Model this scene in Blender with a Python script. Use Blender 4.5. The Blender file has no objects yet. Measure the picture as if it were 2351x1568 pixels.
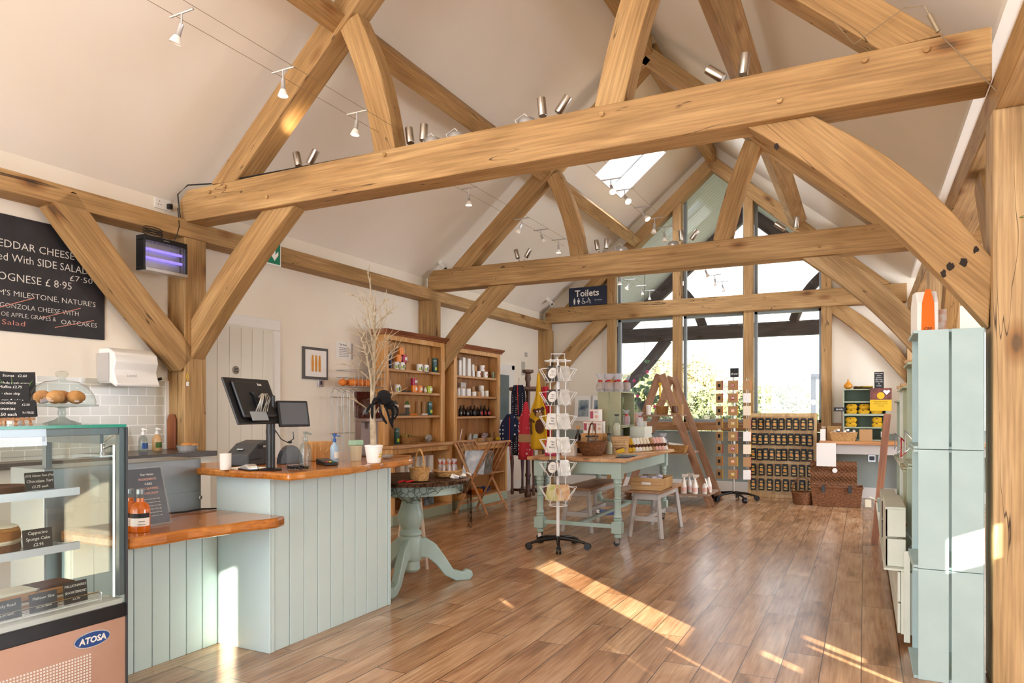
import bpy, bmesh, math, random
from mathutils import Vector, Matrix, Euler
random.seed(7)
R = math.radians
sc = bpy.context.scene
# ------------------------------------------------------------------ camera
YAW = math.atan((1985 - 1175.5) / 1616.0)
S_, C_ = math.sin(YAW), math.cos(YAW)
EYE = 1.35
cd = bpy.data.cameras.new('camera'); cam = bpy.data.objects.new('camera', cd)
sc.collection.objects.link(cam); sc.camera = cam
cd.sensor_width = 36.0; cd.lens = 36.0 * 1616 / 2351
cd.shift_y = (943 - 784) / 2351.0
cd.clip_start = 0.05; cd.clip_end = 500
cam.location = (0, 0, EYE); cam.rotation_euler = (R(90), 0, YAW)
# ------------------------------------------------------------------ view / world
sc.view_settings.view_transform = 'Standard'; sc.view_settings.look = 'None'
sc.view_settings.gamma = 1; sc.view_settings.use_curve_mapping = False
sc.view_settings.exposure = 0.34
sc.cycles.max_bounces = 8; sc.cycles.diffuse_bounces = 5; sc.cycles.glossy_bounces = 4
sc.cycles.transmission_bounces = 8; sc.cycles.transparent_max_bounces = 16
sc.cycles.sample_clamp_indirect = 6; sc.cycles.caustics_reflective = False; sc.cycles.caustics_refractive = False
try: sc.cycles.use_denoising = True
except Exception: pass

def lin(h):
    if not isinstance(h, str): return tuple(h) + (1,)
    v = [int(h[i:i+2], 16) / 255 for i in (0, 2, 4)]
    return tuple(x / 12.92 if x <= .04045 else ((x + .055) / 1.055) ** 2.4 for x in v) + (1,)

w = bpy.data.worlds.new('sky'); sc.world = w; w.use_nodes = True
nt = w.node_tree; nt.nodes.clear()
tc = nt.nodes.new('ShaderNodeTexCoord'); sp = nt.nodes.new('ShaderNodeSeparateXYZ')
nt.links.new(tc.outputs['Generated'], sp.inputs[0])
rp = nt.nodes.new('ShaderNodeValToRGB'); nt.links.new(sp.outputs['Z'], rp.inputs[0])
rp.color_ramp.elements[0].position = 0.0; rp.color_ramp.elements[0].color = lin('e4ecef')
rp.color_ramp.elements[1].position = 0.5; rp.color_ramp.elements[1].color = lin('e2ecf7')
e = rp.color_ramp.elements.new(0.06); e.color = lin('dde8ec')
e = rp.color_ramp.elements.new(0.14); e.color = lin('f2f5f6')
ns = nt.nodes.new('ShaderNodeTexNoise'); ns.inputs['Scale'].default_value = 3.2; ns.inputs['Detail'].default_value = 5
mp = nt.nodes.new('ShaderNodeMapping'); mp.inputs['Scale'].default_value = (1, 1, 4)
nt.links.new(tc.outputs['Generated'], mp.inputs[0]); nt.links.new(mp.outputs[0], ns.inputs['Vector'])
mr = nt.nodes.new('ShaderNodeMapRange'); mr.inputs['From Min'].default_value = .45; mr.inputs['From Max'].default_value = .7
mr.inputs['To Max'].default_value = .6
nt.links.new(ns.outputs[0], mr.inputs[0])
mx = nt.nodes.new('ShaderNodeMix'); mx.data_type = 'RGBA'; nt.links.new(mr.outputs[0], mx.inputs[0])
nt.links.new(rp.outputs[0], mx.inputs[6]); mx.inputs[7].default_value = lin('ffffff')
bg = nt.nodes.new('ShaderNodeBackground'); bg.inputs[1].default_value = 2.3
out = nt.nodes.new('ShaderNodeOutputWorld'); nt.links.new(mx.outputs[2], bg.inputs[0]); nt.links.new(bg.outputs[0], out.inputs[0])
# ------------------------------------------------------------------ sun, daylight and fill
SUN_EL = 17.0
def light(name, kind, energy, loc, d=None, size=(1, 1), col='ffffff', **kw):
    l = bpy.data.lights.new(name, kind); l.energy = energy; l.color = lin(col)[:3]
    if kind == 'AREA': l.shape = 'RECTANGLE'; l.size, l.size_y = size
    for k, v in kw.items(): setattr(l, k, v)
    o = bpy.data.objects.new(name, l); sc.collection.objects.link(o); o.location = loc
    if d is not None: o.rotation_euler = Vector(d).to_track_quat('-Z', 'Y').to_euler()
    return o
ce = math.cos(R(SUN_EL))
light('sun', 'SUN', 25.0, (6, -6, 5), (-.741 * ce, .671 * ce, -math.sin(R(SUN_EL))), col='ffefd6', angle=R(.25))
# added fill lamps behind the camera and at the side, daylight at rooflights
light('fill_back', 'AREA', 290, (-2.4, -3.85, 1.6), (0, 1, .12), (5.6, 2.5), 'ecf2ff')
light('fill_back_high', 'AREA', 80, (-2.3, -3.85, 3.7), (0, 1, -.05), (3.2, 1.4), 'ecf2ff')
light('fill_side', 'AREA', 110, (3.55, 4.3, 1.7), (-1, 0, .1), (2.2, 1.6), 'ecf2ff')
light('fill_side_far', 'AREA', 150, (3.55, 9.3, 1.7), (-1, 0, .1), (2.2, 1.6), 'ecf2ff')
light('daylight_rooflight', 'AREA', 130, (-3.42, 10.3, 5.56), (.64, 0, -.76), (1.3, .8), 'f3f7ff')
light('daylight_rooflight_near', 'AREA', 90, (-.72, -2.95, 5.45), (-.5, 0.1, -.8), (1.6, 1.0), 'fff6ec')

# ------------------------------------------------------------------ materials
def N(nt, t, **kw):
    n = nt.nodes.new('ShaderNode' + t)
    for k, v in kw.items():
        if k in n.inputs: n.inputs[k].default_value = v
        else: setattr(n, k, v)
    return n
def newmat(name):
    m = bpy.data.materials.new(name); m.use_nodes = True
    nt = m.node_tree; b = nt.nodes['Principled BSDF']
    return m, nt, b
def ramp(nt, fac, stops):
    r = N(nt, 'ValToRGB'); nt.links.new(fac, r.inputs[0]); el = r.color_ramp.elements
    el[0].position, el[0].color = stops[0][0], lin(stops[0][1])
    el[1].position, el[1].color = stops[-1][0], lin(stops[-1][1])
    for p, c in stops[1:-1]:
        x = el.new(p); x.color = lin(c)
    return r.outputs[0]
def mixc(nt, a, b, fac, mode='MIX'):
    m = N(nt, 'Mix'); m.data_type = 'RGBA'; m.blend_type = mode
    if hasattr(fac, 'links'): nt.links.new(fac, m.inputs[0])
    else: m.inputs[0].default_value = fac
    for i, v in ((6, a), (7, b)):
        if hasattr(v, 'links'): nt.links.new(v, m.inputs[i])
        else: m.inputs[i].default_value = lin(v)
    return m.outputs[2]
def flat(name, col, rough=.5, metal=0, var=None, scale=8, bump=0, alpha=1, coat=0, emit=0, trans=0, ior=1.45, sss=0):
    m, nt, b = newmat(name)
    b.inputs['Base Color'].default_value = lin(col); b.inputs['Roughness'].default_value = rough
    b.inputs['Metallic'].default_value = metal; b.inputs['Coat Weight'].default_value = coat
    b.inputs['Transmission Weight'].default_value = trans; b.inputs['IOR'].default_value = ior
    b.inputs['Alpha'].default_value = alpha
    if emit: b.inputs['Emission Color'].default_value = lin(col); b.inputs['Emission Strength'].default_value = emit
    if var or bump:
        t = N(nt, 'TexCoord'); n = N(nt, 'TexNoise', Scale=scale, Detail=4.0)
        nt.links.new(t.outputs['Object'], n.inputs['Vector'])
        if var: nt.links.new(ramp(nt, n.outputs[0], [(.35, col), (.65, var)]), b.inputs['Base Color'])
        if bump:
            n2 = N(nt, 'TexNoise', Scale=scale * 6, Detail=3.0); nt.links.new(t.outputs['Object'], n2.inputs['Vector'])
            bp = N(nt, 'Bump', Strength=bump, Distance=.004); nt.links.new(n2.outputs[0], bp.inputs['Height']); nt.links.new(bp.outputs[0], b.inputs['Normal'])
    return m
def wood(name, dark, mid, light_, axis=0, rough=.5, scale=1.0, knots=True, crack=False, coat=0, world=False):
    m, nt, b = newmat(name)
    t = N(nt, 'TexCoord'); oi = N(nt, 'ObjectInfo')
    off = N(nt, 'VectorMath', operation='SCALE'); off.inputs[0].default_value = (17, 31, 11)
    nt.links.new(oi.outputs['Random'], off.inputs['Scale'])
    add = N(nt, 'VectorMath', operation='ADD'); nt.links.new(t.outputs['Object'], add.inputs[0]); nt.links.new(off.outputs[0], add.inputs[1])
    def nz(lo, hi, sc_, det=4.0, dist=0.0):
        s = [hi] * 3; s[axis] = lo
        mp = N(nt, 'Mapping', Scale=tuple(v * scale for v in s)); nt.links.new(add.outputs[0], mp.inputs[0])
        n = N(nt, 'TexNoise', Scale=sc_, Detail=det, Distortion=dist); nt.links.new(mp.outputs[0], n.inputs['Vector']); return n.outputs[0]
    big = nz(.9, 4.0, 1.3, 3.0, .6); fine = nz(2.5, 75.0, 1.0, 6.0)
    c = ramp(nt, big, [(.28, dark), (.5, mid), (.72, light_)])
    f = ramp(nt, fine, [(.3, '8c7864'), (.66, 'ffffff')])
    c = mixc(nt, c, f, .5, 'MULTIPLY')
    if knots:
        v = N(nt, 'TexVoronoi', Scale=1.0); s = [3.4] * 3; s[axis] = 1.5
        mp = N(nt, 'Mapping', Scale=tuple(x * scale for x in s)); nt.links.new(add.outputs[0], mp.inputs[0]); nt.links.new(mp.outputs[0], v.inputs['Vector'])
        k = ramp(nt, v.outputs['Distance'], [(.05, '5a3c22'), (.09, 'c09c72'), (.2, 'ffffff')])
        c = mixc(nt, c, k, .75, 'MULTIPLY')
    if crack:
        n = nz(.35, 7.0, 1.0, 2.5, .3)
        k = ramp(nt, n, [(.4962, 'ffffff'), (.5, '3a2614'), (.5035, 'ffffff')])
        g = nz(.25, .6, 2.2, 1.0); gm = ramp(nt, g, [(.44, '000000'), (.5, 'ffffff')])
        c = mixc(nt, c, mixc(nt, 'ffffff', k, gm), 1.0, 'MULTIPLY')
    nt.links.new(c, b.inputs['Base Color']); b.inputs['Roughness'].default_value = rough; b.inputs['Coat Weight'].default_value = coat
    bp = N(nt, 'Bump', Strength=.25, Distance=.004); nt.links.new(fine, bp.inputs['Height']); nt.links.new(bp.outputs[0], b.inputs['Normal'])
    return m
def glassmat(name, tint='ffffff', refl=.08, rough=.0, body=0.0, bodycol='ffffff'):
    """clear sheet: lets daylight straight through, mirrors a little at grazing angles"""
    m = bpy.data.materials.new(name); m.use_nodes = True; nt = m.node_tree; nt.nodes.clear()
    tr = N(nt, 'BsdfTransparent', Color=lin(tint)); gl = N(nt, 'BsdfGlossy', Roughness=rough)
    lw = N(nt, 'LayerWeight', Blend=.5); pw = N(nt, 'Math', operation='POWER'); pw.inputs[1].default_value = 4; nt.links.new(lw.outputs['Facing'], pw.inputs[0])
    ma = N(nt, 'MapRange'); ma.inputs['To Min'].default_value = .035; ma.inputs['To Max'].default_value = .75; nt.links.new(pw.outputs[0], ma.inputs[0])
    mxs = N(nt, 'MixShader'); nt.links.new(ma.outputs[0], mxs.inputs[0])
    nt.links.new(tr.outputs[0], mxs.inputs[1]); nt.links.new(gl.outputs[0], mxs.inputs[2]); last = mxs.outputs[0]
    if body:
        df = N(nt, 'BsdfDiffuse', Color=lin(bodycol)); m2 = N(nt, 'MixShader'); m2.inputs[0].default_value = body
        nt.links.new(last, m2.inputs[1]); nt.links.new(df.outputs[0], m2.inputs[2]); last = m2.outputs[0]
    o = N(nt, 'OutputMaterial'); nt.links.new(last, o.inputs[0]); return m

M = {}
M['oak'] = wood('oak', 'a4814f', 'b8915d', 'c8a46f', 0, .68, crack=True)
M['oak_lit'] = wood('lit_oak', 'ad8d5f', 'c6a576', 'd4b689', 0, .68, crack=True)  # same oak, lighter to paint in the light on the right-hand timbers
M['oak_out'] = wood('weathered_oak', '423639', '52474a', '605557', 0, .75)
M['pine'] = wood('pine', 'c48a48', 'dda663', 'e8bb80', 2, .42)
M['pine_h'] = wood('pine_shelf', 'c08a55', 'd6a571', 'e2b88a', 1, .42)
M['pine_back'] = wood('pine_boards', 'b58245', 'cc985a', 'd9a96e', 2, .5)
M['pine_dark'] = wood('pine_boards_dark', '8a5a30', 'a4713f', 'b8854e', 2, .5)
M['crown'] = wood('crown_moulding', '7a4426', '96593a', 'a96d4a', 1, .4)
M['slab'] = wood('live_edge_slab', '9c5718', 'bd752b', 'd18f45', 1, .22, .8, coat=.4)
M['tabletop'] = wood('scrubbed_tabletop', 'b98858', 'd0a274', 'dcb58a', 0, .4)
M['seatwood'] = wood('stool_seat', '8d6240', 'aa7d55', 'bf9265', 1, .4)
M['beech'] = wood('beech', 'b47a4a', 'ca9263', 'd9a87c', 2, .45, knots=False)
M['dkwood'] = wood('dark_turned_wood', '3f2617', '5b3923', '70492f', 2, .45)
M['trestle'] = wood('trestle_wood', '8c6547', 'a98062', 'bd977a', 0, .65)
M['trestle_s'] = wood('trestle_shelf', '8f7560', 'b39a84', 'c7b29e', 0, .6)
M['rack'] = wood('peg_board_wood', 'c29a62', 'd9b57e', 'e4c492', 2, .5)
M['boxwood'] = wood('box_wood', 'b78a50', 'cfa468', 'dcb67e', 0, .5)
M['brownboard'] = wood('brown_board', '8a5536', 'a56a46', 'b57b56', 2, .5)
M['plaster'] = flat('plaster_wall', 'f4edde', .9, var='f0e8d8', scale=1.5, bump=.08)
M['ceil'] = flat('plaster_ceiling', 'f7f2e8', .9, var='f3eee2', scale=1.2, bump=.06)
M['wain'] = flat('green_wall_paint', 'a3afaa', .75, var='9ba8a3', scale=3)
M['white'] = flat('white_paint', 'efeee9', .4)
M['cream'] = flat('cream_paint', 'e6e3d6', .45)
M['green'] = flat('pale_green_paint', 'cbe2e4', .38, var='c6dedf', scale=2.5)
M['tgreen'] = flat('sage_paint', 'a6bbb1', .35, var='9fb5aa', scale=4)
M['pgreen'] = flat('pedestal_paint', 'aac3bf', .3, var='a4bdb8', scale=4)
M['plinth'] = flat('plinth_paint', 'a3b09a', .45)
M['crate_l'] = flat('crate_paint_blue_green', 'adc4c4', .5, var='a6bdbd', scale=5)
M['crate_o'] = flat('crate_paint_olive', 'a7b19a', .55, var='9ca791', scale=5)
M['crate_c'] = flat('crate_paint_cream', 'd6d9cb', .5, var='cdd1c2', scale=5)
M['crate_s'] = flat('crate_paint_sage', 'a9ab8a', .5, var='9ea183', scale=5)
M['grey'] = flat('grey_paint', 'b9b5b0', .45)
M['frame_grey'] = flat('grey_window_frame', '8e979c', .4)
M['black'] = flat('black_plastic', '17181a', .35)
M['satin'] = flat('satin_black', '0c0c0e', .25)
M['dkgrey'] = flat('dark_grey_plastic', '3b3f44', .4)
M['worktop'] = flat('dark_worktop', '3a3532', .3, var='5a534e', scale=180)
M['steel'] = flat('brushed_steel', 'b9b3aa', .28, 1)
M['chrome'] = flat('chrome', 'dddddd', .08, 1)
M['alu'] = flat('aluminium', 'c9ccd0', .35, .8)
M['greymetal'] = flat('grey_metal_sheet', '9aa4a9', .32, .6, var='8a949a', scale=1.2)
M['copper'] = flat('rose_steel', 'c3a08c', .3, .55, var='b8937c', scale=2)
M['wire'] = flat('white_wire', 'f0f1f0', .4)
M['wire_g'] = flat('grey_wire', 'a9a9a4', .35, .6)
M['paper'] = flat('white_paper', 'f1efea', .7)
M['slate'] = flat('chalkboard', '1b1a1c', .55, var='2f2d30', scale=3.5)
M['slate2'] = flat('slate_card', '232426', .6)
M['chalk'] = flat('chalk', 'd9d4cc', .9)
M['chalk_r'] = flat('red_chalk', 'd08f80', .9)
M['navy'] = flat('navy_sign', '1f2940', .5)
M['kraft'] = flat('kraft_card', 'b08a5e', .7)
M['glass'] = glassmat('window_glass')
M['cglass'] = glassmat('case_glass', 'f4f8f7')
M['jar'] = glassmat('bottle_glass', 'dfe6e4', body=.06, bodycol='e8eeee')
M['acrylic'] = glassmat('acrylic', 'f8fafa', body=.04)
M['amber'] = glassmat('amber_plastic', '9a5a44', body=.2, bodycol='5a2c20')
M['cello'] = glassmat('cellophane', 'f2f4f8', rough=.12, body=.28, bodycol='e6e8ee')
M['foil'] = flat('clear_card_sleeve', 'ccd2d2', .18, .7, var='f4f6f6', scale=14, bump=.5)
M['gedge'] = flat('green_glass_edge', '2f9a86', .15)
M['wicker'] = flat('wicker', 'b98a4e', .6, var='8d6230', scale=60, bump=.8)
M['wicker_d'] = flat('brown_wicker', '8a5a34', .6, var='5f3a20', scale=50, bump=.8)
M['wicker_l'] = flat('pale_wicker', 'cfa66c', .6, var='a97d48', scale=60, bump=.8)
M['orange'] = flat('orange_glaze', 'ee8a22', .25)
M['crimson'] = flat('crimson_glaze', 'a81c46', .25)
M['lime'] = flat('lime_glaze', 'b3c21c', .25)
M['ceramic'] = flat('white_ceramic', 'eeeae2', .2)
M['leaf'] = flat('leaf', '3c5a2a', .6, var='5d7a38', scale=20)
M['red'] = flat('red_ribbon', 'b01f24', .5)
M['tan'] = flat('baked_tan', 'cf9455', .8, var='b67c40', scale=40, bump=.6)
M['sponge'] = flat('sponge', '8a5a3c', .9, var='7a4c30', scale=40, bump=.5)
M['icing'] = flat('icing', 'ece0c8', .6)
M['yellow'] = flat('yellow_card', 'dcb41e', .6)
M['fabric_n'] = flat('navy_fabric', '1b2138', .85)
M['fabric_r'] = flat('red_fabric', 'c8323e', .85)
M['fabric_y'] = flat('yellow_fabric', 'd9a91c', .85)
M['brown'] = flat('brown_felt', '5a3520', .9)
M['purple'] = flat('purple_tie', '5d3f6a', .8)
m = bpy.data.materials.new('black_lace'); m.use_nodes = True; nt = m.node_tree; nt.nodes.clear(); M['lace'] = m
t = N(nt, 'TexCoord'); v = N(nt, 'TexVoronoi', Scale=22.0); v.feature = 'DISTANCE_TO_EDGE'; nt.links.new(t.outputs['Object'], v.inputs['Vector'])
r_ = N(nt, 'MapRange'); r_.inputs['From Max'].default_value = .09; r_.inputs['To Min'].default_value = .85; r_.inputs['To Max'].default_value = .22; nt.links.new(v.outputs['Distance'], r_.inputs[0])
tr = N(nt, 'BsdfTransparent'); df = N(nt, 'BsdfDiffuse', Color=lin('0b0a0c')); ms_ = N(nt, 'MixShader'); nt.links.new(r_.outputs[0], ms_.inputs[0]); nt.links.new(tr.outputs[0], ms_.inputs[1]); nt.links.new(df.outputs[0], ms_.inputs[2])
o_ = N(nt, 'OutputMaterial'); nt.links.new(ms_.outputs[0], o_.inputs[0])
M['felt'] = flat('black_felt', '0e0d10', .95, bump=.6, scale=30)
M['twig'] = flat('pale_twig', 'b9ac94', .8, var='9d8f76', scale=30)
M['lampglow'] = flat('lamp_glow', 'ffe2b8', .5, emit=14)
M['lampglass'] = flat('frosted_lamp', 'efe9df', .3)
M['blue_tube'] = flat('violet_tube', '8a78ff', .4, emit=1.3)
M['hedge'] = flat('hedge_leaves', '616d49', .9, var='8c946b', scale=6)
M['hedge2'] = flat('autumn_leaves', '7c7654', .9, var='a8a17b', scale=5)
M['grass'] = flat('grass', '83876f', .95, var='989b82', scale=1.5)
M['soffit'] = flat('soffit_boards', 'dad8da', .7)
M['whisky'] = flat('whisky', 'c8620e', .12, coat=.6)
M['teal'] = flat('teal_tin', '2e5a55', .3)
M['cable'] = flat('cable', '1a1a1a', .5)
M['pcable'] = flat('cord_wire', '9b8a70', .5, .5)
M['exitg'] = flat('exit_green', '0f7a5c', .4)
M['royal'] = flat('royal_blue', '1f4a8a', .35)
M['amberw'] = flat('honey_liquid', 'd8912c', .3)
M['green_liq'] = flat('green_glass', '2f6a3c', .15)
M['pinkp'] = flat('pale_pink_card', 'e6b7ac', .6)
M['bowl'] = flat('glazed_blue', '3d4f7a', .3)
M['greyk'] = flat('grey_knit', '5a5a54', .95, bump=.6, scale=60)
M['bottle_d'] = flat('dark_bottle', '1c1110', .12, coat=.5)
# oak floor planks
m, nt, b = newmat('floor_planks'); M['floor'] = m
t = N(nt, 'TexCoord'); mp = N(nt, 'Mapping', Rotation=(0, 0, R(90)), Location=(0.1, .016, 0)); nt.links.new(t.outputs['Object'], mp.inputs[0])
br = N(nt, 'TexBrick', Scale=1.0); br.offset = .37; br.inputs['Color1'].default_value = (0, 0, 0, 1); br.inputs['Color2'].default_value = (1, 1, 1, 1)
br.inputs['Mortar'].default_value = (.5, .5, .5, 1); br.inputs['Mortar Size'].default_value = .0026; br.inputs['Mortar Smooth'].default_value = .1
br.inputs['Brick Width'].default_value = 1.22; br.inputs['Row Height'].default_value = .19
nt.links.new(mp.outputs[0], br.inputs['Vector'])
rnd = N(nt, 'SeparateColor'); nt.links.new(br.outputs['Color'], rnd.inputs[0])
mm = N(nt, 'Math', operation='MULTIPLY'); mm.inputs[1].default_value = 37; nt.links.new(rnd.outputs[0], mm.inputs[0])
def fl_noise(sx, sy, s, det, dist):
    mp2 = N(nt, 'Mapping', Scale=(sx, sy, 1)); nt.links.new(t.outputs['Object'], mp2.inputs[0])
    n = N(nt, 'TexNoise', Scale=s, Detail=det, Distortion=dist); n.noise_dimensions = '4D'
    nt.links.new(mp2.outputs[0], n.inputs['Vector']); nt.links.new(mm.outputs[0], n.inputs['W']); return n.outputs[0]
g1 = fl_noise(6, 1.5, 1.0, 5, .5); g2 = fl_noise(60, 3, 1.0, 4, .2)
c = ramp(nt, g1, [(.27, '80603f'), (.4, 'bb926c'), (.6, 'd8b48e'), (.8, 'e8ceaf')])
c = mixc(nt, c, ramp(nt, g2, [(.3, 'a58f80'), (.65, 'ffffff')]), .65, 'MULTIPLY')
c = mixc(nt, c, ramp(nt, rnd.outputs[0], [(0, 'ddd2c8'), (1, 'ffffff')]), 1, 'MULTIPLY')
c = mixc(nt, c, '4a3020', br.outputs['Fac'])
nt.links.new(c, b.inputs['Base Color'])
rr = ramp(nt, g1, [(.3, '8c8c8c'), (.7, '7a7a7a')]); nt.links.new(rr, b.inputs['Roughness'])
b.inputs['Specular IOR Level'].default_value = .85
bp = N(nt, 'Bump', Strength=.12, Distance=.002); nt.links.new(g2, bp.inputs['Height']); nt.links.new(bp.outputs[0], b.inputs['Normal'])
# brick-bond wall tiles
m, nt, b = newmat('metro_tiles'); M['tiles'] = m
t = N(nt, 'TexCoord'); sx = N(nt, 'SeparateXYZ'); cb = N(nt, 'CombineXYZ'); nt.links.new(t.outputs['Object'], sx.inputs[0])
nt.links.new(sx.outputs['Y'], cb.inputs['X']); nt.links.new(sx.outputs['Z'], cb.inputs['Y'])
br = N(nt, 'TexBrick', Scale=1.0); br.inputs['Color1'].default_value = lin('c2c0b0'); br.inputs['Color2'].default_value = lin('c9c6b7')
br.inputs['Mortar'].default_value = lin('ece8df'); br.inputs['Mortar Size'].default_value = .0035; br.inputs['Brick Width'].default_value = .16; br.inputs['Row Height'].default_value = .082
nt.links.new(cb.outputs[0], br.inputs['Vector']); nt.links.new(br.outputs['Color'], b.inputs['Base Color']); b.inputs['Roughness'].default_value = .2

# ------------------------------------------------------------------ mesh helpers
class B:
    """collects shapes; make() links them as ONE mesh object"""
    def __init__(s): s.bm = bmesh.new()
    def _x(s, vs, mat):
        if mat is not None: bmesh.ops.transform(s.bm, matrix=mat, verts=vs)
        return s
    def box(s, x0, x1, y0, y1, z0, z1, mat=None):
        v = [s.bm.verts.new(p) for p in ((x0,y0,z0),(x1,y0,z0),(x1,y1,z0),(x0,y1,z0),(x0,y0,z1),(x1,y0,z1),(x1,y1,z1),(x0,y1,z1))]
        for f in ((0,3,2,1),(4,5,6,7),(0,1,5,4),(1,2,6,5),(2,3,7,6),(3,0,4,7)): s.bm.faces.new([v[i] for i in f])
        return s._x(v, mat)
    def cbox(s, c, d, rot=None):
        mt = Matrix.Translation(c) @ (Euler(rot).to_matrix().to_4x4() if rot else Matrix())
        return s.box(-d[0]/2, d[0]/2, -d[1]/2, d[1]/2, -d[2]/2, d[2]/2, mt)
    def prism(s, pts, a0, a1, axis='z'):
        """pts 2D polygon; extruded along axis. x: pts=(y,z)  y: pts=(x,z)  z: pts=(x,y)"""
        def P(p, a): return {'x': (a, p[0], p[1]), 'y': (p[0], a, p[1]), 'z': (p[0], p[1], a)}[axis]
        lo = [s.bm.verts.new(P(p, a0)) for p in pts]; hi = [s.bm.verts.new(P(p, a1)) for p in pts]; n = len(pts)
        s.bm.faces.new(lo[::-1]); s.bm.faces.new(hi)
        for i in range(n): s.bm.faces.new((lo[i], lo[(i+1)%n], hi[(i+1)%n], hi[i]))
        return s
    def lathe(s, prof, n=20, o=(0, 0, 0), cap=True, mat=None):
        rings = []
        for r, z in prof:
            rings.append([s.bm.verts.new((o[0]+r*math.cos(2*math.pi*i/n), o[1]+r*math.sin(2*math.pi*i/n), o[2]+z)) for i in range(n)])
        for a, b_ in zip(rings, rings[1:]):
            for i in range(n): s.bm.faces.new((a[i], a[(i+1)%n], b_[(i+1)%n], b_[i]))
        if cap: s.bm.faces.new(rings[0][::-1]); s.bm.faces.new(rings[-1])
        return s._x([v for r_ in rings for v in r_], mat)
    def tube(s, pts, r, n=6, closed=False):
        pts = [Vector(p) for p in pts]; rings = []; m = len(pts)
        for i, p in enumerate(pts):
            a = pts[(i-1) % m] if closed else pts[max(i-1, 0)]; c = pts[(i+1) % m] if closed else pts[min(i+1, m-1)]
            d = (c - a).normalized() if (c - a).length > 1e-9 else Vector((0, 0, 1))
            up = Vector((0, 0, 1)) if abs(d.z) < .92 else Vector((1, 0, 0))
            u = d.cross(up).normalized(); v = d.cross(u)
            rr = r[i] if isinstance(r, (list, tuple)) else r
            rings.append([s.bm.verts.new(p + u*rr*math.cos(2*math.pi*k/n) + v*rr*math.sin(2*math.pi*k/n)) for k in range(n)])
        prs = list(zip(rings, rings[1:])) + ([(rings[-1], rings[0])] if closed else [])
        for a, b_ in prs:
            for i in range(n): s.bm.faces.new((a[i], a[(i+1)%n], b_[(i+1)%n], b_[i]))
        if not closed: s.bm.faces.new(rings[0][::-1]); s.bm.faces.new(rings[-1])
        return s
    def cyl(s, p0, p1, r, n=12, r2=None): return s.tube([p0, p1], [r, r if r2 is None else r2], n)
    def ball(s, c, r, sc_=(1, 1, 1), seg=12, rough=0):
        before = set(s.bm.verts)
        bmesh.ops.create_uvsphere(s.bm, u_segments=seg, v_segments=max(6, seg*2//3), radius=r)
        vs = [v for v in s.bm.verts if v not in before]
        for v in vs:
            k = 1 + (random.uniform(-rough, rough) if rough else 0)
            v.co = Vector((v.co.x*sc_[0]*k + c[0], v.co.y*sc_[1]*k + c[1], v.co.z*sc_[2]*k + c[2]))
        return s
    def grid(s, f, nu, nv, closed_u=False):
        V = [[s.bm.verts.new(f(i/(nu if closed_u else nu-1), j/(nv-1))) for j in range(nv)] for i in range(nu)]
        for i in range(nu if closed_u else nu-1):
            for j in range(nv-1):
                s.bm.faces.new((V[i][j], V[(i+1)%nu][j], V[(i+1)%nu][j+1], V[i][j+1]))
        return s
    def make(s, name, mat, parent=None, loc=(0,0,0), rz=0, rot=None, smooth=False, bevel=0, label=None, cat=None, group=None, kind=None, solid=0, sub=0):
        bmesh.ops.recalc_face_normals(s.bm, faces=s.bm.faces)
        me = bpy.data.meshes.new(name); s.bm.to_mesh(me); s.bm.free()
        mats = mat if isinstance(mat, list) else [mat]
        for mt in mats: me.materials.append(M[mt] if isinstance(mt, str) else mt)
        o = bpy.data.objects.new(name, me); sc.collection.objects.link(o)
        if smooth:
            for p in me.polygons: p.use_smooth = True
            if smooth != 'all':
                try: me.set_sharp_from_angle(angle=R(38))
                except Exception: pass
        o.location = loc; o.rotation_euler = rot if rot else (0, 0, rz)
        if parent is not None: o.parent = parent
        if bevel:
            md = o.modifiers.new('bevel', 'BEVEL'); md.width = bevel; md.segments = 2; md.limit_method = 'ANGLE'
        if solid:
            md = o.modifiers.new('solid', 'SOLIDIFY'); md.thickness = solid
        if sub:
            md = o.modifiers.new('sub', 'SUBSURF'); md.levels = sub; md.render_levels = sub
        tag(o, label, cat, group, kind); return o
def tag(o, label=None, cat=None, group=None, kind=None):
    if label: o['label'] = label
    if cat: o['category'] = cat
    if group: o['group'] = group
    if kind: o['kind'] = kind
    return o
def thing(name, label, cat, loc=(0, 0, 0), rz=0, group=None, rot=None):
    o = bpy.data.objects.new(name, None); sc.collection.objects.link(o); o.empty_display_size = .05
    o.location = loc; o.rotation_euler = rot if rot else (0, 0, rz); return tag(o, label, cat, group)
KIDS = {}
def clone(o, loc=None, rz=None, label=None, group=None, parent=None, rot=None):
    c = o.copy(); sc.collection.objects.link(c)
    if parent is not None: c.parent = parent
    if loc is not None: c.location = loc
    if rz is not None: c.rotation_euler = (0, 0, rz)
    if rot is not None: c.rotation_euler = rot
    if label: c['label'] = label
    if group: c['group'] = group
    for ch in [k for k in list(sc.collection.objects) if k.parent is o]: clone(ch, parent=c)
    return c
TX = {}
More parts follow.
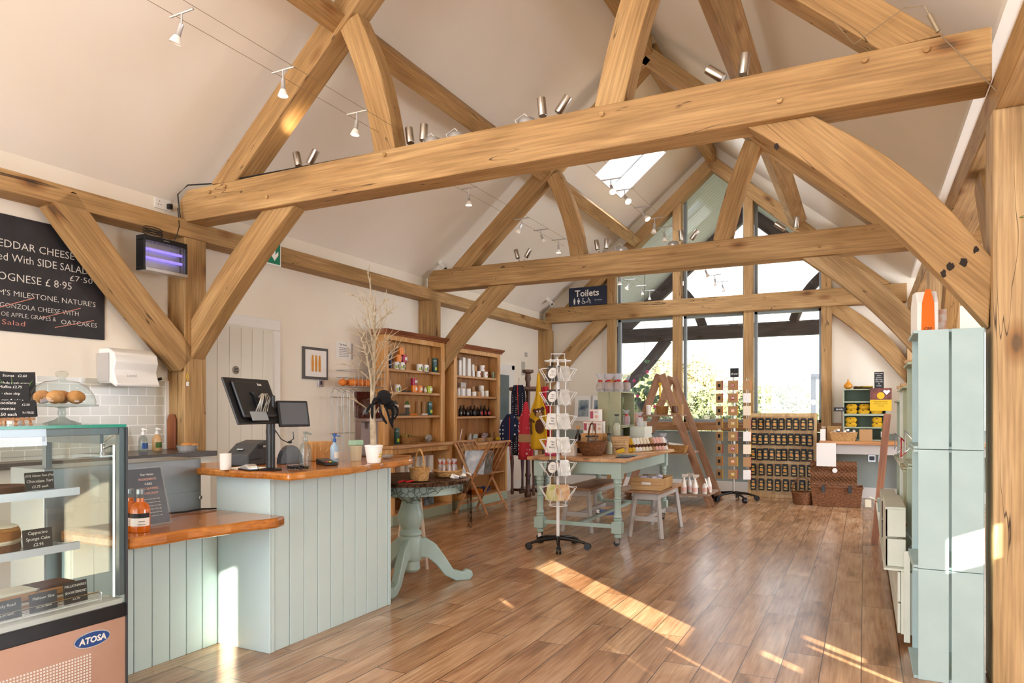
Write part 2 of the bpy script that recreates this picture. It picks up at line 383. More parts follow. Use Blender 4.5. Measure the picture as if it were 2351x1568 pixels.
def text(parent, s, pos, size, mat, right=(1, 0, 0), up=(0, 0, 1), name='lettering', align='CENTER', shear=0, squeeze=1, bold=0, **kw):
    key = (s, size, align, shear, bold, mat)
    if key not in TX:
        cu = bpy.data.curves.new(name, 'FONT'); cu.body = s; cu.size = size; cu.align_x = align; cu.align_y = 'CENTER'
        cu.extrude = .0004; cu.shear = shear; cu.offset = bold; cu.resolution_u = 2
        to = bpy.data.objects.new(name, cu); sc.collection.objects.link(to)
        bpy.context.view_layer.update()
        me = bpy.data.meshes.new_from_object(to); bpy.data.objects.remove(to)
        me.materials.clear(); me.materials.append(M[mat]); TX[key] = me
    o = bpy.data.objects.new(name, TX[key]); sc.collection.objects.link(o); o.parent = parent
    r = Vector(right).normalized(); u = Vector(up).normalized(); n = r.cross(u).normalized()
    mt = Matrix((r*squeeze, u, n)).transposed().to_4x4(); mt.translation = Vector(pos)
    o.matrix_local = mt; tag(o, **kw); return o
# where a sight line at a given bearing meets a real plane (walls, shelves, tops measured in metres)
def _ray(px, py): t = (px - 1175.5) / 1616; return (t*C_ - S_, t*S_ + C_, (943 - py) / 1616)
def on_z(px, py, z=0.0):
    r = _ray(px, py); k = (z - EYE) / r[2]; return (r[0]*k, r[1]*k, z)
def on_x(px, x, py=943):
    r = _ray(px, py); k = x / r[0]; return (x, r[1]*k, EYE + r[2]*k)
def on_y(px, y, py=943):
    r = _ray(px, py); k = y / r[1]; return (r[0]*k, y, EYE + r[2]*k)
ORD = ['first', 'second', 'third', 'fourth', 'fifth', 'sixth', 'seventh', 'eighth', 'ninth', 'tenth', 'eleventh', 'twelfth']
# ================================================================== THE SHELL
YN, YF = -4.0, 12.0          # near and far ends of the hall
XL, XR = -5.42, 3.6          # plaster of the long walls
RX = -2.27                   # ridge line
def struct(name, b, mat, **kw): return b.make(name, mat, kind='structure', **kw)
struct('floor', B().box(-5.7, 3.8, -4.3, 12.25, -.1, 0), 'floor')
cz = lambda x: 3.18 + .84 * ((x - XL) if x < RX else (2*RX - x - XL))   # underside of the plaster slope
# left slope with a rooflight opening
def slope(x0, x1, y0, y1, t=.12): return [(x0, cz(x0)), (x1, cz(x1)), (x1, cz(x1)+t), (x0, cz(x0)+t)]
SK = (-3.52, -2.78, 9.7, 10.95)
cl = B()
for (x0, x1, y0, y1) in ((XL-.15, RX, YN-.2, SK[2]), (XL-.15, SK[0], SK[2], SK[3]), (SK[1], RX, SK[2], SK[3]), (XL-.15, RX, SK[3], YF+.33)):
    cl.prism(slope(x0, x1, y0, y1), y0, y1, 'y')
struct('ceiling', cl, 'ceil')
SN = (-1.5, -.7, -3.4, -2.5)
cl = B()
for (x0, x1, y0, y1) in ((RX, .7, YN-.2, SN[2]), (RX, SN[0], SN[2], SN[3]), (SN[1], .7, SN[2], SN[3]), (RX, .7, SN[3], YF+.33)):
    cl.prism(slope(x0, x1, y0, y1), y0, y1, 'y')
struct('ceiling.001', cl, 'ceil')
struct('ceiling.002', B().box(.62, XR+.15, YN-.2, YF+.33, 3.34, 3.46), 'ceil')
# rooflight reveals, frame and pane
def rooflight(n, q):
    x0, x1, y0, y1 = q; d = .3
    nx, nz = (-.64, .76) if x0 < RX else (.64, .76)
    rv = B()
    def wallq(xa, ya, xb, yb, t):
        a = Vector((xa, ya, cz(xa))); b_ = Vector((xb, yb, cz(xb))); u = Vector((nx, 0, nz)) * d; k = Vector(t) * .02
        vs = [rv.bm.verts.new(p) for p in (a, b_, b_+u, a+u, a+k, b_+k, b_+u+k, a+u+k)]
        for f in ((0,1,2,3),(7,6,5,4),(0,4,5,1),(1,5,6,2),(2,6,7,3),(3,7,4,0)): rv.bm.faces.new([vs[i] for i in f])
    wallq(x0, y0, x1, y0, (0, 1, 0)); wallq(x0, y1, x1, y1, (0, -1, 0)); wallq(x0, y0, x0, y1, (1, 0, 0)); wallq(x1, y0, x1, y1, (-1, 0, 0))
    w_ = struct('window_%d' % n, rv, 'white')
    a = Vector((x0, 0, cz(x0))) + Vector((nx, 0, nz))*d; b_ = Vector((x1, 0, cz(x1))) + Vector((nx, 0, nz))*d
    c = (a + b_)/2; L = (b_ - a).length; ang = math.atan2(-(b_-a).z, (b_-a).x)
    B().box(-L/2, L/2, y0, y1, 0, .012).make('pane', 'glass', w_, loc=c, rot=(0, ang, 0))
    f = B()
    for (p, q_, r_, s_) in ((-L/2-.05, L/2+.05, y0-.05, y0+.06), (-L/2-.05, L/2+.05, y1-.06, y1+.05), (-L/2-.05, -L/2+.06, y0, y1), (L/2-.06, L/2+.05, y0, y1)): f.box(p, q_, r_, s_, -.05, .07)
    f.make('window_frame', 'frame_grey', w_, loc=c, rot=(0, ang, 0))
rooflight(7, SK); rooflight(8, SN)
struct('wall_left', B().box(XL-.15, XL, YN-.2, YF+.33, 0, 3.3), 'plaster')
# right wall: added side windows, and added slots shaped to throw the sun patches
def wall_x(name, x0, x1, y0, y1, z0, z1, holes):
    """wall normal to x with rectangular openings (y0,y1,z0,z1)"""
    b = B(); ys = sorted({y0, y1, *[h[0] for h in holes], *[h[1] for h in holes]})
    for a, c in zip(ys, ys[1:]):
        hs = sorted([(h[2], h[3]) for h in holes if h[0] <= a + 1e-6 and h[1] >= c - 1e-6]); z = z0
        for lo, hi in hs:
            if lo > z: b.box(x0, x1, a, c, z, lo)
            z = hi
        if z < z1: b.box(x0, x1, a, c, z, z1)
    return struct(name, b, 'plaster')
sd = Vector((-.741, .671)); tE = math.tan(R(SUN_EL))
def slot(px, py):            # sun patch on the floor at (px,py): which y, z of the right wall lets it in
    s = (XR - px) / .741; return (py - .671*s, s*tE)
HOLES = [(3.2, 5.4, .9, 2.5), (8.2, 10.4, .9, 2.5)]  # unseen side windows, added to go with the side fill lamps
SLOTS = []
def fl_(px, py): return on_z(px, py)[:2]
for (a, b_, wd) in (((-2.55, 5.72), (-.95, 4.18), .40), (fl_(1355, 1313), fl_(1476, 1366), .035), (fl_(1345, 1272), fl_(1440, 1302), .03), (fl_(1340, 1284), fl_(1420, 1306), .03),
                    (fl_(1519, 1485), fl_(1674, 1568), .06), (fl_(1370, 1470), fl_(1510, 1560), .04), (fl_(1825, 1478), fl_(1985, 1528), .12), (fl_(1722, 1522), fl_(1830, 1566), .12), (fl_(1135, 1378), fl_(1180, 1390), .08),
                    ((-3.4, 3.06), (-2.85, 2.41), .14)):
    (ya, za), (yb, zb) = slot(*a), slot(*b_); y = (ya + yb)/2
    SLOTS.append((y - wd/2 - .0, y + wd/2, min(za, zb), 3.28 if a[0] < -3.3 else max(za, zb)))
SLOTS.sort()
SLOTS.append((1.02, 1.30, 1.88, 2.06)); SLOTS.append((.78, .86, 1.35, 1.62)); SLOTS.sort()
ok = []
for h in SLOTS:
    if ok and h[0] < ok[-1][1] + .02: h = (ok[-1][1] + .03, ok[-1][1] + .03 + (h[1]-h[0]), h[2], h[3])
    ok.append(h)
wr = wall_x('wall_right', XR, XR+.04, YN-.2, YF+.33, 0, 3.5, HOLES + [h for h in ok if h[1] < 2.9])
for i, h in enumerate(HOLES + [h for h in ok if h[1] < 2.9]):
    struct('window_%d' % (20+i), B().box(XR+.045, XR+.05, *h), 'glass')  # panes of the added side windows and sun-shaping slots
# added unseen wall, blocks the low sun from the two wide side windows
struct('wall_sun_block', B().box(6.0, 6.3, -.3, 12.0, -.12, 4.4), 'plaster')
# back wall behind the camera, mostly glazed
bw = B().box(XL-.15, XR+.15, YN-.15, YN, 2.9, 3.3).box(XL-.15, -5.1, YN-.15, YN, 0, 2.9).box(.4, XR+.15, YN-.15, YN, 0, 3.5)
bw.prism([(XL, 3.3), (.7, 3.3), (.7, 3.4), (RX+.02, cz(RX)), (XL, 3.22)], YN-.15, YN, 'y')
struct('wall_back', bw, 'plaster')
g = struct('window_9', B().box(-5.1, .4, YN-.1, YN-.09, 0, 2.9), 'glass')
f = B()
for x in (-5.1, -3.75, -2.4, -1.05, .33): f.box(x, x+.07, YN-.14, YN-.02, 0, 2.9)
f.make('window_frame', 'frame_grey', g)
# far gable wall: plaster either side of the glazing, green below the sill
GY = YF + .13
GX0, GX1 = -3.98, -.50       # glazed width
fw = B().box(XL-.15, -4.05, GY, GY+.2, 1.0, 3.3).box(GX1+.03, 1.25, GY, GY+.2, 1.0, 3.5).box(2.2, XR+.15, GY, GY+.2, 1.0, 3.5).box(1.25, 2.2, GY, GY+.2, 2.55, 3.5)
fw.prism([(XL-.1, 3.3), (-4.05, 3.3), (-4.05, cz(-4.05)+.05), (XL-.1, cz(XL)+.02)], GY, GY+.2, 'y')
fw.prism([(GX1+.03, 3.5), (.8, 3.5), (.8, 3.51), (GX1+.03, cz(GX1)+.05)], GY, GY+.2, 'y')
# sloping strips above the rafters
zr = lambda x: 3.24 + .9*((x+4.90) if x < RX else (2*RX - x + 4.90))
fw.prism([(-4.05, zr(-4.05)-.02), (RX, zr(RX)-.02), (RX, cz(RX)+.05), (-4.05, cz(-4.05)+.05)], GY, GY+.2, 'y')
fw.prism([(RX, zr(RX)-.02), (GX1+.03, zr(GX1)-.02), (GX1+.03, cz(GX1)+.05), (RX, cz(RX)+.05)], GY, GY+.2, 'y')
struct('wall_far', fw, 'plaster')
struct('wall_far.001', B().box(XL-.15, XR+.15, GY, GY+.2, 0, 1.0), 'wain')
struct('baseboard_far', B().box(-5.2, XR, GY-.02, GY, 0, .17), 'white', bevel=.005)
struct('baseboard_left', B().box(XL, XL+.018, 4.4, 6.7, 0, .15).box(XL, XL+.018, 9.8, 11.9, 0, .15), 'white')
struct('trim_1', B().box(-4.12, GX1+.2, YF-.06, GY+.03, 1.02, 1.16), wood('sill_oak', '8a6038', 'a87a4c', 'bb8f60', 0, .6), bevel=.006)
# glazed gable: one pane per bay, each with its grey frame
gpx = [-4.02, -2.85, -1.69, -.53]
wn = 1
for a, b_ in zip(gpx, gpx[1:]):
    a += .07; b_ -= .07
    for (z0, z1, kind) in ((1.16, 2.98, 'low'), (3.22, None, 'up')):
        if kind == 'low': poly = [(a, z0), (b_, z0), (b_, z1), (a, z1)]
        else:
            top = lambda x: zr(x) - .16
            poly = [(a, z0), (b_, z0), (b_, top(b_))] + ([(RX, top(RX))] if a < RX < b_ else []) + [(a, top(a))]
        p = struct('window_%d' % wn, B().prism(poly, GY+.05, GY+.056, 'y'), 'glass'); wn += 1
        f = B()
        n = len(poly)
        for i in range(n):
            q, r_ = Vector(poly[i]), Vector(poly[(i+1) % n]); d = (r_-q); L = d.length
            if L < .02: continue
            ang = math.atan2(d.y, d.x); mt = Matrix.Translation((q.x, GY+.05, q.y)) @ Matrix.Rotation(-ang, 4, 'Y')
            f.box(0, L, -.035, .035, -.005, .045, mt)
        f.make('window_frame', 'frame_grey', p)
o = struct('window_10', B().box(1.25, 2.2, GY+.08, GY+.09, 1.0, 2.55), 'glass')
B().box(1.25, 2.2, GY+.05, GY+.12, 1.0, 1.06).box(1.25, 2.2, GY+.05, GY+.12, 2.49, 2.55).box(1.25, 1.31, GY+.05, GY+.12, 1.0, 2.55).box(2.14, 2.2, GY+.05, GY+.12, 1.0, 2.55).make('window_frame', 'frame_grey', o)
# left door
dr = struct('door_1', B().box(XL+.005, XL+.04, 4.47, 5.31, 0, 2.17), 'cream')
gr = B()
for i in range(6): gr.box(XL+.04, XL+.046, 4.48+.14*i, 4.48+.14*i+.128, .02, 2.15)
gr.make('door_panel', 'cream', dr, bevel=.003)
B().lathe([(.04, 0), (.04, .004)], 20).make('name_disc', flat('brushed_disc', '8f8375', .4, .4), dr, loc=(XL+.047, *on_x(533, XL, 850)[1:]), rot=(0, R(90), 0))
text(dr, 'Staff\nOnly', (XL+.053, *on_x(533, XL, 850)[1:]), .026, 'slate2', right=(0, 1, 0))
struct('trim_2', B().box(XL, XL+.03, 5.31, 5.43, 0, 2.17).box(XL, XL+.03, 4.36, 4.47, 0, 2.17).box(XL, XL+.03, 4.36, 5.43, 2.17, 2.28), 'white', bevel=.008)
struct('trim_3', B().box(XL, XL+.012, 2.2, 4.12, 1.02, 1.605), 'tiles')
struct('trim_4', B().box(XL, XL+.02, 4.095, 4.13, 1.02, 1.61), 'white')
struct('door_2', B().box(XL+.005, XL+.04, 9.96, 10.75, 0, 2.05), 'white')
B().box(XL+.04, XL+.046, 10.08, 10.62, 1.2, 1.95).make('pane', flat('dark_door_pane', '5f7478', .15), bpy.data.objects['door_2'])
struct('trim_5', B().box(XL, XL+.035, 9.86, 9.96, 0, 2.12).box(XL, XL+.035, 10.75, 10.85, 0, 2.12).box(XL, XL+.035, 9.86, 10.85, 2.05, 2.13), 'white')

# ================================================================== OAK FRAME
def timber(name, p0, p1, wd, dp, label, mat='oak', nrm=(0, 1, 0), bow=0, cat='beam', group=None, bev=.008, ends=None):
    """a beam from p0 to p1 (centre line); wd across nrm, dp along nrm. bow bulges sideways"""
    p0, p1 = Vector(p0), Vector(p1); x = (p1-p0).normalized(); n = Vector(nrm).normalized(); y = n.cross(x).normalized(); n = x.cross(y)
    L = (p1-p0).length; b = B(); k = 10 if bow else 1
    rings = []
    for i in range(k+1):
        t = i/k; o = bow*math.sin(math.pi*t)
        xs = L*t
        e0 = e1 = 0
        if ends: e0 = ends[0][0]*(1-t) + ends[1][0]*t; e1 = ends[0][1]*(1-t) + ends[1][1]*t
        rings.append([b.bm.verts.new(v) for v in ((xs+e0, -wd/2+o, -dp/2), (xs+e1, wd/2+o, -dp/2), (xs+e1, wd/2+o, dp/2), (xs+e0, -wd/2+o, dp/2))])
    for r0, r1 in zip(rings, rings[1:]):
        for i in range(4): b.bm.faces.new((r0[i], r0[(i+1)%4], r1[(i+1)%4], r1[i]))
    b.bm.faces.new(rings[0][::-1]); b.bm.faces.new(rings[-1])
    o = b.make(name, mat, bevel=bev, label=label, cat=cat, group=group)
    mt = Matrix((x, y, n)).transposed().to_4x4(); mt.translation = p0; o.matrix_world = mt
    return o
def pegs(parent, pts):
    mi = parent.matrix_world.inverted()
    b = B()
    for p in pts: b.cyl(mi @ Vector(p), mi @ (Vector(p) + Vector((0, -.018, 0))), .014, 10, .012)
    b.make('oak_peg', 'oak', parent)
BENT = [(4.13, 'near'), (7.98, 'middle'), (11.9, 'far')]
ZT0, ZT1 = 2.97, 3.24
for yf, nm in BENT:
    ym = yf + .11; far = nm == 'far'
    o = B().prism([(-5.28, 2.99), (-5.28, 3.15), (-5.19, 3.24), (.56, 3.24), (.56, 2.97), (-5.2, 2.97)], -.12, .10, 'y').make('tie_beam', 'oak', loc=(0, ym+.02, 0), bevel=.01,
        label=f'long horizontal oak tie beam spanning the {nm} roof truss', cat='beam')
    b = B()
    for x, z in ((-4.9, 3.18), (-4.72, 3.2), (-4.25, 3.05), (-3.1, 3.2), (-1.45, 3.18), (-.42, 3.06), (.28, 3.18), (.0, 3.19)): b.cyl((x, -.12, z), (x, -.138, z), .015, 10)
    b.make('oak_peg', 'oak', o)
    timber('oak_post', (-5.31, ym, 0), (-5.31, ym, 2.84), .22, .22, f'upright oak post against the left wall under the {nm} tie beam', cat='post', nrm=(0, 1, 0))
    timber('oak_post', (.69 if nm != 'near' else .70, ym, 0), (.69 if nm != 'near' else .70, ym, 2.82), .26 if nm != 'near' else .28, .24, f'upright oak post on the right under the {nm} tie beam', 'oak_lit', cat='post')
    # knee braces
    timber('knee_brace', (-5.2, ym+.02, 1.965), (-4.195, ym+.02, 2.97), .24, .14, f'diagonal oak knee brace left of the {nm} truss, post to tie beam', cat='brace', bow=-.03, ends=((.12, -.12), (-.12, .12)))
    timber('knee_brace', (.56, ym+.02, 1.935), (-.425, ym+.02, 2.97), .25, .14, f'curved oak knee brace right of the {nm} truss, post to tie beam', 'oak_lit' if nm == 'middle' else 'oak', cat='brace', bow=.07, ends=((-.12, .12), (.12, -.12)))
    # principal rafters
    for sx, side in ((1, 'left'), (-1, 'right')):
        X = lambda x: x if sx == 1 else 2*RX - x
        timber('principal_rafter', (X(-4.757), ym, 3.238), (X(RX-.0), ym, 5.476), .2, .2, f'sloping oak rafter on the {side} of the {nm} truss', cat='rafter', ends=((-.1, .1) if sx == 1 else (.1, -.1), (.0, .0)))
        if not far:
            timber('queen_strut', (X(-3.12), ym, 3.22), (X(-3.46), ym, 4.28), .19, .16, f'leaning oak strut on the {side} half of the {nm} tie beam', cat='strut', bow=(.05 if sx == 1 else -.03), ends=None)
kb = bpy.data.objects['knee_brace.001']; mi_ = kb.matrix_world.inverted()
for (kx, ky, kr) in ((2240, 573, .014), (2213, 602, .02), (2183, 612, .018), (2166, 628, .014), (1783, 336, .014)):
    q = on_y(kx, 4.189, ky); b = B(); rk = random.Random(kx)
    b.bm.faces.new([b.bm.verts.new(mi_ @ Vector((q[0] + kr*(.6+rk.random()*.7)*math.cos(a*.698), q[1], q[2] + kr*(.8+rk.random()*1.1)*math.sin(a*.698)))) for a in range(9)])
    b.make('dark_knot', flat('knot_stain', '2a2018', .8) if 'knot_stain' not in bpy.data.materials else bpy.data.materials['knot_stain'], kb)
# wall plates, braces to the plates
timber('wall_plate', (-5.31, YN, 2.915), (-5.31, 12.05, 2.915), .22, .15, 'long oak wall plate running the length of the left wall', nrm=(0, 0, 1))
timber('wall_plate', (.69, YN, 2.91), (.69, 12.0, 2.91), .24, .18, 'oak plate running away along the right side posts', nrm=(0, 0, 1))
timber('plate_brace', (-5.27, 4.18, 1.77), (-5.27, 3.1, 2.9), .24, .14, 'oak brace crossing the chalkboard corner from post to wall plate', nrm=(1, 0, 0), cat='brace', bow=.03)
timber('plate_brace', (.69, 4.3, 1.85), (.69, 5.3, 2.84), .24, .12, 'oak brace rising behind the near right post to the plate', nrm=(1, 0, 0), cat='brace', bow=-.04)
timber('plate_brace', (.69, 7.95, 1.85), (.69, 6.95, 2.84), .24, .12, 'oak brace rising toward the camera at the middle right post', nrm=(1, 0, 0), cat='brace', bow=.04)
timber('aisle_beam', (.8, 8.09, 3.05), (3.6, 8.09, 3.05), .22, .22, 'short oak beam in the side aisle beyond the right post')
timber('aisle_rail', (.8, 8.09, 2.45), (3.6, 8.09, 2.45), .14, .14, 'slim oak rail below the side aisle beam')
# purlins and ridge by bay
for (y0, y1, nm) in ((YN, 4.16, 'near'), (4.32, 8.0, 'middle'), (8.18, 11.93, 'far')):
    timber('ridge_beam', (RX, y0, 5.58), (RX, y1, 5.58), .15, .22, f'oak ridge beam at the roof top of the {nm} bay', nrm=(0, 0, 1))
    for sx, side in ((1, 'left'), (-1, 'right')):
        x = -3.6 if sx == 1 else 2*RX + 3.6
        timber('purlin', (x, y0, 4.33), (x, y1, 4.33), .16, .22, f'oak purlin on the {side} roof slope of the {nm} bay', nrm=(-.67*sx, 0, .74))
# gable posts
for i, x in enumerate(gpx):
    z1 = zr(x) - .15
    timber('gable_post', (x, 12.0, 0 if i in (0, 3) else 1.1), (x, 12.0, 2.99), .15, .13, f'oak window post under the far tie beam, {ORD[i]} from left', cat='post')
    timber('gable_post', (x, 12.0, 3.22), (x, 12.0, z1), .15, .13, f'oak window post above the far tie beam, {ORD[i]} from left', cat='post')
# ------------------------------------------------------------------ outside: porch frame, hedges, field
YP = 15.85
timber('porch_tie_beam', (-5.3, YP, 3.08), (.8, YP, 3.08), .3, .2, 'weathered tie beam of the porch frame outside the window', 'oak_out', cat='beam')
for sx, side in ((1, 'left'), (-1, 'right')):
    X = lambda x: x if sx == 1 else 2*RX - x
    timber('porch_post', (X(-5.25), YP, 0), (X(-5.25), YP, 3.0), .2, .2, f'weathered porch post on the {side} outside the window', 'oak_out', cat='post')
    timber('porch_rafter', (X(-5.2), YP, 3.1), (X(RX), YP, 5.65), .26, .16, f'weathered porch rafter on the {side} beyond the glass', 'oak_out', cat='rafter')
    timber('porch_brace', (X(-5.15), YP, 1.75), (X(-4.0), YP, 2.98), .24, .12, f'weathered porch brace on the {side} under the outside beam', 'oak_out', cat='brace', bow=.05*sx)
    timber('porch_strut', (X(-3.2), YP, 3.2), (X(-3.95), YP, 4.3), .2, .12, f'curved weathered strut on the {side} half of the porch beam', 'oak_out', cat='strut', bow=.12*sx)
sf = B()
for i in range(26):
    y = 12.36 + i*.145
    sf.prism([(XL-.3, cz(XL-.3)-.02), (RX, cz(RX)-.02), (RX, cz(RX)+.05), (XL-.3, cz(XL-.3)+.05)], y, y+.135, 'y')
sf.prism([(XL-.3, cz(XL-.3)+.05), (RX, cz(RX)+.05), (RX, cz(RX)+.09), (XL-.3, cz(XL-.3)+.09)], 12.34, 16.1, 'y')
q_ = 2*RX - XL
for i in range(26):
    y = 12.36 + i*.145
    sf.prism([(q_+.3, cz(q_+.3)-.02), (RX, cz(RX)-.02), (RX, cz(RX)+.05), (q_+.3, cz(q_+.3)+.05)], y, y+.135, 'y')
sf.prism([(q_+.3, cz(q_+.3)+.05), (RX, cz(RX)+.05), (RX, cz(RX)+.09), (q_+.3, cz(q_+.3)+.09)], 12.34, 16.1, 'y')
sf.make('porch_soffit', 'soffit', label='white boarded porch roof soffit outside the gable window', cat='soffit')
B().box(-60, 60, 12.3, 120, -.25, -.12).make('ground', 'grass', kind='structure')
B().box(-60, 60, -40, -4.3, -.25, -.12).make('ground.001', 'grass', kind='structure')
def bush(x, y, r, h, mat, label, seed=0, name='hedge_bush'):
    rnd = random.Random(seed); root = thing(name, label, 'bush', (x, y, -.12), group='hedge bushes beyond the porch')
    b = B()
    for i in range(24):
        a = rnd.uniform(0, 6.28); q = rnd.uniform(0, 1)**.5; z = rnd.uniform(.25, .85)*h
        rr = rnd.uniform(.25, .45)*r*(1.15 - z/h*.5)
        b.ball((math.cos(a)*r*q*(1-z/h*.4), math.sin(a)*r*q*.6, z), rr, (1, 1, .85), 12, .12)
    lf = bmesh.new()
    vs = [v.co.copy() for v in b.bm.verts]
    for v in vs:
        for _ in range(7):
            p = v + Vector((rnd.gauss(0, .12), rnd.gauss(0, .12), rnd.gauss(0, .12)))*r*.5
            s = rnd.uniform(.03, .07)*max(1, r*.45); u = Vector((rnd.uniform(-1, 1), rnd.uniform(-1, 1), rnd.uniform(-1, 1))).normalized()*s; w_ = u.orthogonal().normalized()*s*.6
            q = [b.bm.verts.new(p+k) for k in (u, w_, -u, -w_)]; b.bm.faces.new(q)
    b.make('foliage', mat, root)
    B().cyl((0, 0, 0), (0, 0, h*.5), .08*r, 8).make('stem', 'twig', root)
for i, (px, y, r, h, mt) in enumerate(((1455, 23, 1.7, 2.6, 'hedge'), (1530, 27, 2.2, 3.4, 'hedge2'), (1595, 22.5, 1.4, 2.1, 'hedge'), (1650, 31, 2.4, 3.0, 'hedge2'), (1700, 24.5, 1.5, 2.0, 'hedge'),
                                       (1745, 35, 2.4, 2.6, 'hedge2'), (1800, 27.5, 1.9, 2.4, 'hedge'), (1850, 40, 2.6, 2.0, 'hedge2'), (1430, 19, .9, 1.7, 'hedge'), (1625, 19, 1.1, 1.3, 'hedge'), (1770, 20.5, 1.1, 1.1, 'hedge'))):
    x = on_y(px, y)[0]
    bush(x, y, r, h, mt, ['broad green', 'tall autumn-toned', 'rounded green', 'pale feathery', 'small green', 'pale low', 'wide olive', 'distant pale', 'leafy left-hand', 'low front', 'short front'][i] + ' bush seen through the gable window, ' + ORD[i] + ' in the hedge', i)
hl = B()
for i in range(40):
    x = -60 + i*3; hl.ball((x, 90 + 6*math.sin(i), -.2), 3.0, (1.2, .6, .55+.3*math.sin(i*1.7)), 10, .08)
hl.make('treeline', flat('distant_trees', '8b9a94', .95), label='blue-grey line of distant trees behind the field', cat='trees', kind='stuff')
g = thing('garden_gate', 'grey metal gate frame standing outside the last window pane', 'gate', (on_y(1876, 13.5)[0], 13.5, -.12))
B().box(-.1, -.02, -.03, .03, 0, 1.95+.12).box(-.1, .6, -.03, .03, 1.9+.12, 2.0+.12).box(.52, .6, -.03, .03, 0, 2.0+.12).box(-.1, .6, -.03, .03, 0.1, .18).make('gate_frame', flat('gate_grey', '70777c', .4), g)
B().lathe([(.05, 0), (.05, .01)], 16).make('sticker', 'white', g, loc=(-.06, -.031, 1.62), rot=(R(90), 0, 0))
# ================================================================== COUNTERS AND DISPLAY CASE
def boards(b, x, y0, y1, z0, z1, n, t=.014, gap=.004, ax='x', sgn=1):
    wdt = (y1-y0)/n
    for i in range(n):
        a, c = y0 + i*wdt + gap/2, y0 + (i+1)*wdt - gap/2
        if ax == 'x': b.box(min(x, x+sgn*t), max(x, x+sgn*t), a, c, z0, z1)
        else: b.box(a, c, min(x, x+sgn*t), max(x, x+sgn*t), z0, z1)
    return b
def slabpoly(outline, n=60, amp=.012, seed=3, edge=range(0, 99)):
    """live edge: wander the chosen sides of an outline"""
    rnd = random.Random(seed); out = []
    for i, p in enumerate(outline):
        q = outline[(i+1) % len(outline)]; L = math.hypot(q[0]-p[0], q[1]-p[1])
        out.append(p)
        if i in edge:
            k = max(2, int(L/.05)); nx, ny = (q[1]-p[1])/L, -(q[0]-p[0])/L
            ph = rnd.uniform(0, 6)
            for j in range(1, k):
                t = j/k; d = amp*(math.sin(t*L*11+ph) + .5*math.sin(t*L*29+ph*2))*math.sin(math.pi*min(1, t*6, (1-t)*6)/2)
                out.append((p[0]+(q[0]-p[0])*t+nx*d, p[1]+(q[1]-p[1])*t+ny*d))
    return out
# low counter
t = thing('low_counter', 'low pale green boarded counter beside the glass display case', 'counter', (0, 0, 0))
boards(B(), -3.371, 2.05, 2.886, 0, .72, 8).make('front_panel', 'green', t, bevel=.003)
B().box(-3.44, -3.372, 2.05, 2.886, 0, .72).make('carcass', 'green', t)
o = B().prism(slabpoly([(-3.45, 2.884), (-3.45, 2.045), (-3.0, 2.045), (-2.955, 2.06), (-2.88, 2.5), (-2.80, 2.80), (-2.83, 2.884)], edge=(3, 4), amp=.008), 0, .055).make('worktop', 'slab', t, loc=(0, 0, .722), bevel=.014)
# high counter
t = thing('till_counter', 'tall pale green boarded till counter with a live edge wooden top', 'counter', (0, 0, 0))
b = boards(B(), -2.972, 2.932, 3.984, 0, .975, 9)
b.box(-3.37, -2.953, 2.890, 2.905, 0, .975).box(-3.0, -2.953, 2.9055, 2.93, 0, .975).box(-3.0, -2.953, 3.986, 4.012, 0, .975)
b.make('front_panel', 'green', t, bevel=.003)
B().box(-3.36, -2.975, 2.906, 4.0, 0.02, .97).make('carcass', 'green', t)
o = B().prism(slabpoly([(-3.75, 2.86), (-3.2, 2.80), (-2.71, 2.79), (-2.68, 3.2), (-2.73, 3.6), (-2.79, 4.02), (-3.02, 4.36), (-3.75, 4.5)][::1], edge=(1, 2, 3, 4, 5), amp=.010, seed=8), 0, .042).make('worktop', 'slab', t, loc=(0, 0, .978), bevel=.013)
TC = 1.021
# back bench with sink
t = thing('sink_bench', 'dark speckled worktop with sink along the left wall', 'worktop', (0, 0, 0))
B().box(XL+.001, -4.78, 1.2, 4.11, .98, 1.02).make('worktop', 'worktop', t, bevel=.004)
B().box(XL+.001, -4.84, 1.2, 4.09, 0, .979).make('cupboard_front', 'cream', t)
B().box(-5.3, -4.92, 2.55, 3.3, 1.0201, 1.024).make('sink_rim', 'chrome', t)
p = on_x(318, -5.12)
o = thing('mixer_tap', 'chrome lever tap standing on the sink behind the display case', 'tap', (-5.2, 3.40, 1.0205))
B().lathe([(.024, 0), (.024, .012), (.017, .02), (.018, .07), (.021, .085), (.014, .1)], 16).make('tap_body', 'chrome', o, smooth=True)
B().tube([(0, 0, .035), (.05, .02, .06), (.1, .05, .075), (.12, .06, .06)], .009, 8).make('spout', 'chrome', o, smooth=True)
B().tube([(0, 0, .09), (.04, .02, .12), (.09, .045, .15)], [.009, .008, .006], 8).make('lever', 'chrome', o, smooth=True)
def pump(name, label, loc, body, cap, r=.032, h=.13, liquid=None, grp=None, lab=None):
    t = thing(name, label, 'bottle', loc, group=grp)
    B().lathe([(r*.92, 0), (r, .006), (r, h*.72), (r*.8, h*.88), (r*.35, h), (r*.33, h+.008)], 18).make('bottle_body', body, t, smooth=True)
    B().lathe([(r*.42, h+.006), (r*.42, h+.028), (.006, h+.03), (.006, h+.05)], 12).cyl((0, 0, h+.052), (.045, 0, h+.046), .006, 8).lathe([(.012, h+.046), (.014, h+.06)], 10).make('pump_head', cap, t, smooth=True)
    if liquid: B().lathe([(r*.9, .004), (r*.93, .006), (r*.93, h*.5)], 18).make('liquid', liquid, t, smooth=True)
    if lab: B().grid(lambda u, v: ((r+.0008)*math.cos(-.9+u*1.8), (r+.0008)*math.sin(-.9+u*1.8), h*(.2+.35*v)), 8, 2).make('label', lab, t)
    return t
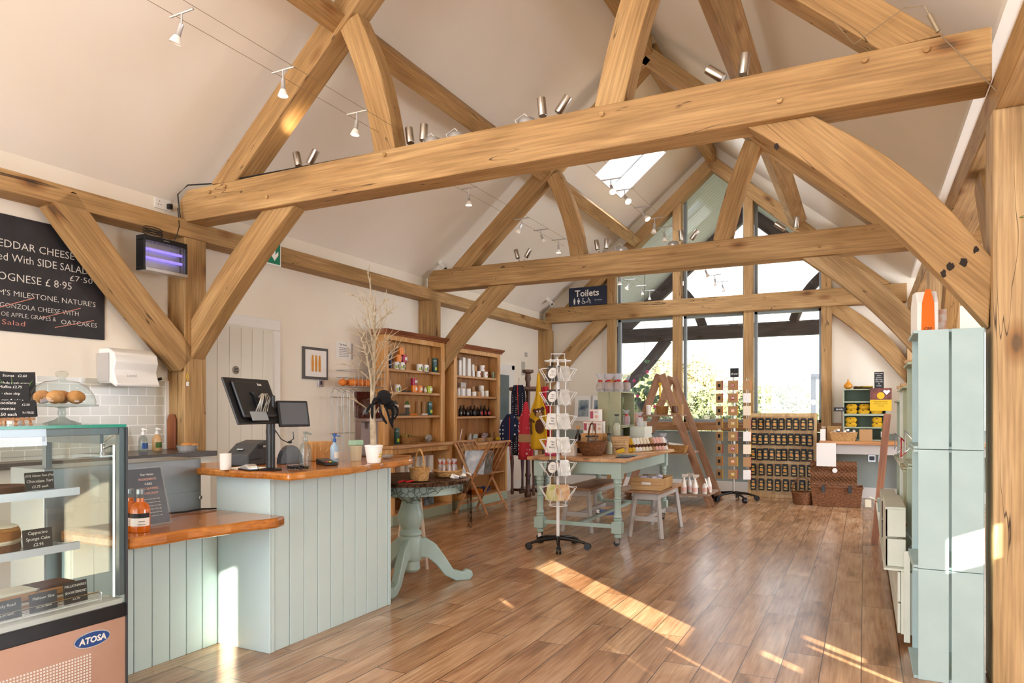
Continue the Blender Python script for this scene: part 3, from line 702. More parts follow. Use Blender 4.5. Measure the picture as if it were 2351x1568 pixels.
pump('soap_bottle', 'clear soap pump bottle with a blue label beside the sink', (-5.17, 3.72, 1.0205), 'jar', 'white', .034, .13, lab='royal')
pump('soap_bottle', 'yellowish soap pump bottle by the oak post', (-5.22, 3.88, 1.0205), flat('honey_soap', 'cfa878', .2), 'white', .036, .13, lab='leaf')
o = thing('bun_tray', 'foil trimmed tray of buns on the dark worktop end', 'tray', (-4.98, 3.98, 1.0205))
B().lathe([(.07, 0), (.085, .045), (.088, .046)], 24).make('tray', 'foil', o)
B().ball((0, -.0, .05), .05, (1, 1, .45)).ball((.03, .04, .045), .04, (1, 1, .5)).make('bun', 'tan', o, smooth=True)
o = B().prism([(-.05, 0), (.05, 0), (.052, .25), (.03, .3), (-.03, .3), (-.052, .25)], 0, .018, 'y').make('chopping_board', wood('board_wood', '7a3f1e', '8e4f2a', 'a0643a', 2, .4), loc=(-5.34, 4.103, 1.0205), rot=(R(0), 0, 0), bevel=.005,
    label='reddish wooden chopping board leaning on the oak post', cat='chopping board')
# grey equipment panel behind the low counter
t = thing('steel_cabinet', 'grey steel cabinet standing behind the low counter', 'cabinet', (0, 0, 0))
B().box(-3.74, -3.46, 1.98, 2.86, 0, 1.075).make('cabinet_body', 'greymetal', t, bevel=.006)
B().box(-3.46, -3.455, 1.99, 2.85, .78, .885).make('lower_panel', 'greymetal', t, bevel=.001)
o = on_x(459, -3.45, 1142)
B().lathe([(.012, 0), (.012, .006), (.006, .007), (.006, .01)], 16).make('lock', 'chrome', t, loc=o, rot=(0, R(90), 0))
B().tube([(-3.42, 2.55, .79), (-3.4, 2.7, .784), (-3.38, 2.8, .79), (-3.36, 2.88, .783)], .005, 6).make('power_cord', 'cable', label='black power cord lying along the low counter top', cat='cord')
# ------------------------------------------------------------------ display case
FX, FY = -2.95, 2.04
t = thing('display_case', 'refrigerated glass display case of cakes at the left edge', 'display case', (FX, FY, 0))
D, L = .58, 1.25   # local: x from 0 back to -D, y from 0 to -L
B().box(-D, 0, -L, 0, 1.278, 1.29).make('glass_top', 'cglass', t)
B().box(0, .0015, -L, .0, 1.2775, 1.29).box(-D, 0, 0, .0015, 1.2775, 1.29).make('glass_edge', 'gedge', t, label='green polished glass edge')
fr = B()
fr.box(-.03, -.004, -.03, 0, .53, 1.277).box(-D, -D+.03, -.03, 0, .47, 1.277).box(-D, -D+.03, -L, -L+.03, .47, 1.277).box(-.03, -.004, -L, -L+.03, .53, 1.277)
fr.box(-.14, -.006, -L, -.031, 1.245, 1.276).box(-D, -.14, -.03, -.012, 1.2, 1.277)
fr.make('corner_frame', flat('case_frame', '6f7a80', .35, .3), t, bevel=.002)
B().box(-.003, 0, -L, -.0, .5, 1.277).make('front_glass', 'cglass', t)
B().box(-D+.03, -.03, -.012, -.008, .5, 1.277).make('side_glass', 'cglass', t)
B().box(-.012, -.009, -.055, -.047, .53, 1.2).make('light_strip', flat('case_strip', 'f4f4ee', .4, emit=1.2), t)
B().box(-D, .004, -L, .002, .435, .495).make('black_band', 'satin', t, bevel=.003)
B().box(-D, 0, -L, 0, .0, .434).make('base_panel', 'copper', t, bevel=.003)
B().box(-D+.01, -.012, -L+.01, -.01, .495, .515).make('case_floor', 'white', t)
B().box(-.006, .004, -.004, .006, .0, 1.277).make('edge_trim', 'dkgrey', t)
# perforated grille
g = B(); z0 = .215
for i in range(44):
    for j in range(10):
        y = -.165 - i*.0125; z = .20 + j*.0125
        g.cbox((.0012, y, z), (.002, .0065, .0065))
g.make('vent_grille', 'white', t, kind=None, label='grid of small pale vent perforations')
# oval badge
bd = B().prism([(.075*math.cos(a*math.pi/18), .03*math.sin(a*math.pi/18)) for a in range(36)], 0, .003, 'z').make('badge', 'royal', t, loc=(.001, -.155, .375), rot=(R(90), 0, R(90)))
B().prism([(.079*math.cos(a*math.pi/18), .034*math.sin(a*math.pi/18)) for a in range(36)], -.0002, .001, 'z').make('badge_rim', 'alu', bd)
text(bd, 'ATOSA', (0, -.002, .0035), .036, 'paper', up=(0, 1, 0), bold=.0012, shear=.1)
# shelves
for z in (1.0, .765):
    sh = B().box(-D+.05, -.1, -L+.05, -.16, z, z+.006).make('glass_shelf', 'acrylic', t)
    B().box(-.1, -.085, -L+.05, -.155, z-.012, z+.02).make('shelf_rail', 'alu', sh)
B().box(-D+.04, -D+.055, -.33, -.30, .52, 1.2).box(-D+.04, -D+.055, -.83, -.8, .52, 1.2).make('shelf_upright', 'alu', t)
g = B()
for i in range(70): g.box(-.12, -.03, -L+.05+i*.0165, -L+.053+i*.0165, .53, .532)
g.box(-.122, -.119, -L+.04, -.1, .528, .533).box(-.03, -.027, -L+.04, -.1, .528, .533).make('air_grille', 'wire', t)
g = B().tube([(-.02, -L+.05, .565), (-.02, -.11, .565), (-.02, -.1, .555), (-.02, -.1, .52)], .0025, 6).make('rail', 'chrome', t)
def card(words, x, y, z, w_, h, label, sizes, mat='slate2', rz=R(90), lean=.12, name='price_card'):
    o = thing(name, label, 'price card', (x, y, z), rot=(0, 0, rz))
    B().cbox((0, lean*h/2, h/2), (w_, .002, h), (-lean*.9, 0, 0)).make('card', mat, o)
    n = len(words)
    for i, s in enumerate(words):
        zz = h*(1 - (i+.5)/n)*.9 + h*.05
        text(o, s, (0, lean*zz - .0025 if lean else -.0025, zz), sizes[i] if isinstance(sizes, (list, tuple)) else sizes, 'paper', up=(0, lean, 1), shear=.15)
    return o
def cpos(px, x, z): p = on_x(px, x); return (x, p[1], z)
card(['(GF) Gluten Free (Ve)', 'Chocolate Tart', '£2.75 each'], *cpos(92, -3.06, 1.021), .115, .075, 'slate card reading Gluten Free Chocolate Tart on the top case shelf', [.0125, .017, .015])
card(['Cappucino', 'Sponge Cake', '£2.95'], *cpos(88, -3.03, .786), .115, .08, 'slate card reading Cappucino Sponge Cake on the middle case shelf', [.018, .018, .018])
card(['MILLIONAIRES', 'SHORTBREAD', '£2.50'], *cpos(175, -3.0, .534), .1, .09, 'slate card reading Millionaires Shortbread in the bottom of the case', [.0145, .0145, .014])
card(['Malteser Slice', '£2.50 each'], *cpos(101, -2.995, .534), .11, .075, 'slate card reading Malteser Slice in the bottom of the case', [.0155, .014])
card(['Rocky Road', '£2.50 each'], *cpos(13, -2.99, .534), .12, .075, 'slate card ending in Road, leftmost in the case bottom', [.0155, .014])
# cakes
t = thing('layer_cake', 'round coffee layer cake with caramel drizzle on the middle shelf', 'cake', (-3.2, 1.60, .772))
B().lathe([(.118, 0), (.122, .01), (.12, .035)], 30).make('sponge_layer', 'sponge', t, smooth=True)
B().lathe([(.12, .036), (.123, .045), (.12, .052)], 30).make('cream_layer', 'icing', t, smooth=True)
B().lathe([(.12, .053), (.122, .07), (.118, .088)], 30).make('sponge_layer', flat('light_sponge', 'b5793f', .9, bump=.4, scale=40), t, smooth=True)
B().lathe([(.118, .089), (.112, .099), (.02, .103)], 30).make('icing_top', 'tan', t, smooth=True)
dz = B()
for i in range(14):
    a = -0.1 + i*.0155
    dz.tube([(a-.02, -math.sqrt(max(0, .0125-(a)**2))*.95, .104), (a+.01, math.sqrt(max(0, .0125-(a)**2))*.95, .104)], .0022, 5)
dz.make('caramel_drizzle', 'icing', t)
B().lathe([(.13, 0), (.135, .004)], 30).make('cake_plate', 'white', t, loc=(0, 0, -.004))
t = thing('quiche', 'dark chocolate tart sitting on the top case shelf', 'tart', (-3.2, 1.66, 1.0065))
B().lathe([(.085, 0), (.1, .03), (.096, .032), (.09, .024), (.02, .024)], 26).make('tart', 'brown', t, smooth=True)
for i, (px, col, nm) in enumerate(((28, 'icing', 'rocky road'), (112, 'brown', 'chocolate'))):
    p = cpos(px, -3.14, .5155); t = thing('tray_bake', f'stacked {nm} topped slices on a tray in the case bottom', 'cake', p)
    for k in range(2):
        B().box(-.06, .06, -.09, .085, .002+k*.05, .032+k*.05).make('slice_base', 'tan', t, bevel=.006)
        B().box(-.058, .058, -.086, .08, .0325+k*.05, .046+k*.05).make('topping', col if k or i == 0 else 'icing', t, bevel=.005)
    B().box(-.08, .08, -.11, .10, -.002, .0015).make('tray', 'paper', t)
# things on top of the case
CT = 1.2905
t = thing('cake_stand', 'glass domed cake stand of scones on top of the display case', 'cake stand', on_z(142, 972, CT))
t.location.x = -3.3; t.location.y = on_x(142, -3.3)[1]
B().lathe([(.075, 0), (.078, .003), (.03, .018), (.014, .03), (.018, .05), (.014, .07), (.03, .076), (.145, .08), (.148, .088), (.02, .086)], 32).make('stand', 'jar', t, smooth=True)
dm = B().lathe([(.135, .088), (.138, .1), (.13, .13), (.105, .17), (.07, .192), (.02, .2), (.012, .208), (.02, .216), (.027, .228), (.02, .24), (.0, .243)], 32, cap=False).make('glass_dome', 'cglass', t, smooth=True)
for i, (a, q) in enumerate(((.3, .07), (1.7, .075), (3.0, .07), (4.3, .075), (5.4, .07), (0, 0))):
    B().ball((q*math.cos(a), q*math.sin(a), .122), .036, (1, 1, .85), 12, .04).make('scone', 'tan', t, smooth=True)
def easel_sign(words, px, x, z, w_, h, label, sizes, wob=0):
    p = on_x(px, x); t = thing('easel_sign', label, 'sign', (x, p[1], z), rz=R(78))
    b = B()
    for sx in (-1, 1): b.tube([(sx*w_*.3, -.01, 0), (sx*w_*.22, .025, h*.9)], .004, 5)
    b.tube([(0, .09, 0), (0, .03, h*.85)], .004, 5).box(-w_*.42, w_*.42, -.012, .004, .02, .028)
    b.make('easel', 'beech', t)
    s = B().prism([(-w_/2, 0), (w_/2, .003), (w_/2-.002, h*.5), (w_/2, h), (0, h-.004), (-w_/2+.002, h)], -.003, .0, 'y').make('slate', 'slate2', t, loc=(0, 0, .03), rot=(-.15, 0, 0), bevel=.001)
    for i, q in enumerate(words):
        if q: text(s, q, (0, -.0045, h*(1-(i+.6)/(len(words)+.2))), sizes if not isinstance(sizes, list) else sizes[i], 'paper', shear=.1)
    return t
easel_sign(['Scones   £2.60', 'Made fresh every', 'day', '', '', ''], 38, -3.42, CT, .165, .21, 'rounded chalk sign reading Scones behind the other easel signs', .016).location.z = CT + .0
easel_sign(['Muffins £2.75', '· choc chip', '· rasp & white', 'choc', ''], 27, -3.27, CT, .14, .15, 'small wavy slate on easel reading Muffins', .0155)
easel_sign(['Pies £2.50', 'GLUTEN FREE'], 52, -3.17, CT, .10, .075, 'small slate reading Gluten Free partly behind the brownies sign', .013)
easel_sign(['Chocolate', 'Brownies', '£2.50 each'], 12, -3.06, CT, .12, .075, 'slate reading Chocolate Brownies at the front of the case top', .018)
o = B().lathe([(.03, 0), (.045, .06)], 14).make('plant_pot', 'white', loc=(-3.46, on_x(35, -3.46)[1], CT), label='small potted plant behind the easel signs on the case', cat='plant')
b = B()
for i in range(9):
    a = i*.7; b.tube([(0, 0, .05), (.03*math.cos(a), .03*math.sin(a), .13), (.07*math.cos(a), .07*math.sin(a), .19+.01*(i % 3))], [.004, .007, .001], 5)
b.make('leaf', 'leaf', o)
# on the low counter
LT = .778
def spirit(px, x, label, full=True, rz=0):
    p = on_x(px, x); t = thing('spirit_bottle', label, 'bottle', (x, p[1], LT), rz=rz)
    B().lathe([(.042, 0), (.044, .008), (.044, .105), (.036, .128), (.018, .142), (.016, .16)], 24).make('bottle_body', 'whisky', t, smooth=True)
    B().lathe([(.0162, .158), (.0162, .182)], 20).make('neck', 'jar', t)
    B().lathe([(.018, .178), (.018, .2), (.016, .202)], 20).make('cap', 'greymetal', t, smooth=True)
    B().grid(lambda u, v: (.0448*math.cos(-1.3+u*2.2), .0448*math.sin(-1.3+u*2.2), .03+.06*v), 12, 2).make('label', 'paper', t)
    B().grid(lambda u, v: (.0451*math.cos(-1.3+u*2.2), .0451*math.sin(-1.3+u*2.2), .068+.022*v), 12, 2).make('label_band', 'slate2', t)
    for q, s in enumerate(('LONDON', 'SPICED RUM')): text(t, s, (.0455, 0, .052-.014*q), .0065, 'slate2', right=(0, 1, 0))
    return t
spirit(322, -3.07, 'amber spirit bottle with grey cap in front of the menu holder', rz=-.5)
spirit(298, -3.13, 'amber spirit bottle half hidden behind the display case edge', rz=-.5)
t = thing('menu_holder', 'tilted clear menu holder with a dark flyer on the low counter', 'menu holder', (-3.155, 2.31, LT), rz=R(90))
mt_ = -.28
h_ = B().box(-.12, .12, -.006, .0, 0, .30).make('acrylic_stand', 'acrylic', t, rot=(mt_, 0, 0))
pg = B().box(-.11, .11, -.0045, -.0015, .01, .292).make('flyer', flat('flyer_blue', '4d5866', .3), h_)
for i, s in enumerate(('Our Haven', 'INGREDIENTS', 'CAKE', 'DECORATING', 'WORKSHOP')): text(h_, s, (.025, -.008, .26-.024*i), .016, 'pinkp' if i in (1, 3, 4) else 'paper')
for i in range(6): text(h_, 'come and join us for a day', (.03, -.008, .135-.017*i), .008, 'paper')
# ------------------------------------------------------------------ till gear on the high counter
t = thing('till_stand', 'black till pole carrying two screens on the high counter', 'till', (-2.955, 2.90, TC))
B().lathe([(.06, 0), (.062, .006), (.03, .012), (.024, .014), (.024, .41), (.02, .415)], 24).make('pole', 'black', t, smooth=True)
B().lathe([(.0255, .2), (.0255, .225)], 24).make('collar', 'black', t)
mo = thing('monitor', None, None); mo.parent = t
# local frame of the till faces: build screens with their backs toward the hall (+x)
B().tube([(0, 0, .3), (.0, -.03, .32), (-.01, -.09, .34)], .014, 8).make('arm', 'black', t)
ms = B().prism([(-.20, -.13), (.20, -.13), (.20, .135), (-.20, .135)], -.014, .0, 'y').make('screen_housing', 'black', t, loc=(.0, -.13, .375), rot=(R(-22), R(0), R(102)), bevel=.006)
B().prism([(-.16, -.10), (.16, -.10), (.16, .11), (-.16, .11)], -.036, -.0141, 'y').make('back_hump', 'black', ms, bevel=.012)
text(ms, 'box', (.06, -.037, .09), .024, 'paper')
B().box(-.11, .03, -.04, -.036, -.12, -.07).make('socket_panel', flat('port_grey', '8f979b', .4), ms)
b = B()
for i in range(6): b.tube([(-.06+.02*i, -.04, -.07), (-.05+.02*i, -.075, -.03+.01*(i % 3)), (-.0+.01*i, -.07, .02), (.0, -.045, .01)], .0035, 6)
b.make('wires', 'wire_g', ms)
b = B(); b.box(-.035, .035, -.046, -.036, -.03, .03)
for sx in (-1, 1):
    for sz in (-1, 1): b.tube([(0, -.041, 0), (sx*.045, -.041, sz*.04)], .006, 6)
b.make('mount_bracket', 'black', ms)
bpy.data.objects.remove(mo)
ds = B().box(-.10, .10, -.016, .0, -.075, .075).make('customer_screen', 'black', t, loc=(.05, .115, .31), rot=(R(-12), 0, R(78)), bevel=.005)
B().box(-.087, .087, -.0175, -.0161, -.062, .062).make('screen', flat('screen_grey', '54585e', .25), ds)
B().tube([(0, .01, .27), (.02, .05, .27), (.045, .1, .275)], .01, 8).make('screen_arm', 'black', t)
B().tube([(.05, .12, .21), (.055, .12, .17), (.06, .07, .15), (.05, .03, .17), (.02, .015, .22)], .003, 6).make('screen_cord', 'cable', t)
B().ball((.06, .085, .152), .008, (1, 2, 1)).make('cord_plug', 'cable', t)
t = thing('receipt_printer', 'dark grey receipt printer behind the till pole', 'printer', (-3.36, 3.14, TC), rz=R(15))
B().prism([(-.15, 0), (.13, 0), (.13, .11), (.06, .15), (-.05, .13), (-.15, .07)], -.075, .075, 'x').make('printer_body', 'dkgrey', t, bevel=.008)
B().box(-.076, .0765, -.14, .0, .035, .04).box(.0755, .078, -.05, .04, .1, .125).make('seam', 'black', t)
text(t, 'EPSON', (.0785, .03, .11), .016, 'paper', right=(0, 1, 0))
B().box(-.02, .02, -.12, -.08, .098, .101).make('status_tag', 'alu', t)
B().lathe([(.03, 0), (.031, .09), (.01, .09)], 20).make('paper_roll', 'paper', loc=on_z(518, 1078, TC), label='white paper roll standing on the till counter end', cat='paper roll', smooth=True)
t = thing('barcode_scanner', 'small black and silver handset lying by the till pole', 'scanner', (-3.06, 2.845, TC), rz=R(70))
B().prism([(-.06, 0), (.06, 0), (.055, .02), (-.02, .035), (-.06, .02)], -.03, .03, 'x').make('handset', 'alu', t, bevel=.008)
B().box(-.035, .035, -.07, .07, 0, .008).make('cradle', 'black', t, bevel=.003)
B().box(-.11, .11, -.09, .09, 0, .0015).make('receipt_slips', 'paper', loc=(-3.16, 2.93, TC), rz=.2, label='loose white paper slips under the handset', cat='paper')
b = B()
for k in range(3): b.tube([(.02*k+.05*math.cos(a*.7), .035*math.sin(a*.7)+.02, .006+.012*(a % 2)) for a in range(9)], .004, 6)
b.make('coiled_cord', 'cable', loc=(-2.86, 2.97, TC), label='coiled black cable beside the till pole foot', cat='cord')
pump('hand_sanitiser', 'clear hand sanitiser pump bottle in front of the till', (-2.87, 3.08, TC), 'jar', 'jar', .034, .15, liquid=None, lab=None)
pump('hand_sanitiser', 'blue gel pump bottle behind the clear screen', (-3.06, 3.55, TC), flat('gel_blue', 'a9c4da', .2), flat('cap_blue', '3d62a8', .4), .028, .12, lab='paper')
t = thing('card_reader', 'black card payment terminal lying on the till counter', 'card reader', (-2.93, 3.33, TC), rz=R(60))
B().prism([(-.09, 0), (.09, 0), (.09, .035), (.03, .03), (-.09, .018)], -.04, .04, 'x').make('terminal', 'black', t, bevel=.005)
for i, cl_ in enumerate(('red', 'yellow', 'exitg')): B().box(-.03+.02*i, -.016+.02*i, -.07, -.058, .0205, .026).make('key', cl_, t)
t = thing('round_mirror', 'dark rounded stand behind the clear screen on the till counter', 'stand', (-3.2, 3.3, TC), rz=R(70))
B().prism([(.075*math.cos(a*math.pi/12), .0+.115*math.sin(a*math.pi/12)) for a in range(13)], -.03, .03, 'y').make('stand_body', 'dkgrey', t, bevel=.004)
t = thing('acrylic_screen', 'clear acrylic sneeze screen standing on the till counter', 'screen', (-2.93, 3.0, TC))
B().box(-.004, 0, 0, .09, 0, .34).make('pane', 'acrylic', t); B().box(-.004, 0, .43, .60, 0, .36).make('pane', 'acrylic', t)
B().box(-.03, .03, .035, .041, 0, .02).box(-.03, .03, .5, .506, 0, .02).make('foot', 'acrylic', t)
t = thing('gift_bag', 'honey coloured wooden gift box with twine handle on the counter', 'box', (-3.25, 3.62, TC), rz=R(75))
B().box(-.085, .085, -.05, .05, 0, .125).make('box_body', 'pine', t, bevel=.003)
B().tube([(-.03, -.053, .1), (-.028, -.06, .07), (0, -.062, .05), (.028, -.06, .07), (.03, -.053, .1)], .003, 6).make('handle', 'boxwood', t)
t = thing('tip_pot', 'beige pot holding a green tin toy on the till counter', 'pot', (-3.0, 3.69, TC))
B().lathe([(.034, 0), (.042, .1), (.039, .1)], 20).make('pot', flat('beige_pot', 'cdbf9e', .5), t, smooth=True)
B().cbox((0, 0, .118), (.06, .09, .035)).make('tin_toy', flat('mint', 'a7d3b5', .4), t, bevel=.008)
# twig tree in white pot
t = thing('twig_tree', 'pale bare twig tree standing in a white pot on the counter', 'tree', on_z(858, 1062, TC))
B().lathe([(.042, 0), (.056, .1), (.059, .102), (.056, .112), (.05, .108)], 24).make('pot', 'white', t, smooth=True)
B().box(.052, .056, -.01, .012, .05, .058).box(.051, .054, -.015, .006, .035, .045).make('price_sticker', 'yellow', t)
trunk = B().tube([(0, 0, .05), (.0, -.008, .25), (-.0, -.012, .45), (.0, .0, .6)], [.021, .02, .015, .011], 10)
trunk.tube([(0, 0, .6), (.0, .01, .85), (-.0, .02, .98), (0, .015, 1.1)], [.011, .007, .004, .002], 7)
trunk.make('trunk', 'twig', t, smooth=True)
rnd = random.Random(5)
for i in range(22):
    z = .38 + .032*i if i < 19 else .3; sd_ = (-1, 1)[i % 2]; L_ = .32 - .012*i if i < 19 else .3
    y1 = sd_*L_*rnd.uniform(.75, 1.05); x1 = rnd.uniform(-.1, .1); up = rnd.uniform(.1, .26)
    if i < 3: y1, up = -.16, .35
    b = B(); pts = [(0, 0, z), (x1*.3, y1*.35, z+up*.5), (x1*.7, y1*.7, z+up*.85), (x1, y1, z+up*1.0)]
    b.tube(pts, [.006, .0045, .003, .0012], 5)
    for k in range(5):
        q = Vector(pts[1+k % 2]).lerp(Vector(pts[2+k % 2]), rnd.random()); d = Vector((rnd.uniform(-.07, .07), sd_*rnd.uniform(.0, .1), rnd.uniform(.0, .11)))
        b.tube([q, q+d*.5, q+d], [.0025, .002, .0008], 4)
    b.make('branch', 'twig', t)
# black fuzzy spider
p = Vector(t.location) + Vector((.05, .01, .37))
t2 = thing('toy_spider', 'large fuzzy black toy spider clinging to the twig tree', 'toy', p)
B().ball((0, .03, .045), .052, (.8, 1, .9), 16, .08).ball((.0, .085, .0), .04, (.9, 1, .8), 14, .08).make('body', 'felt', t2)
for i, pts in enumerate((((0, 0, .03), (.01, -.09, .045), (.02, -.12, -.02), (.01, -.1, -.1)), ((0, 0, .0), (.02, -.05, .02), (.03, -.045, -.07), (.03, .03, -.13)), ((0, .04, 0), (.03, .02, -.03), (.03, .05, -.1), (.03, .09, -.15)),
                          ((0, .09, 0), (.03, .13, -.01), (.03, .15, -.06), (.02, .1, -.1)), ((0, .1, .0), (.03, .1, -.05), (.02, .08, -.12), (.02, .1, -.16)), ((0, 0, .02), (-.03, -.08, .0), (-.03, -.11, -.06)))):
    B().tube(pts, .011, 7).make('leg', 'felt', t2, sub=1)
# bulk sweet / coffee dispenser
t = thing('drink_dispenser', 'brown dispenser with an amber dome behind the twig tree', 'dispenser', (-3.24, 4.14, TC), rz=R(65))
B().box(-.07, .07, .0, .1, 0, .3).box(-.075, .075, -.1, .1, .25, .275).box(-.07, .07, -.11, .1, 0, .012).make('stand', flat('bronze_plastic', '6a5850', .35, .3), t, bevel=.004)
B().lathe([(.085, .276), (.092, .31), (.088, .36), (.06, .41), (.02, .425), (0, .426)], 24, cap=False).make('dome', 'amber', t, smooth=True)
B().box(-.075, .075, .05, .1, .28, .47).make('hopper', 'amber', t, bevel=.004)
B().cyl((0, -.06, .25), (0, -.06, .2), .014, 12).make('spout', 'black', t)
t = thing('stone_mouse', 'grey mouse figure lying on the counter end by the basket', 'figurine', (-2.93, 3.93, TC), rz=R(80))
B().ball((0, 0, .016), .03, (1.5, .7, .6), 14, .03).ball((.045, 0, .016), .014, (1.2, .8, .8)).tube([(-.04, 0, .01), (-.07, .01, .006), (-.09, 0, .006)], .003, 5).make('figure', flat('stone_grey', '8f877c', .7), t, smooth=True)
# ================================================================== DRESSERS ON THE LEFT WALL
BX = -5.198
def dresser(y0, y1, xf, ztop, zbase, label, upm, backm):
    """open-shelved dresser: narrow upper, deeper base. xf = front of the upper part"""
    t = thing('dresser', label, 'dresser', (BX, (y0+y1)/2, 0)); w2 = (y1-y0)/2; D = xf-BX; DB = .295
    for s in (-1, 1): B().box(.0, D, min(s*w2, s*(w2-.045)), max(s*w2, s*(w2-.045)), zbase+.041, ztop-.06).make('side_panel', upm, t, bevel=.004)
    B().box(D-.02, D, -w2+.045, -w2+.085, zbase+.041, ztop-.06).box(D-.02, D, w2-.085, w2-.045, zbase+.041, ztop-.06).box(D-.02, D, -w2+.085, w2-.085, ztop-.12, ztop-.06).make('face_frame', upm, t, bevel=.003)
    b = B()
    n = 8
    for i in range(n): b.box(.0, .012, -w2+.045+i*(2*w2-.09)/n+.002, -w2+.045+(i+1)*(2*w2-.09)/n-.002, zbase+.041, ztop-.06)
    b.make('back_board', backm, t, bevel=.002)
    cr = B(); P = [(0, 0), (D+.01, 0), (D+.02, .02), (D+.05, .035), (D+.065, .06), (0, .06)]
    cr.prism(P, -w2-.045, w2+.045, 'y'); cr.make('cornice', 'crown', t, loc=(0, 0, ztop-.06), bevel=.003)
    for i, z in enumerate(SZ): B().box(.013, D-.022, -w2+.046, w2-.046, z-.03, z).make('shelf', 'pine_h', t, bevel=.003)
    B().box(0, DB+.03, -w2-.04, w2+.04, zbase, zbase+.04).make('base_top', 'pine_h', t, bevel=.01)
    for s in (-1, 1): B().box(0, DB, min(s*w2, s*(w2-.05)), max(s*w2, s*(w2-.05)), .14, zbase-.001).make('base_side', upm, t, bevel=.003)
    B().box(0, .012, -w2+.05, w2-.05, .14, zbase-.001).make('base_back', backm, t)
    B().box(DB-.03, DB, -w2+.05, w2-.05, zbase-.06, zbase-.001).make('base_rail', upm, t, bevel=.003)
    B().box(.013, DB-.02, -w2+.051, w2-.051, .42, .44).make('base_shelf', 'pine_h', t)
    B().box(.0, DB-.005, -w2+.0, w2-.0, .12, .139).make('base_board', 'pine_h', t)
    B().box(0, DB+.0, -w2, w2, .0, .12).make('plinth', 'plinth', t, bevel=.004)
    return t
SZ = [1.855, 1.58, 1.29]
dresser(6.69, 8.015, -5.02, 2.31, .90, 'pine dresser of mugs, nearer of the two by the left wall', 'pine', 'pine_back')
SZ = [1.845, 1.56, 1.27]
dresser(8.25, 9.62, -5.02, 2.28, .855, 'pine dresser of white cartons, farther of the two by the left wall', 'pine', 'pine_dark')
S1 = [1.855, 1.58, 1.29, .94]; S2 = [1.845, 1.56, 1.27, .895]
def wy(px, x=-5.105): return on_x(px, x)[1]
# mugs
def mug_proto(body, deco=None, name='mug'):
    t = thing(name, None, 'mug')
    b = B().lathe([(.034, 0), (.039, .004), (.04, .09), (.037, .09), (.036, .012), (.004, .01)], 20); b.make('mug_body', body, t, smooth=True)
    B().tube([(0, .038, .075), (0, .058, .072), (0, .066, .048), (0, .056, .022), (0, .038, .016)], .0055, 7).make('handle', 'ceramic', t, smooth=True)
    if deco == 'disc':
        B().grid(lambda u, v: ((.0405+.0003)*math.cos(-.35+u*.7), .0405*math.sin(-.35+u*.7), .046+(v-.5)*.036), 6, 2).make('white_badge', 'ceramic', t)
    if deco == 'scene':
        for i, (a, m_) in enumerate(((-.9, 'lime'), (-.3, 'teal'), (.1, 'lime'), (.6, 'leaf'))):
            B().grid(lambda u, v, a=a: (.0408*math.cos(a+u*.5), .0408*math.sin(a+u*.5), .012+v*(.035+.012*(i % 2))), 5, 2).make('printed_scene', m_, t)
    if deco == 'bird':
        B().grid(lambda u, v: (.0408*math.cos(-.3+u*.4), .0408*math.sin(-.3+u*.4), .03+v*.03), 5, 2).make('printed_bird', 'red', t)
    return t
protos = {'orange': mug_proto('orange'), 'orange badge': mug_proto('orange', 'disc'), 'crimson': mug_proto('crimson', 'disc'), 'lime green': mug_proto('lime', 'disc'),
          'white scenic': mug_proto('ceramic', 'scene'), 'white bird': mug_proto('ceramic', 'bird')}
used = set()
def place(protos, key, loc, rz, label, group):
    if key not in used:
        used.add(key); o = protos[key]; o.location = loc; o.rotation_euler = (0, 0, rz); tag(o, label, None, group); return o
    return clone(protos[key], loc, rz, label, group)
MG = 'mugs on the dresser shelves'
for key, px, z, x, lab in (('white scenic', 909, S1[0], -5.105, 'white mug with green scene, first on the top dresser shelf'),
                       ('white scenic', 922, S1[0], -5.105, 'white mug with green scene under the crimson mug on the top shelf'),
                       ('orange', 914, S1[0]+.091, -5.105, 'plain orange mug in the middle layer of the top shelf stack'),
                       ('crimson', 927, S1[0]+.091, -5.105, 'crimson mug in the stack on the top dresser shelf'),
                       ('orange', 920.5, S1[0]+.182, -5.105, 'plain orange mug crowning the top shelf stack'),
                       ('white scenic', 963, S1[0], -5.105, 'white scenic mug without neighbour on its left, top shelf middle'),
                       ('white scenic', 977, S1[0], -5.105, 'white scenic mug beside the dark flask on the top shelf'),
                       ('white scenic', 912, S1[1], -5.105, 'white scenic mug alone at the left of the second shelf'),
                       ('orange badge', 951, S1[1], -5.105, 'orange mug with white badge, left of the pair on the second shelf'),
                       ('orange badge', 962.5, S1[1], -5.105, 'orange mug with white badge, right of the pair on the second shelf'),
                       ('crimson', 950, S1[1]+.091, -5.105, 'crimson mug standing on the orange pair, second shelf'),
                       ('lime green', 985, S1[1], -5.105, 'lime green mug at the right of the second shelf'),
                       ('white bird', 1098, S2[0], -5.105, 'white bird mug, left of three on the far dresser top shelf'),
                       ('white bird', 1114, S2[0], -5.105, 'white bird mug, right-hand on the far dresser top shelf'),
                       ('white bird', 1107, S2[0]+.091, -5.105, 'white bird mug balanced on two others on the far dresser')):
    place(protos, key, (x, wy(px, x), z+.0005), -.15, lab, MG)
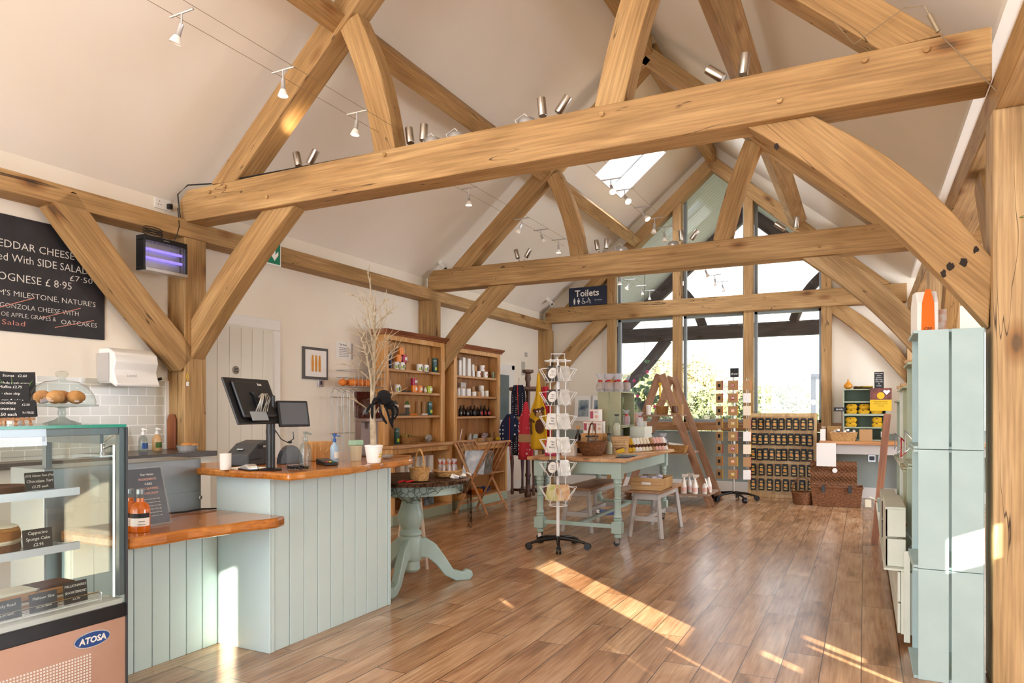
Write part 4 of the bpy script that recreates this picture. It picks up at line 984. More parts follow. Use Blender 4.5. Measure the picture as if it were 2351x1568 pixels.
# flasks and cartons
def flask(px, z, lab, x=-5.105, h=.17):
    t = thing('flask', lab, 'flask', (x, wy(px, x), z+.0005), group='dark green flasks on the near dresser')
    B().lathe([(.03, 0), (.033, .004), (.033, h*.9), (.03, h)], 18).make('flask_body', 'teal', t, smooth=True)
    B().lathe([(.0335, h*.8), (.0335, h*.82)], 18).make('steel_ring', 'alu', t)
    B().grid(lambda u, v: (.0335*math.cos(-.8+u*1.6), .0335*math.sin(-.8+u*1.6), .03+v*.04), 8, 2).make('printed_band', 'lime', t)
flask(998, S1[0], 'dark green flask at the right of the top dresser shelf', h=.19)
flask(987, S1[2], 'dark green flask on the third dresser shelf', h=.18)
flask(911, S1[3], 'dark green flask standing on the dresser base behind the dispenser', h=.2)
def carton(name, lab, px, z, d, mat, x=-5.105, cat='box', group=None, rz=0):
    if x < -5.15: d = (.035, d[1], d[2])
    d = (min(d[0], .13), d[1], d[2])
    return B().box(-d[0]/2, d[0]/2, -d[1]/2, d[1]/2, 0, d[2]).make(name, mat, loc=(x, wy(px, x), z+.0005), rz=rz, bevel=.002, label=lab, cat=cat, group=group)
carton('gift_carton', 'kraft carton behind the top shelf flask', 990, S1[0], (.08, .07, .19), 'kraft', -5.16)
carton('gift_carton', 'kraft carton beside the stacked mugs, top shelf', 935, S1[0], (.1, .09, .1), 'pine', -5.16)
carton('gift_carton', 'slim kraft carton, left of two on the third shelf', 960, S1[2], (.06, .055, .18), 'kraft', -5.16)
carton('gift_carton', 'slim kraft carton, right of two on the third shelf', 973, S1[2], (.06, .055, .18), 'kraft', -5.16)
carton('picture_book', 'thin blue book standing at the left of the top shelf', 888, S1[0], (.15, .014, .2), 'bowl', -5.105)
for i, px in enumerate((908, 935)):
    t = thing('sock_card', ('grey' if i == 0 else 'green and orange') + ' knitted socks on a hat-topped card, third shelf', 'socks', (-5.105, wy(px, -5.105), S1[2]+.0005))
    B().prism([(-.03, 0), (.03, 0), (.045, .02), (.03, .06), (.03, .1), (-.03, .1), (-.035, .05)], -.01, .01, 'x').make('socks', 'greyk', t, bevel=.004)
    B().prism([(-.05, .1), (.05, .1), (.055, .12), (.035, .135), (-.035, .135), (-.055, .12)], -.012, .012, 'x').make('sheep_face', 'ceramic', t, bevel=.004)
    B().prism([(-.035, .135), (.035, .135), (.03, .165), (0, .185), (-.03, .165)], -.01, .01, 'x').make('hat', 'leaf' if i else 'greyk', t, bevel=.004)
for i, (px, z, m_) in enumerate(((932, S1[1], 'greyk'), (925, S1[2], 'greyk'), (950, S1[2], 'orange'), (975, S1[2], 'ceramic'))):
    b = B()
    for k in range(5): b.ball((random.uniform(-.02, .02), -.05+.025*k, .012), .02, (1, 1.2, .6), 8, .1)
    b.make('folded_socks', m_, loc=(-5.105, wy(px, -5.105), z+.001), label=['grey patterned bundle of socks beside the orange mugs', 'dark bundle of folded socks under the sheep cards', 'orange toed bundle of socks on the third shelf', 'pale bundle of socks near the third shelf flask'][i], cat='socks', kind=None)
B().ball((0, 0, .03), .03, (.8, 1, 1)).ball((0, .0, .06), .016).make('sheep_ornament', 'ceramic', loc=(-5.105, wy(976, -5.105), S1[1]+.001), smooth=True, label='small white sheep ornament left of the lime mug', cat='ornament')
# baskets
def basket(name, lab, loc, rx, ry, h, mat, handle=0, rz=0, cat='basket', square=False, group=None, taper=.82, hs=1):
    t = thing(name, lab, cat, loc, rz=rz, group=group); n = 28
    def ring(k, r_out):
        a = 2*math.pi*k
        c_, s_ = math.cos(a), math.sin(a)
        if square:
            m_ = max(abs(c_), abs(s_)); c_, s_ = c_/m_**.8, s_/m_**.8
        return c_*r_out, s_*r_out
    b = B(); nr = max(5, int(h/.02))
    def f(u, v):
        q = taper + (1-taper)*v**.7; x, y = ring(u, q + .012*math.sin(u*2*math.pi*n/2*1.0 + v*nr*math.pi))
        return (x*rx, y*ry, h*v)
    b.grid(f, n*2, nr+1, closed_u=True)
    b.make('woven_side', mat, t, solid=.006)
    B().grid(lambda u, v: (ring(u, taper*v)[0]*rx, ring(u, taper*v)[1]*ry, .004), 24, 2, closed_u=True).make('woven_base', mat, t)
    pts = [(ring(i/24, 1)[0]*rx, ring(i/24, 1)[1]*ry, h) for i in range(24)]
    B().tube(pts, .007*hs, 6, closed=True).make('rim', mat, t)
    for k in range(1, 4):
        pass
    if handle:
        pts = [(0, ry*math.cos(a*math.pi/10)*.98, h + handle*math.sin(a*math.pi/10)) for a in range(11)]
        B().tube(pts, .007*hs, 6).make('handle', mat, t)
    return t
basket('wicker_basket', 'square wicker basket of patterned purses on the near dresser base', (-5.105, wy(938, -5.105), S1[3]+.001), .09, .14, .085, 'wicker', square=True, rz=0)
b = B()
for k in range(16): b.ball((random.uniform(-.05, .05), random.uniform(-.1, .1), .08+random.uniform(0, .03)), .02, (1, 1, .6), 8)
b.make('patterned_purses', flat('confetti_cloth', '25303a', .8, var='c9b24a', scale=60), loc=(-5.105, wy(938, -5.105), S1[3]), label='heap of dark confetti-patterned purses filling the square basket', cat='purses', kind='stuff')
o = B().ball((0, 0, .05), .05, (.6, 1.5, 1), 16).make('spotted_pouch', flat('spot_cloth', '1f2a3a', .8, var='d8d0c0', scale=70), loc=(-5.105, wy(984, -5.105), S1[3]+.0), smooth=True, label='round multicolour spotted pouch right of the wicker basket', cat='pouch')
for i, (px, dx) in enumerate(((1093, -5.12), (1118, -5.12))):
    basket('wicker_basket', ['low wicker tray basket, left on the far dresser base', 'low wicker tray basket, right on the far dresser base'][i], (dx, wy(px, dx), S2[3]+.001), .08, .085, .045, 'wicker_l', square=True)
    b = B()
    for k in range(5): b.tube([(random.uniform(-.05, .05), random.uniform(-.06, .06), .05), (random.uniform(-.05, .05), random.uniform(-.06, .06), .062), (random.uniform(-.05, .05), random.uniform(-.06, .06), .055)], .005, 5)
    b.make('black_glasses', 'black', loc=(dx, wy(px, dx), S2[3]), label=['tangle of black novelty glasses in the left tray basket', 'tangle of black novelty glasses in the right tray basket'][i], cat='glasses', kind='stuff')
# far dresser goods
for i, (px, w_, h, dx) in enumerate(((1053, .06, .215, 0), (1062, .065, .26, 0), (1074, .07, .255, 0), (1084, .05, .09, 0), (1083, .05, .09, 0))):
    z = S2[0] + (.091 if i == 4 else 0)
    carton('white_carton', f'white gift carton on the far dresser top shelf, {ORD[i]} of five' if i < 4 else 'small white carton stacked on another, far dresser top shelf', px, z, (.06, w_, h if i < 4 else .085), 'white', -5.105, group='white cartons on the far dresser')
carton('patterned_card', 'small square card printed with green leaves, far dresser top shelf', 1134, S2[0], (.03, .1, .1), flat('leafcard', 'c9cdb0', .6, var='5f7a4c', scale=40), -5.105, cat='card')
carton('wooden_block', 'orange-brown box at the back of the far dresser top shelf', 1088, S2[0], (.03, .12, .17), 'pine', -5.16)
def candle(px, z, r, h, lab, mat='cream', x=-5.105):
    t = thing('candle_jar', lab, 'candle', (x, wy(px, x), z+.0005), group='candles on the far dresser')
    B().lathe([(r*.95, 0), (r, .004), (r, h*.85)], 16).make('jar', mat, t, smooth=True)
    B().lathe([(r*1.03, h*.85), (r*1.03, h), (r*.4, h+.002)], 16).make('lid', 'kraft' if mat != 'cream' else 'cream', t, smooth=True)
for i, (px, z, r, h, m_) in enumerate(((1052, S2[1], .03, .12, 'white'), (1061, S2[1], .04, .125, 'white'), (1074, S2[1], .045, .12, 'white'), (1085, S2[1]+.08, .03, .06, 'kraft'), (1087, S2[1], .045, .078, 'ceramic'),
                              (1097, S2[1], .04, .07, 'kraft'), (1106, S2[1], .04, .085, 'cream'), (1105, S2[1]+.0875, .04, .075, 'cream'), (1116, S2[1], .038, .09, 'cream'))):
    candle(px, z, r, h, f'pale candle jar on the second far dresser shelf, {ORD[i]} from left' if i not in (3, 7) else ['', '', '', 'small kraft candle stacked on a pale jar', '', '', '', 'cream candle tin stacked on another, second far shelf'][i], m_)
carton('framed_note', 'grey printed card standing behind the white candles', 1063, S2[1], (.02, .14, .19), 'grey', -5.09, cat='card')
def dbottle(px, z, lab, x=-5.105, h=.15, band=None, s=1):
    t = thing('dark_bottle', lab, 'bottle', (x, wy(px, x), z+.0005), group='dark bottles on the third far dresser shelf')
    B().lathe([(.028*s, 0), (.03*s, .005), (.03*s, h*.62), (.012*s, h*.8), (.011*s, h)], 14).make('bottle_body', 'bottle_d', t, smooth=True)
    B().lathe([(.0125*s, h*.92), (.0125*s, h*1.02)], 10).make('cap', 'black', t)
    if band: B().grid(lambda u, v: (.0305*s*math.cos(-1+u*2), .0305*s*math.sin(-1+u*2), .02+v*.05), 6, 2).make('label', band, t)
for i, px in enumerate((1057, 1065, 1073, 1081, 1089, 1097, 1104, 1113, 1122, 1131)):
    dbottle(px, S2[2], f'dark glass bottle on the third far dresser shelf, {ORD[i]} from left', x=-5.105 - .05*(i % 2), h=(.15, .155, .13)[i % 3], band=(None, 'slate2', 'red')[min(2, i//3)])
t = thing('framed_print', 'small pale framed print leaning at the left of the far dresser base', 'picture', (-5.08, wy(1055, -5.08), S2[3]+.001), rz=R(-60))
B().box(-.07, .07, -.008, .0, 0, .2).make('frame', 'white', t, rot=(-.2, 0, 0)); B().box(-.055, .055, -.0095, -.008, .015, .185).make('print', 'bowl', t, rot=(-.2, 0, 0))
for i, (px, m_, w_, h) in enumerate(((1078, 'grey', .05, .12), (1090, 'wain', .08, .11), (1112, flat('navy_floral', '1f2a48', .8, var='c8a8a0', scale=50), .11, .12), (1131, 'kraft', .05, .13))):
    t = thing('fabric_pouch', ['grey triangular felt ornament behind the tray baskets', 'blue grey bag slumped behind the tray baskets', 'navy floral cloth pouch with red edge on the far dresser', 'pair of kraft gift tags hanging at the far dresser end'][i], 'pouch', (-5.12 if i < 3 else -5.105, wy(px, -5.12 if i < 3 else -5.105), S2[3]+.001))
    B().prism([(-w_, 0), (w_, 0), (w_*.8, h), (-w_*.5 if i else 0, h*1.02)], -.012, .012, 'x').make('pouch', m_, t, bevel=.004)
B().ball((0, 0, .03), .035, (1, 1, .85)).ball((0, .03, .035), .02).make('yellow_toy', 'yellow', loc=(-5.02, wy(1143, -5.02), S2[3]+.0), smooth=True, label='small yellow and red soft toy at the far dresser corner', cat='toy')
# base shelf goods of the near dresser
for i, px in enumerate((918, 935, 953, 968, 985)):
    carton('white_tube', f'tall white carton on the near dresser lower shelf, {ORD[i]} from left', px, .4405, (.08, .085, .33), 'white', -5.09, group='white cartons in the near dresser base')
carton('landscape_print', 'landscape photo print of hills and a lake in the near dresser base', 945, .1395, (.02, .3, .25), flat('landscape', '3f5560', .5, var='a9c0cc', scale=7), -5.02, cat='print')
carton('landscape_print', 'smaller dark landscape print beside the lake print', 985, .1395, (.02, .2, .22), flat('landscape_dark', '3c3a34', .5, var='7f93a0', scale=9), -5.02, cat='print')
for i in range(4):
    t_ = B().lathe([(.08-.012*i % 2*.01, 0), (.11, .012), (.105, .016), (.03, .006)], 20).make('dish', 'orange', loc=(-5.08, wy(1092, -5.08), .1395+.017*i+.0), smooth=True, label=f'orange rimmed dish, {ORD[i]} from the bottom of the stack in the far dresser base', cat='dish', group='stacked dishes in the far dresser base')
B().lathe([(.04, 0), (.06, .01), (.11, .07), (.107, .07), (.05, .012)], 24).make('bowl', 'bowl', loc=(-5.1, wy(1112, -5.1), .1395), smooth=True, label='dark patterned bowl in the far dresser base', cat='bowl')
carton('gift_carton', 'pale boxed mugs in the far dresser base', 1103, .4405, (.12, .2, .11), 'white', -5.1)
b = B()
for k in range(10): b.ball((random.uniform(-.03, .03), -.12+.026*k, .02), .022, (1, 1, .8), 8, .1)
b.make('bead_strings', 'black', loc=(-5.05, wy(1150, -5.05), .4405), label='row of dark bead strings on the far dresser lower shelf', cat='beads', kind='stuff')

# ================================================================== GOODS ON THE LEFT WALL
bd = B().box(XL+.001, XL+.012, 2.5, 3.557, 1.912, 2.735).make('chalkboard', 'slate', label='large black chalkboard menu on the left wall', cat='chalkboard')
def chalk(s_, px0, px1, px, py, size, mat='chalk'):
    y0, y1, z = on_x(px0, XL)[1], on_x(px1, XL)[1], on_x(px, XL, py)[2]
    o = text(bd, s_, (0, 0, 0), size, mat, right=(0, 1, 0), align='LEFT', bold=-.0006); xs = [v.co.x for v in o.data.vertices]
    q = (y1-y0)/(max(xs)-min(xs)); mt = Matrix(((0, 0, 1), (q, 0, 0), (0, 1, 0))).to_4x4(); mt.translation = (XL+.0135, y0-min(xs)*q, z); o.matrix_local = mt
chalk('CHEDDAR CHEESE', -48, 168, 140, 585, .078)
chalk('Served With SIDE SALAD', -55, 200, 110, 608, .08)
chalk('BOLOGNESE £ 8·95', -62, 162, 80, 646, .08)
chalk('£7·50', 158, 210, 183, 643, .06)
chalk("LEAGRAM'S MILESTONE, NATURE'S", -88, 217, 110, 686, .056)
chalk('GORGONZOLA CHEESE WITH', -42, 178, 90, 711, .05)
chalk('OE APPLE, GRAPES &', 0, 126, 60, 727, .045)
chalk('OATCAKES', 138, 220, 180, 744, .05)
chalk('Salad', 2, 55, 30, 742, .05, 'chalk_r')
for (a, c) in (((-10, 708), (80, 684)), ((95, 730), (185, 708)), ((126, 752), (216, 736))):
    p, q = on_x(a[0], XL+.0142, a[1]), on_x(c[0], XL+.0142, c[1])
    B().tube([p, q], .003, 4).make('chalk_stroke', 'chalk_r', bd)
t = thing('towel_dispenser', 'white curved paper towel dispenser on the left wall', 'dispenser', (XL+.002, 3.70, 1.535))
prof = [(0, .31), (.12, .31), (.19, .27), (.21, .2), (.185, .13), (.2, .08), (.23, .02), (.21, .0), (.15, .03), (0, .03)]
B().prism(prof, -.19, .19, 'y').make('cover', 'white', t, bevel=.012, smooth=True)
B().box(.0, .14, -.2, -.191, .04, .27).make('side_panel', 'grey', t, bevel=.01)
B().tube([(.1, .19, .08), (.13, .22, .07), (.15, .26, .085)], .012, 8).make('lever', 'black', t)
text(t, 'Leonid', (.207, -.05, .095), .03, 'grey', right=(0, 1, 0), shear=.3)
t = thing('wall_picture', 'framed print of three yellow feathers on the left wall', 'picture', (XL+.002, 5.96, 1.87))
B().box(0, .02, -.195, .195, -.175, .175).box(.019, .021, -.01, .01, -.01, .01).make('frame', flat('grey_wood_frame', '5d5a58', .6), t, bevel=.003)
B().box(.02, .0215, -.165, .165, -.145, .145).make('mount', 'paper', t)
for i in (-1, 0, 1): B().prism([(-.016, -.09), (.016, -.09), (.02, .0), (.012, .09), (-.012, .09), (-.02, .0)], .0216, .0226, 'x').make('feather', 'amberw', t, loc=(0, i*.055, 0))
t = thing('wall_notice', 'white printed notice taped to the wall by the dresser', 'notice', (XL+.002, 6.455, 2.05))
B().box(0, .002, -.15, .15, -.095, .095).make('sheet', 'paper', t); B().box(.002, .003, .12, .15, -.095, .095).make('grey_strip', 'grey', t)
text(t, 'The Haven', (.003, -.02, .065), .03, 'slate2', right=(0, 1, 0))
for i in range(6): text(t, 'please ask a member of staff', (.003, -.01, .03-.02*i), .014, 'dkgrey', right=(0, 1, 0))
t = thing('light_switch', 'small dark switch plate below the feather picture', 'switch', (XL+.001, 6.05, 1.66))
B().box(0, .012, -.045, .045, -.045, .045).make('plate', 'alu', t, bevel=.003); B().box(.012, .017, -.012, .012, -.02, .02).make('rocker', 'dkgrey', t)
p = on_x(375, XL, 470)
t = thing('wall_socket', 'white double wall socket above the wall plate with black plug', 'socket', (XL+.001, p[1], p[2]))
B().box(0, .012, -.09, .07, -.045, .045).make('plate', 'white', t, bevel=.003)
b = B()
for (dy, dz) in ((-.045, .018), (-.058, -.01), (-.032, -.01)): b.box(.012, .013, dy-.003, dy+.003, dz-.004, dz+.004)
b.make('pin_holes', 'black', t); B().cbox((.03, .04, -.01), (.035, .04, .045)).make('plug', 'black', t, bevel=.006)
# insect zapper hanging on the plate
t = thing('insect_zapper', 'black insect zapper with violet tubes hanging from the wall plate', 'insect killer', (-5.14, 3.87, 2.61))
B().box(-.05, .05, -.2, .2, .10, .14).box(-.05, .05, -.2, .2, -.14, -.115).box(-.05, .05, -.2, -.185, -.115, .10).box(-.05, .05, .185, .2, -.115, .10).make('case', 'black', t, bevel=.004)
B().box(-.045, -.035, -.185, .185, -.115, .1).make('reflector', 'alu', t)
for i, z in enumerate((-.03, .04)): B().cyl((0, -.18, z), (0, .18, z), .011, 12).make('violet_tube', 'blue_tube', t)
b = B()
for i in range(34): b.box(.036, .038, -.182+.011*i, -.180+.011*i, -.114, .1)
b.make('wire_guard', 'alu', t)
B().box(-.052, .054, -.185, .2, -.142, -.118).make('tray', 'alu', t); text(t, 'ADVENT', (.0515, 0, .12), .014, 'alu', right=(0, 1, 0))
b = B().tube([(-.0, .1, .14), (.02, .12, .2), (.0, .16, .29), (-.2, p[1]-3.83+.04, p[2]-2.61-.02)], .004, 6)
for k in range(3): b.tube([(.02, -.1+.09*math.cos(a*.8), .16+.02*k+.02*math.sin(a*.8)) for a in range(9)], .004, 6)
b.make('power_cord', 'cable', t)
t = thing('exit_sign', 'green emergency exit sign with white arrow on the wall plate', 'sign', (-5.17, 5.07, 2.895))
B().box(-.02, .012, -.13, .13, -.125, .13).make('housing', 'white', t, bevel=.004)
B().box(.0125, .0145, -.115, .115, -.11, .115).make('face', 'exitg', t)
B().prism([(-.012, .08), (.012, .08), (.012, -.02), (.05, .02), (.05, -.02), (0, -.08), (-.05, -.02), (-.05, .02), (-.012, -.02)], .0146, .0156, 'x').make('arrow', 'paper', t, loc=(0, .04, 0))
t = thing('key_hook', 'small yellow key fob hanging on the near left post', 'key', (-5.19, 4.14, 1.68))
B().tube([(.01, 0, 0), (.012, .01, -.04), (.01, 0, -.08), (.01, -.01, -.04)], .003, 5, closed=True).make('key_ring', 'yellow', t); B().cbox((.012, 0, -.1), (.006, .02, .035)).make('tag', 'paper', t)
# ceiling cameras, small wall units
def ceilcam(px, py, lab):
    r = _ray(px, py); k = (3.18 - .84*XL - EYE) / (r[2] - .84*r[0]); p = Vector((r[0]*k, r[1]*k, EYE + r[2]*k))
    t = thing('security_camera', lab, 'camera', p - Vector((-.06, 0, .07)))
    B().cyl((-.06, 0, .075), (0, 0, 0), .035, 14).cyl((-.02, 0, .02), (.06, -.05, -.04), .033, 16).make('housing', 'white', t, smooth=True)
    B().ball((.06, -.05, -.04), .02).make('lens', 'black', t)
ceilcam(1010, 602, 'white security camera on the ceiling slope left of the middle beam')
ceilcam(1256, 686, 'white security camera on the ceiling slope left of the Toilets sign')
B().box(0, .03, -.03, .03, -.04, .04).make('wall_sensor', 'grey', loc=(XL+.001, wy(1206, XL), 2.35), bevel=.004, label='small grey wall unit high beside the far post', cat='sensor')
B().box(0, .05, -.04, .04, -.06, .06).make('alarm_sensor', 'white', loc=(XL+.001, wy(1240, XL)-.0, 2.2), bevel=.012, label='white rounded motion sensor beside the far left post', cat='sensor')
B().box(0, .004, -.07, .07, -.12, .12).make('wall_poster', flat('notice_grey', 'b9b9b0', .7), loc=(XL+.001, wy(1201, XL), 2.1), label='grey printed notice high on the far left wall', cat='notice')

# ================================================================== PEDESTAL TABLE, BASKETS, LACE
t = thing('pedestal_table', 'round table on a turned pale green pedestal behind the counter', 'table', (-3.17, 4.56, 0))
B().lathe([(.44, .795), (.46, .80), (.465, .82), (.455, .83), (0, .832)], 48).make('tabletop', wood('round_top', '5c4030', '7a573f', '8d6a50', 0, .4), t, smooth=True)
B().lathe([(.40, .72), (.41, .725), (.41, .794)], 40).make('apron', 'pgreen', t)
B().lathe([(.06, .1), (.075, .12), (.07, .18), (.085, .2), (.085, .36), (.075, .375), (.09, .39), (.085, .41), (.065, .43), (.08, .45), (.10, .5), (.1, .54), (.08, .6), (.065, .66), (.085, .665), (.085, .68), (.07, .69), (.09, .70), (.09, .715), (.11, .72), (.13, .7201)], 32).make('pedestal', 'pgreen', t, smooth=True)
for i, a in enumerate((R(45), R(165), R(285))):
    pr = [(.05, .36), (.12, .355), (.2, .3), (.27, .2), (.34, .09), (.42, .065), (.45, .085), (.49, .07), (.5, .03), (.47, .0), (.36, .0), (.27, .05), (.2, .14), (.13, .2), (.05, .21)]
    B().prism(pr, -.03, .03, 'y').make('leg', 'pgreen', t, rz=a, bevel=.008, smooth=True)
TT = .833
lc = B(); rr_ = random.Random(2)
def lacef(u, v):
    a = 2*math.pi*u
    if v < .4: r = .47*v/.4; z = TT+.001
    else:
        q = (v-.4)/.6; dr = .10 + .05*math.sin(a*5) + (.24 if .02 < u < .10 else 0) + (.1 if .1 <= u < .2 else 0)
        r = .474 + .012*math.sin(a*19)*q; z = TT - dr*q
    return (r*math.cos(a), r*math.sin(a), z)
lc.grid(lacef, 140, 12, closed_u=True).make('lace_cloth', 'lace', loc=(-3.17, 4.56, .0), label='black lace cloth draped over the round pedestal table', cat='cloth')
basket('wicker_basket', 'pale wicker basket with tall hoop handle on the lace cloth', (-2.93, 4.33, TT+.003), .075, .075, .09, 'wicker_l', handle=.14, rz=R(60))
basket('wicker_tray', 'low round wicker tray of treats with red ribbons on the lace cloth', (-2.93, 4.72, TT+.003), .11, .13, .045, 'wicker_l')
for i in range(9):
    a = i*.7; t = thing('treat_cone', f'cellophane bag tied with red ribbon in the wicker tray, {ORD[i]} from the left edge', 'treat', (-2.93+.06*math.cos(a), 4.72+.07*math.sin(a), TT+.012), group='ribboned treat bags in the tray')
    B().lathe([(.008, 0), (.016, .03), (.012, .07), (.004, .09), (.014, .125)], 8).make('bag', 'cello', t); B().tube([(-.02, 0, .1), (0, 0, .088), (.02, .005, .105)], .003, 5).make('ribbon', 'red', t)
    B().lathe([(.006, .002), (.011, .03), (.009, .06)], 8).make('filling', 'tan', t)
b = B()
for i in range(7): b.cbox((random.uniform(-.04, .05), random.uniform(-.16, .16), .006), (.03, .035, .012), (random.random(), random.random(), random.random()*3))
b.make('tissue_scraps', 'paper', loc=(-2.82, 4.78, TT+.004), label='scraps of white tissue scattered at the tray edge', cat='tissue', kind='stuff')
B().tube([(0, 0, .0), (.03, .03, .012), (.06, .02, .005), (.09, .06, .012)], .007, 6).make('red_ribbon', 'red', loc=(-2.98, 4.13, TT+.006), label='curl of red ribbon between counter end and hoop basket', cat='ribbon')
t = thing('small_easel', 'pale wooden A-shaped frame standing behind the pedestal', 'easel', (-3.45, 4.98, 0), rz=R(25))
for s in (-1, 1): B().tube([(s*.13, 0, 0), (s*.06, 0, .7)], .016, 4).make('leg', flat('limed_wood', 'd8c8b8', .6), t)
B().box(-.12, .12, -.012, .012, .08, .11).make('rail', flat('limed_wood2', 'd8c8b8', .6), t)
# browser rack of prints
t = thing('print_rack', 'folding beech X-frame rack holding mounted prints by the dressers', 'rack', (-4.6, 8.28, 0))
for sy in (-1, 1):
    y = sy*.28
    for s in (-1, 1):
        y2 = y + s*.012
        B().tube([(s*.23, y2, 0), (-s*.27, y2, .93)], .018, 4).make('leg', 'beech', t)
for s in (-1, 1):
    B().box(s*.27-.02, s*.27+.02, -.3, .3, .925, .95).make('top_rail', 'beech', t, bevel=.004)
    for k in range(4): B().tube([(s*.265, -.2+.13*k, .93), (s*.06, -.2+.13*k, .56)], .008, 6).make('slat', 'beech', t)
    B().box(s*.20-.012, s*.20+.012, -.28, .28, .1, .13).make('stretcher', 'beech', t)
B().box(-.09, .09, -.28, .28, .5, .52).make('platform', 'beech', t)
for i in range(7):
    B().box(-.16, .16, -.003, .003, 0, .31).make('mounted_print', 'foil' if i else flat('ink_print', 'eef2f5', .3, var='9fb3c2', scale=7), loc=(-4.6, 8.03+.035*i, .521), rot=(R(-16), 0, 0),
        label=f'sleeved art print in the X-frame rack, {ORD[i]} from the front', cat='print', group='prints in the browser rack')
# clothes stand with aprons and bags
CX, CYY = -4.72, 9.98
t = thing('spindle_stand', 'dark turned wooden spindle stand carrying aprons near the far wall', 'stand', (CX, CYY, 0))
B().lathe([(.05, 0), (.06, .04), (.04, .08), (.035, .3), (.05, .34), (.035, .38), (.035, 1.8), (.05, 1.85), (.04, 1.93), (.09, 1.95), (.09, 1.99), (.0, 2.0)], 18).make('post', 'dkwood', t, smooth=True)
B().lathe([(.28, 1.66), (.3, 1.68), (.3, 1.71), (.28, 1.72)], 28).make('top_ring', 'dkwood', t)
for i in range(4):
    a = R(45+90*i); b = B().lathe([(.02, .0), (.03, .05), (.02, .1), (.018, .3), (.03, .5), (.02, .6), (.02, .72)], 12, o=(.26*math.cos(a), .26*math.sin(a), .05)); b.make('leg', 'dkwood', t, smooth=True)
for z_ in (.74, .08): B().box(-.28, .28, -.02, .02, z_, z_+.04).box(-.02, .02, -.28, .28, z_, z_+.04).make('cross_rail', 'dkwood', t, bevel=.004)
def starry(cols, star, scale=5, size=.28):
    m_, nt, b_ = newmat('spotted_' + cols); tcn = N(nt, 'TexCoord'); v = N(nt, 'TexVoronoi', Scale=scale*2.2); v.inputs['Randomness'].default_value = .25
    nt.links.new(tcn.outputs['Object'], v.inputs['Vector']); nt.links.new(ramp(nt, v.outputs['Distance'], [(size, star), (size+.03, cols)]), b_.inputs['Base Color']); b_.inputs['Roughness'].default_value = .85; return m_
def hang(name, lab, px, x, y, z0, pts, mat, cat, hook=True, amp=.02):
    """cloth item with a soft folded front; pts half-width profile from the top"""
    t = thing(name, lab, cat, (on_y(px, y)[0], y, z0)); n = len(pts)
    def f(u, v):
        i = v*(n-1); k = min(int(i), n-2); fr_ = i-k; w_ = pts[k][0]*(1-fr_)+pts[k+1][0]*fr_; z = pts[k][1]*(1-fr_)+pts[k+1][1]*fr_
        return ((u-.5)*2*w_, amp*math.sin(u*9+v*2)*(.3+v), z)
    B().grid(f, 16, 14).make('cloth', mat, t, smooth='all', solid=.012)
    if hook: B().tube([(0, 0, 0), (.0, .0, .06), (.02, 0, .09), (.0, 0, .11)], .004, 5).make('hook', 'steel', t)
    return t
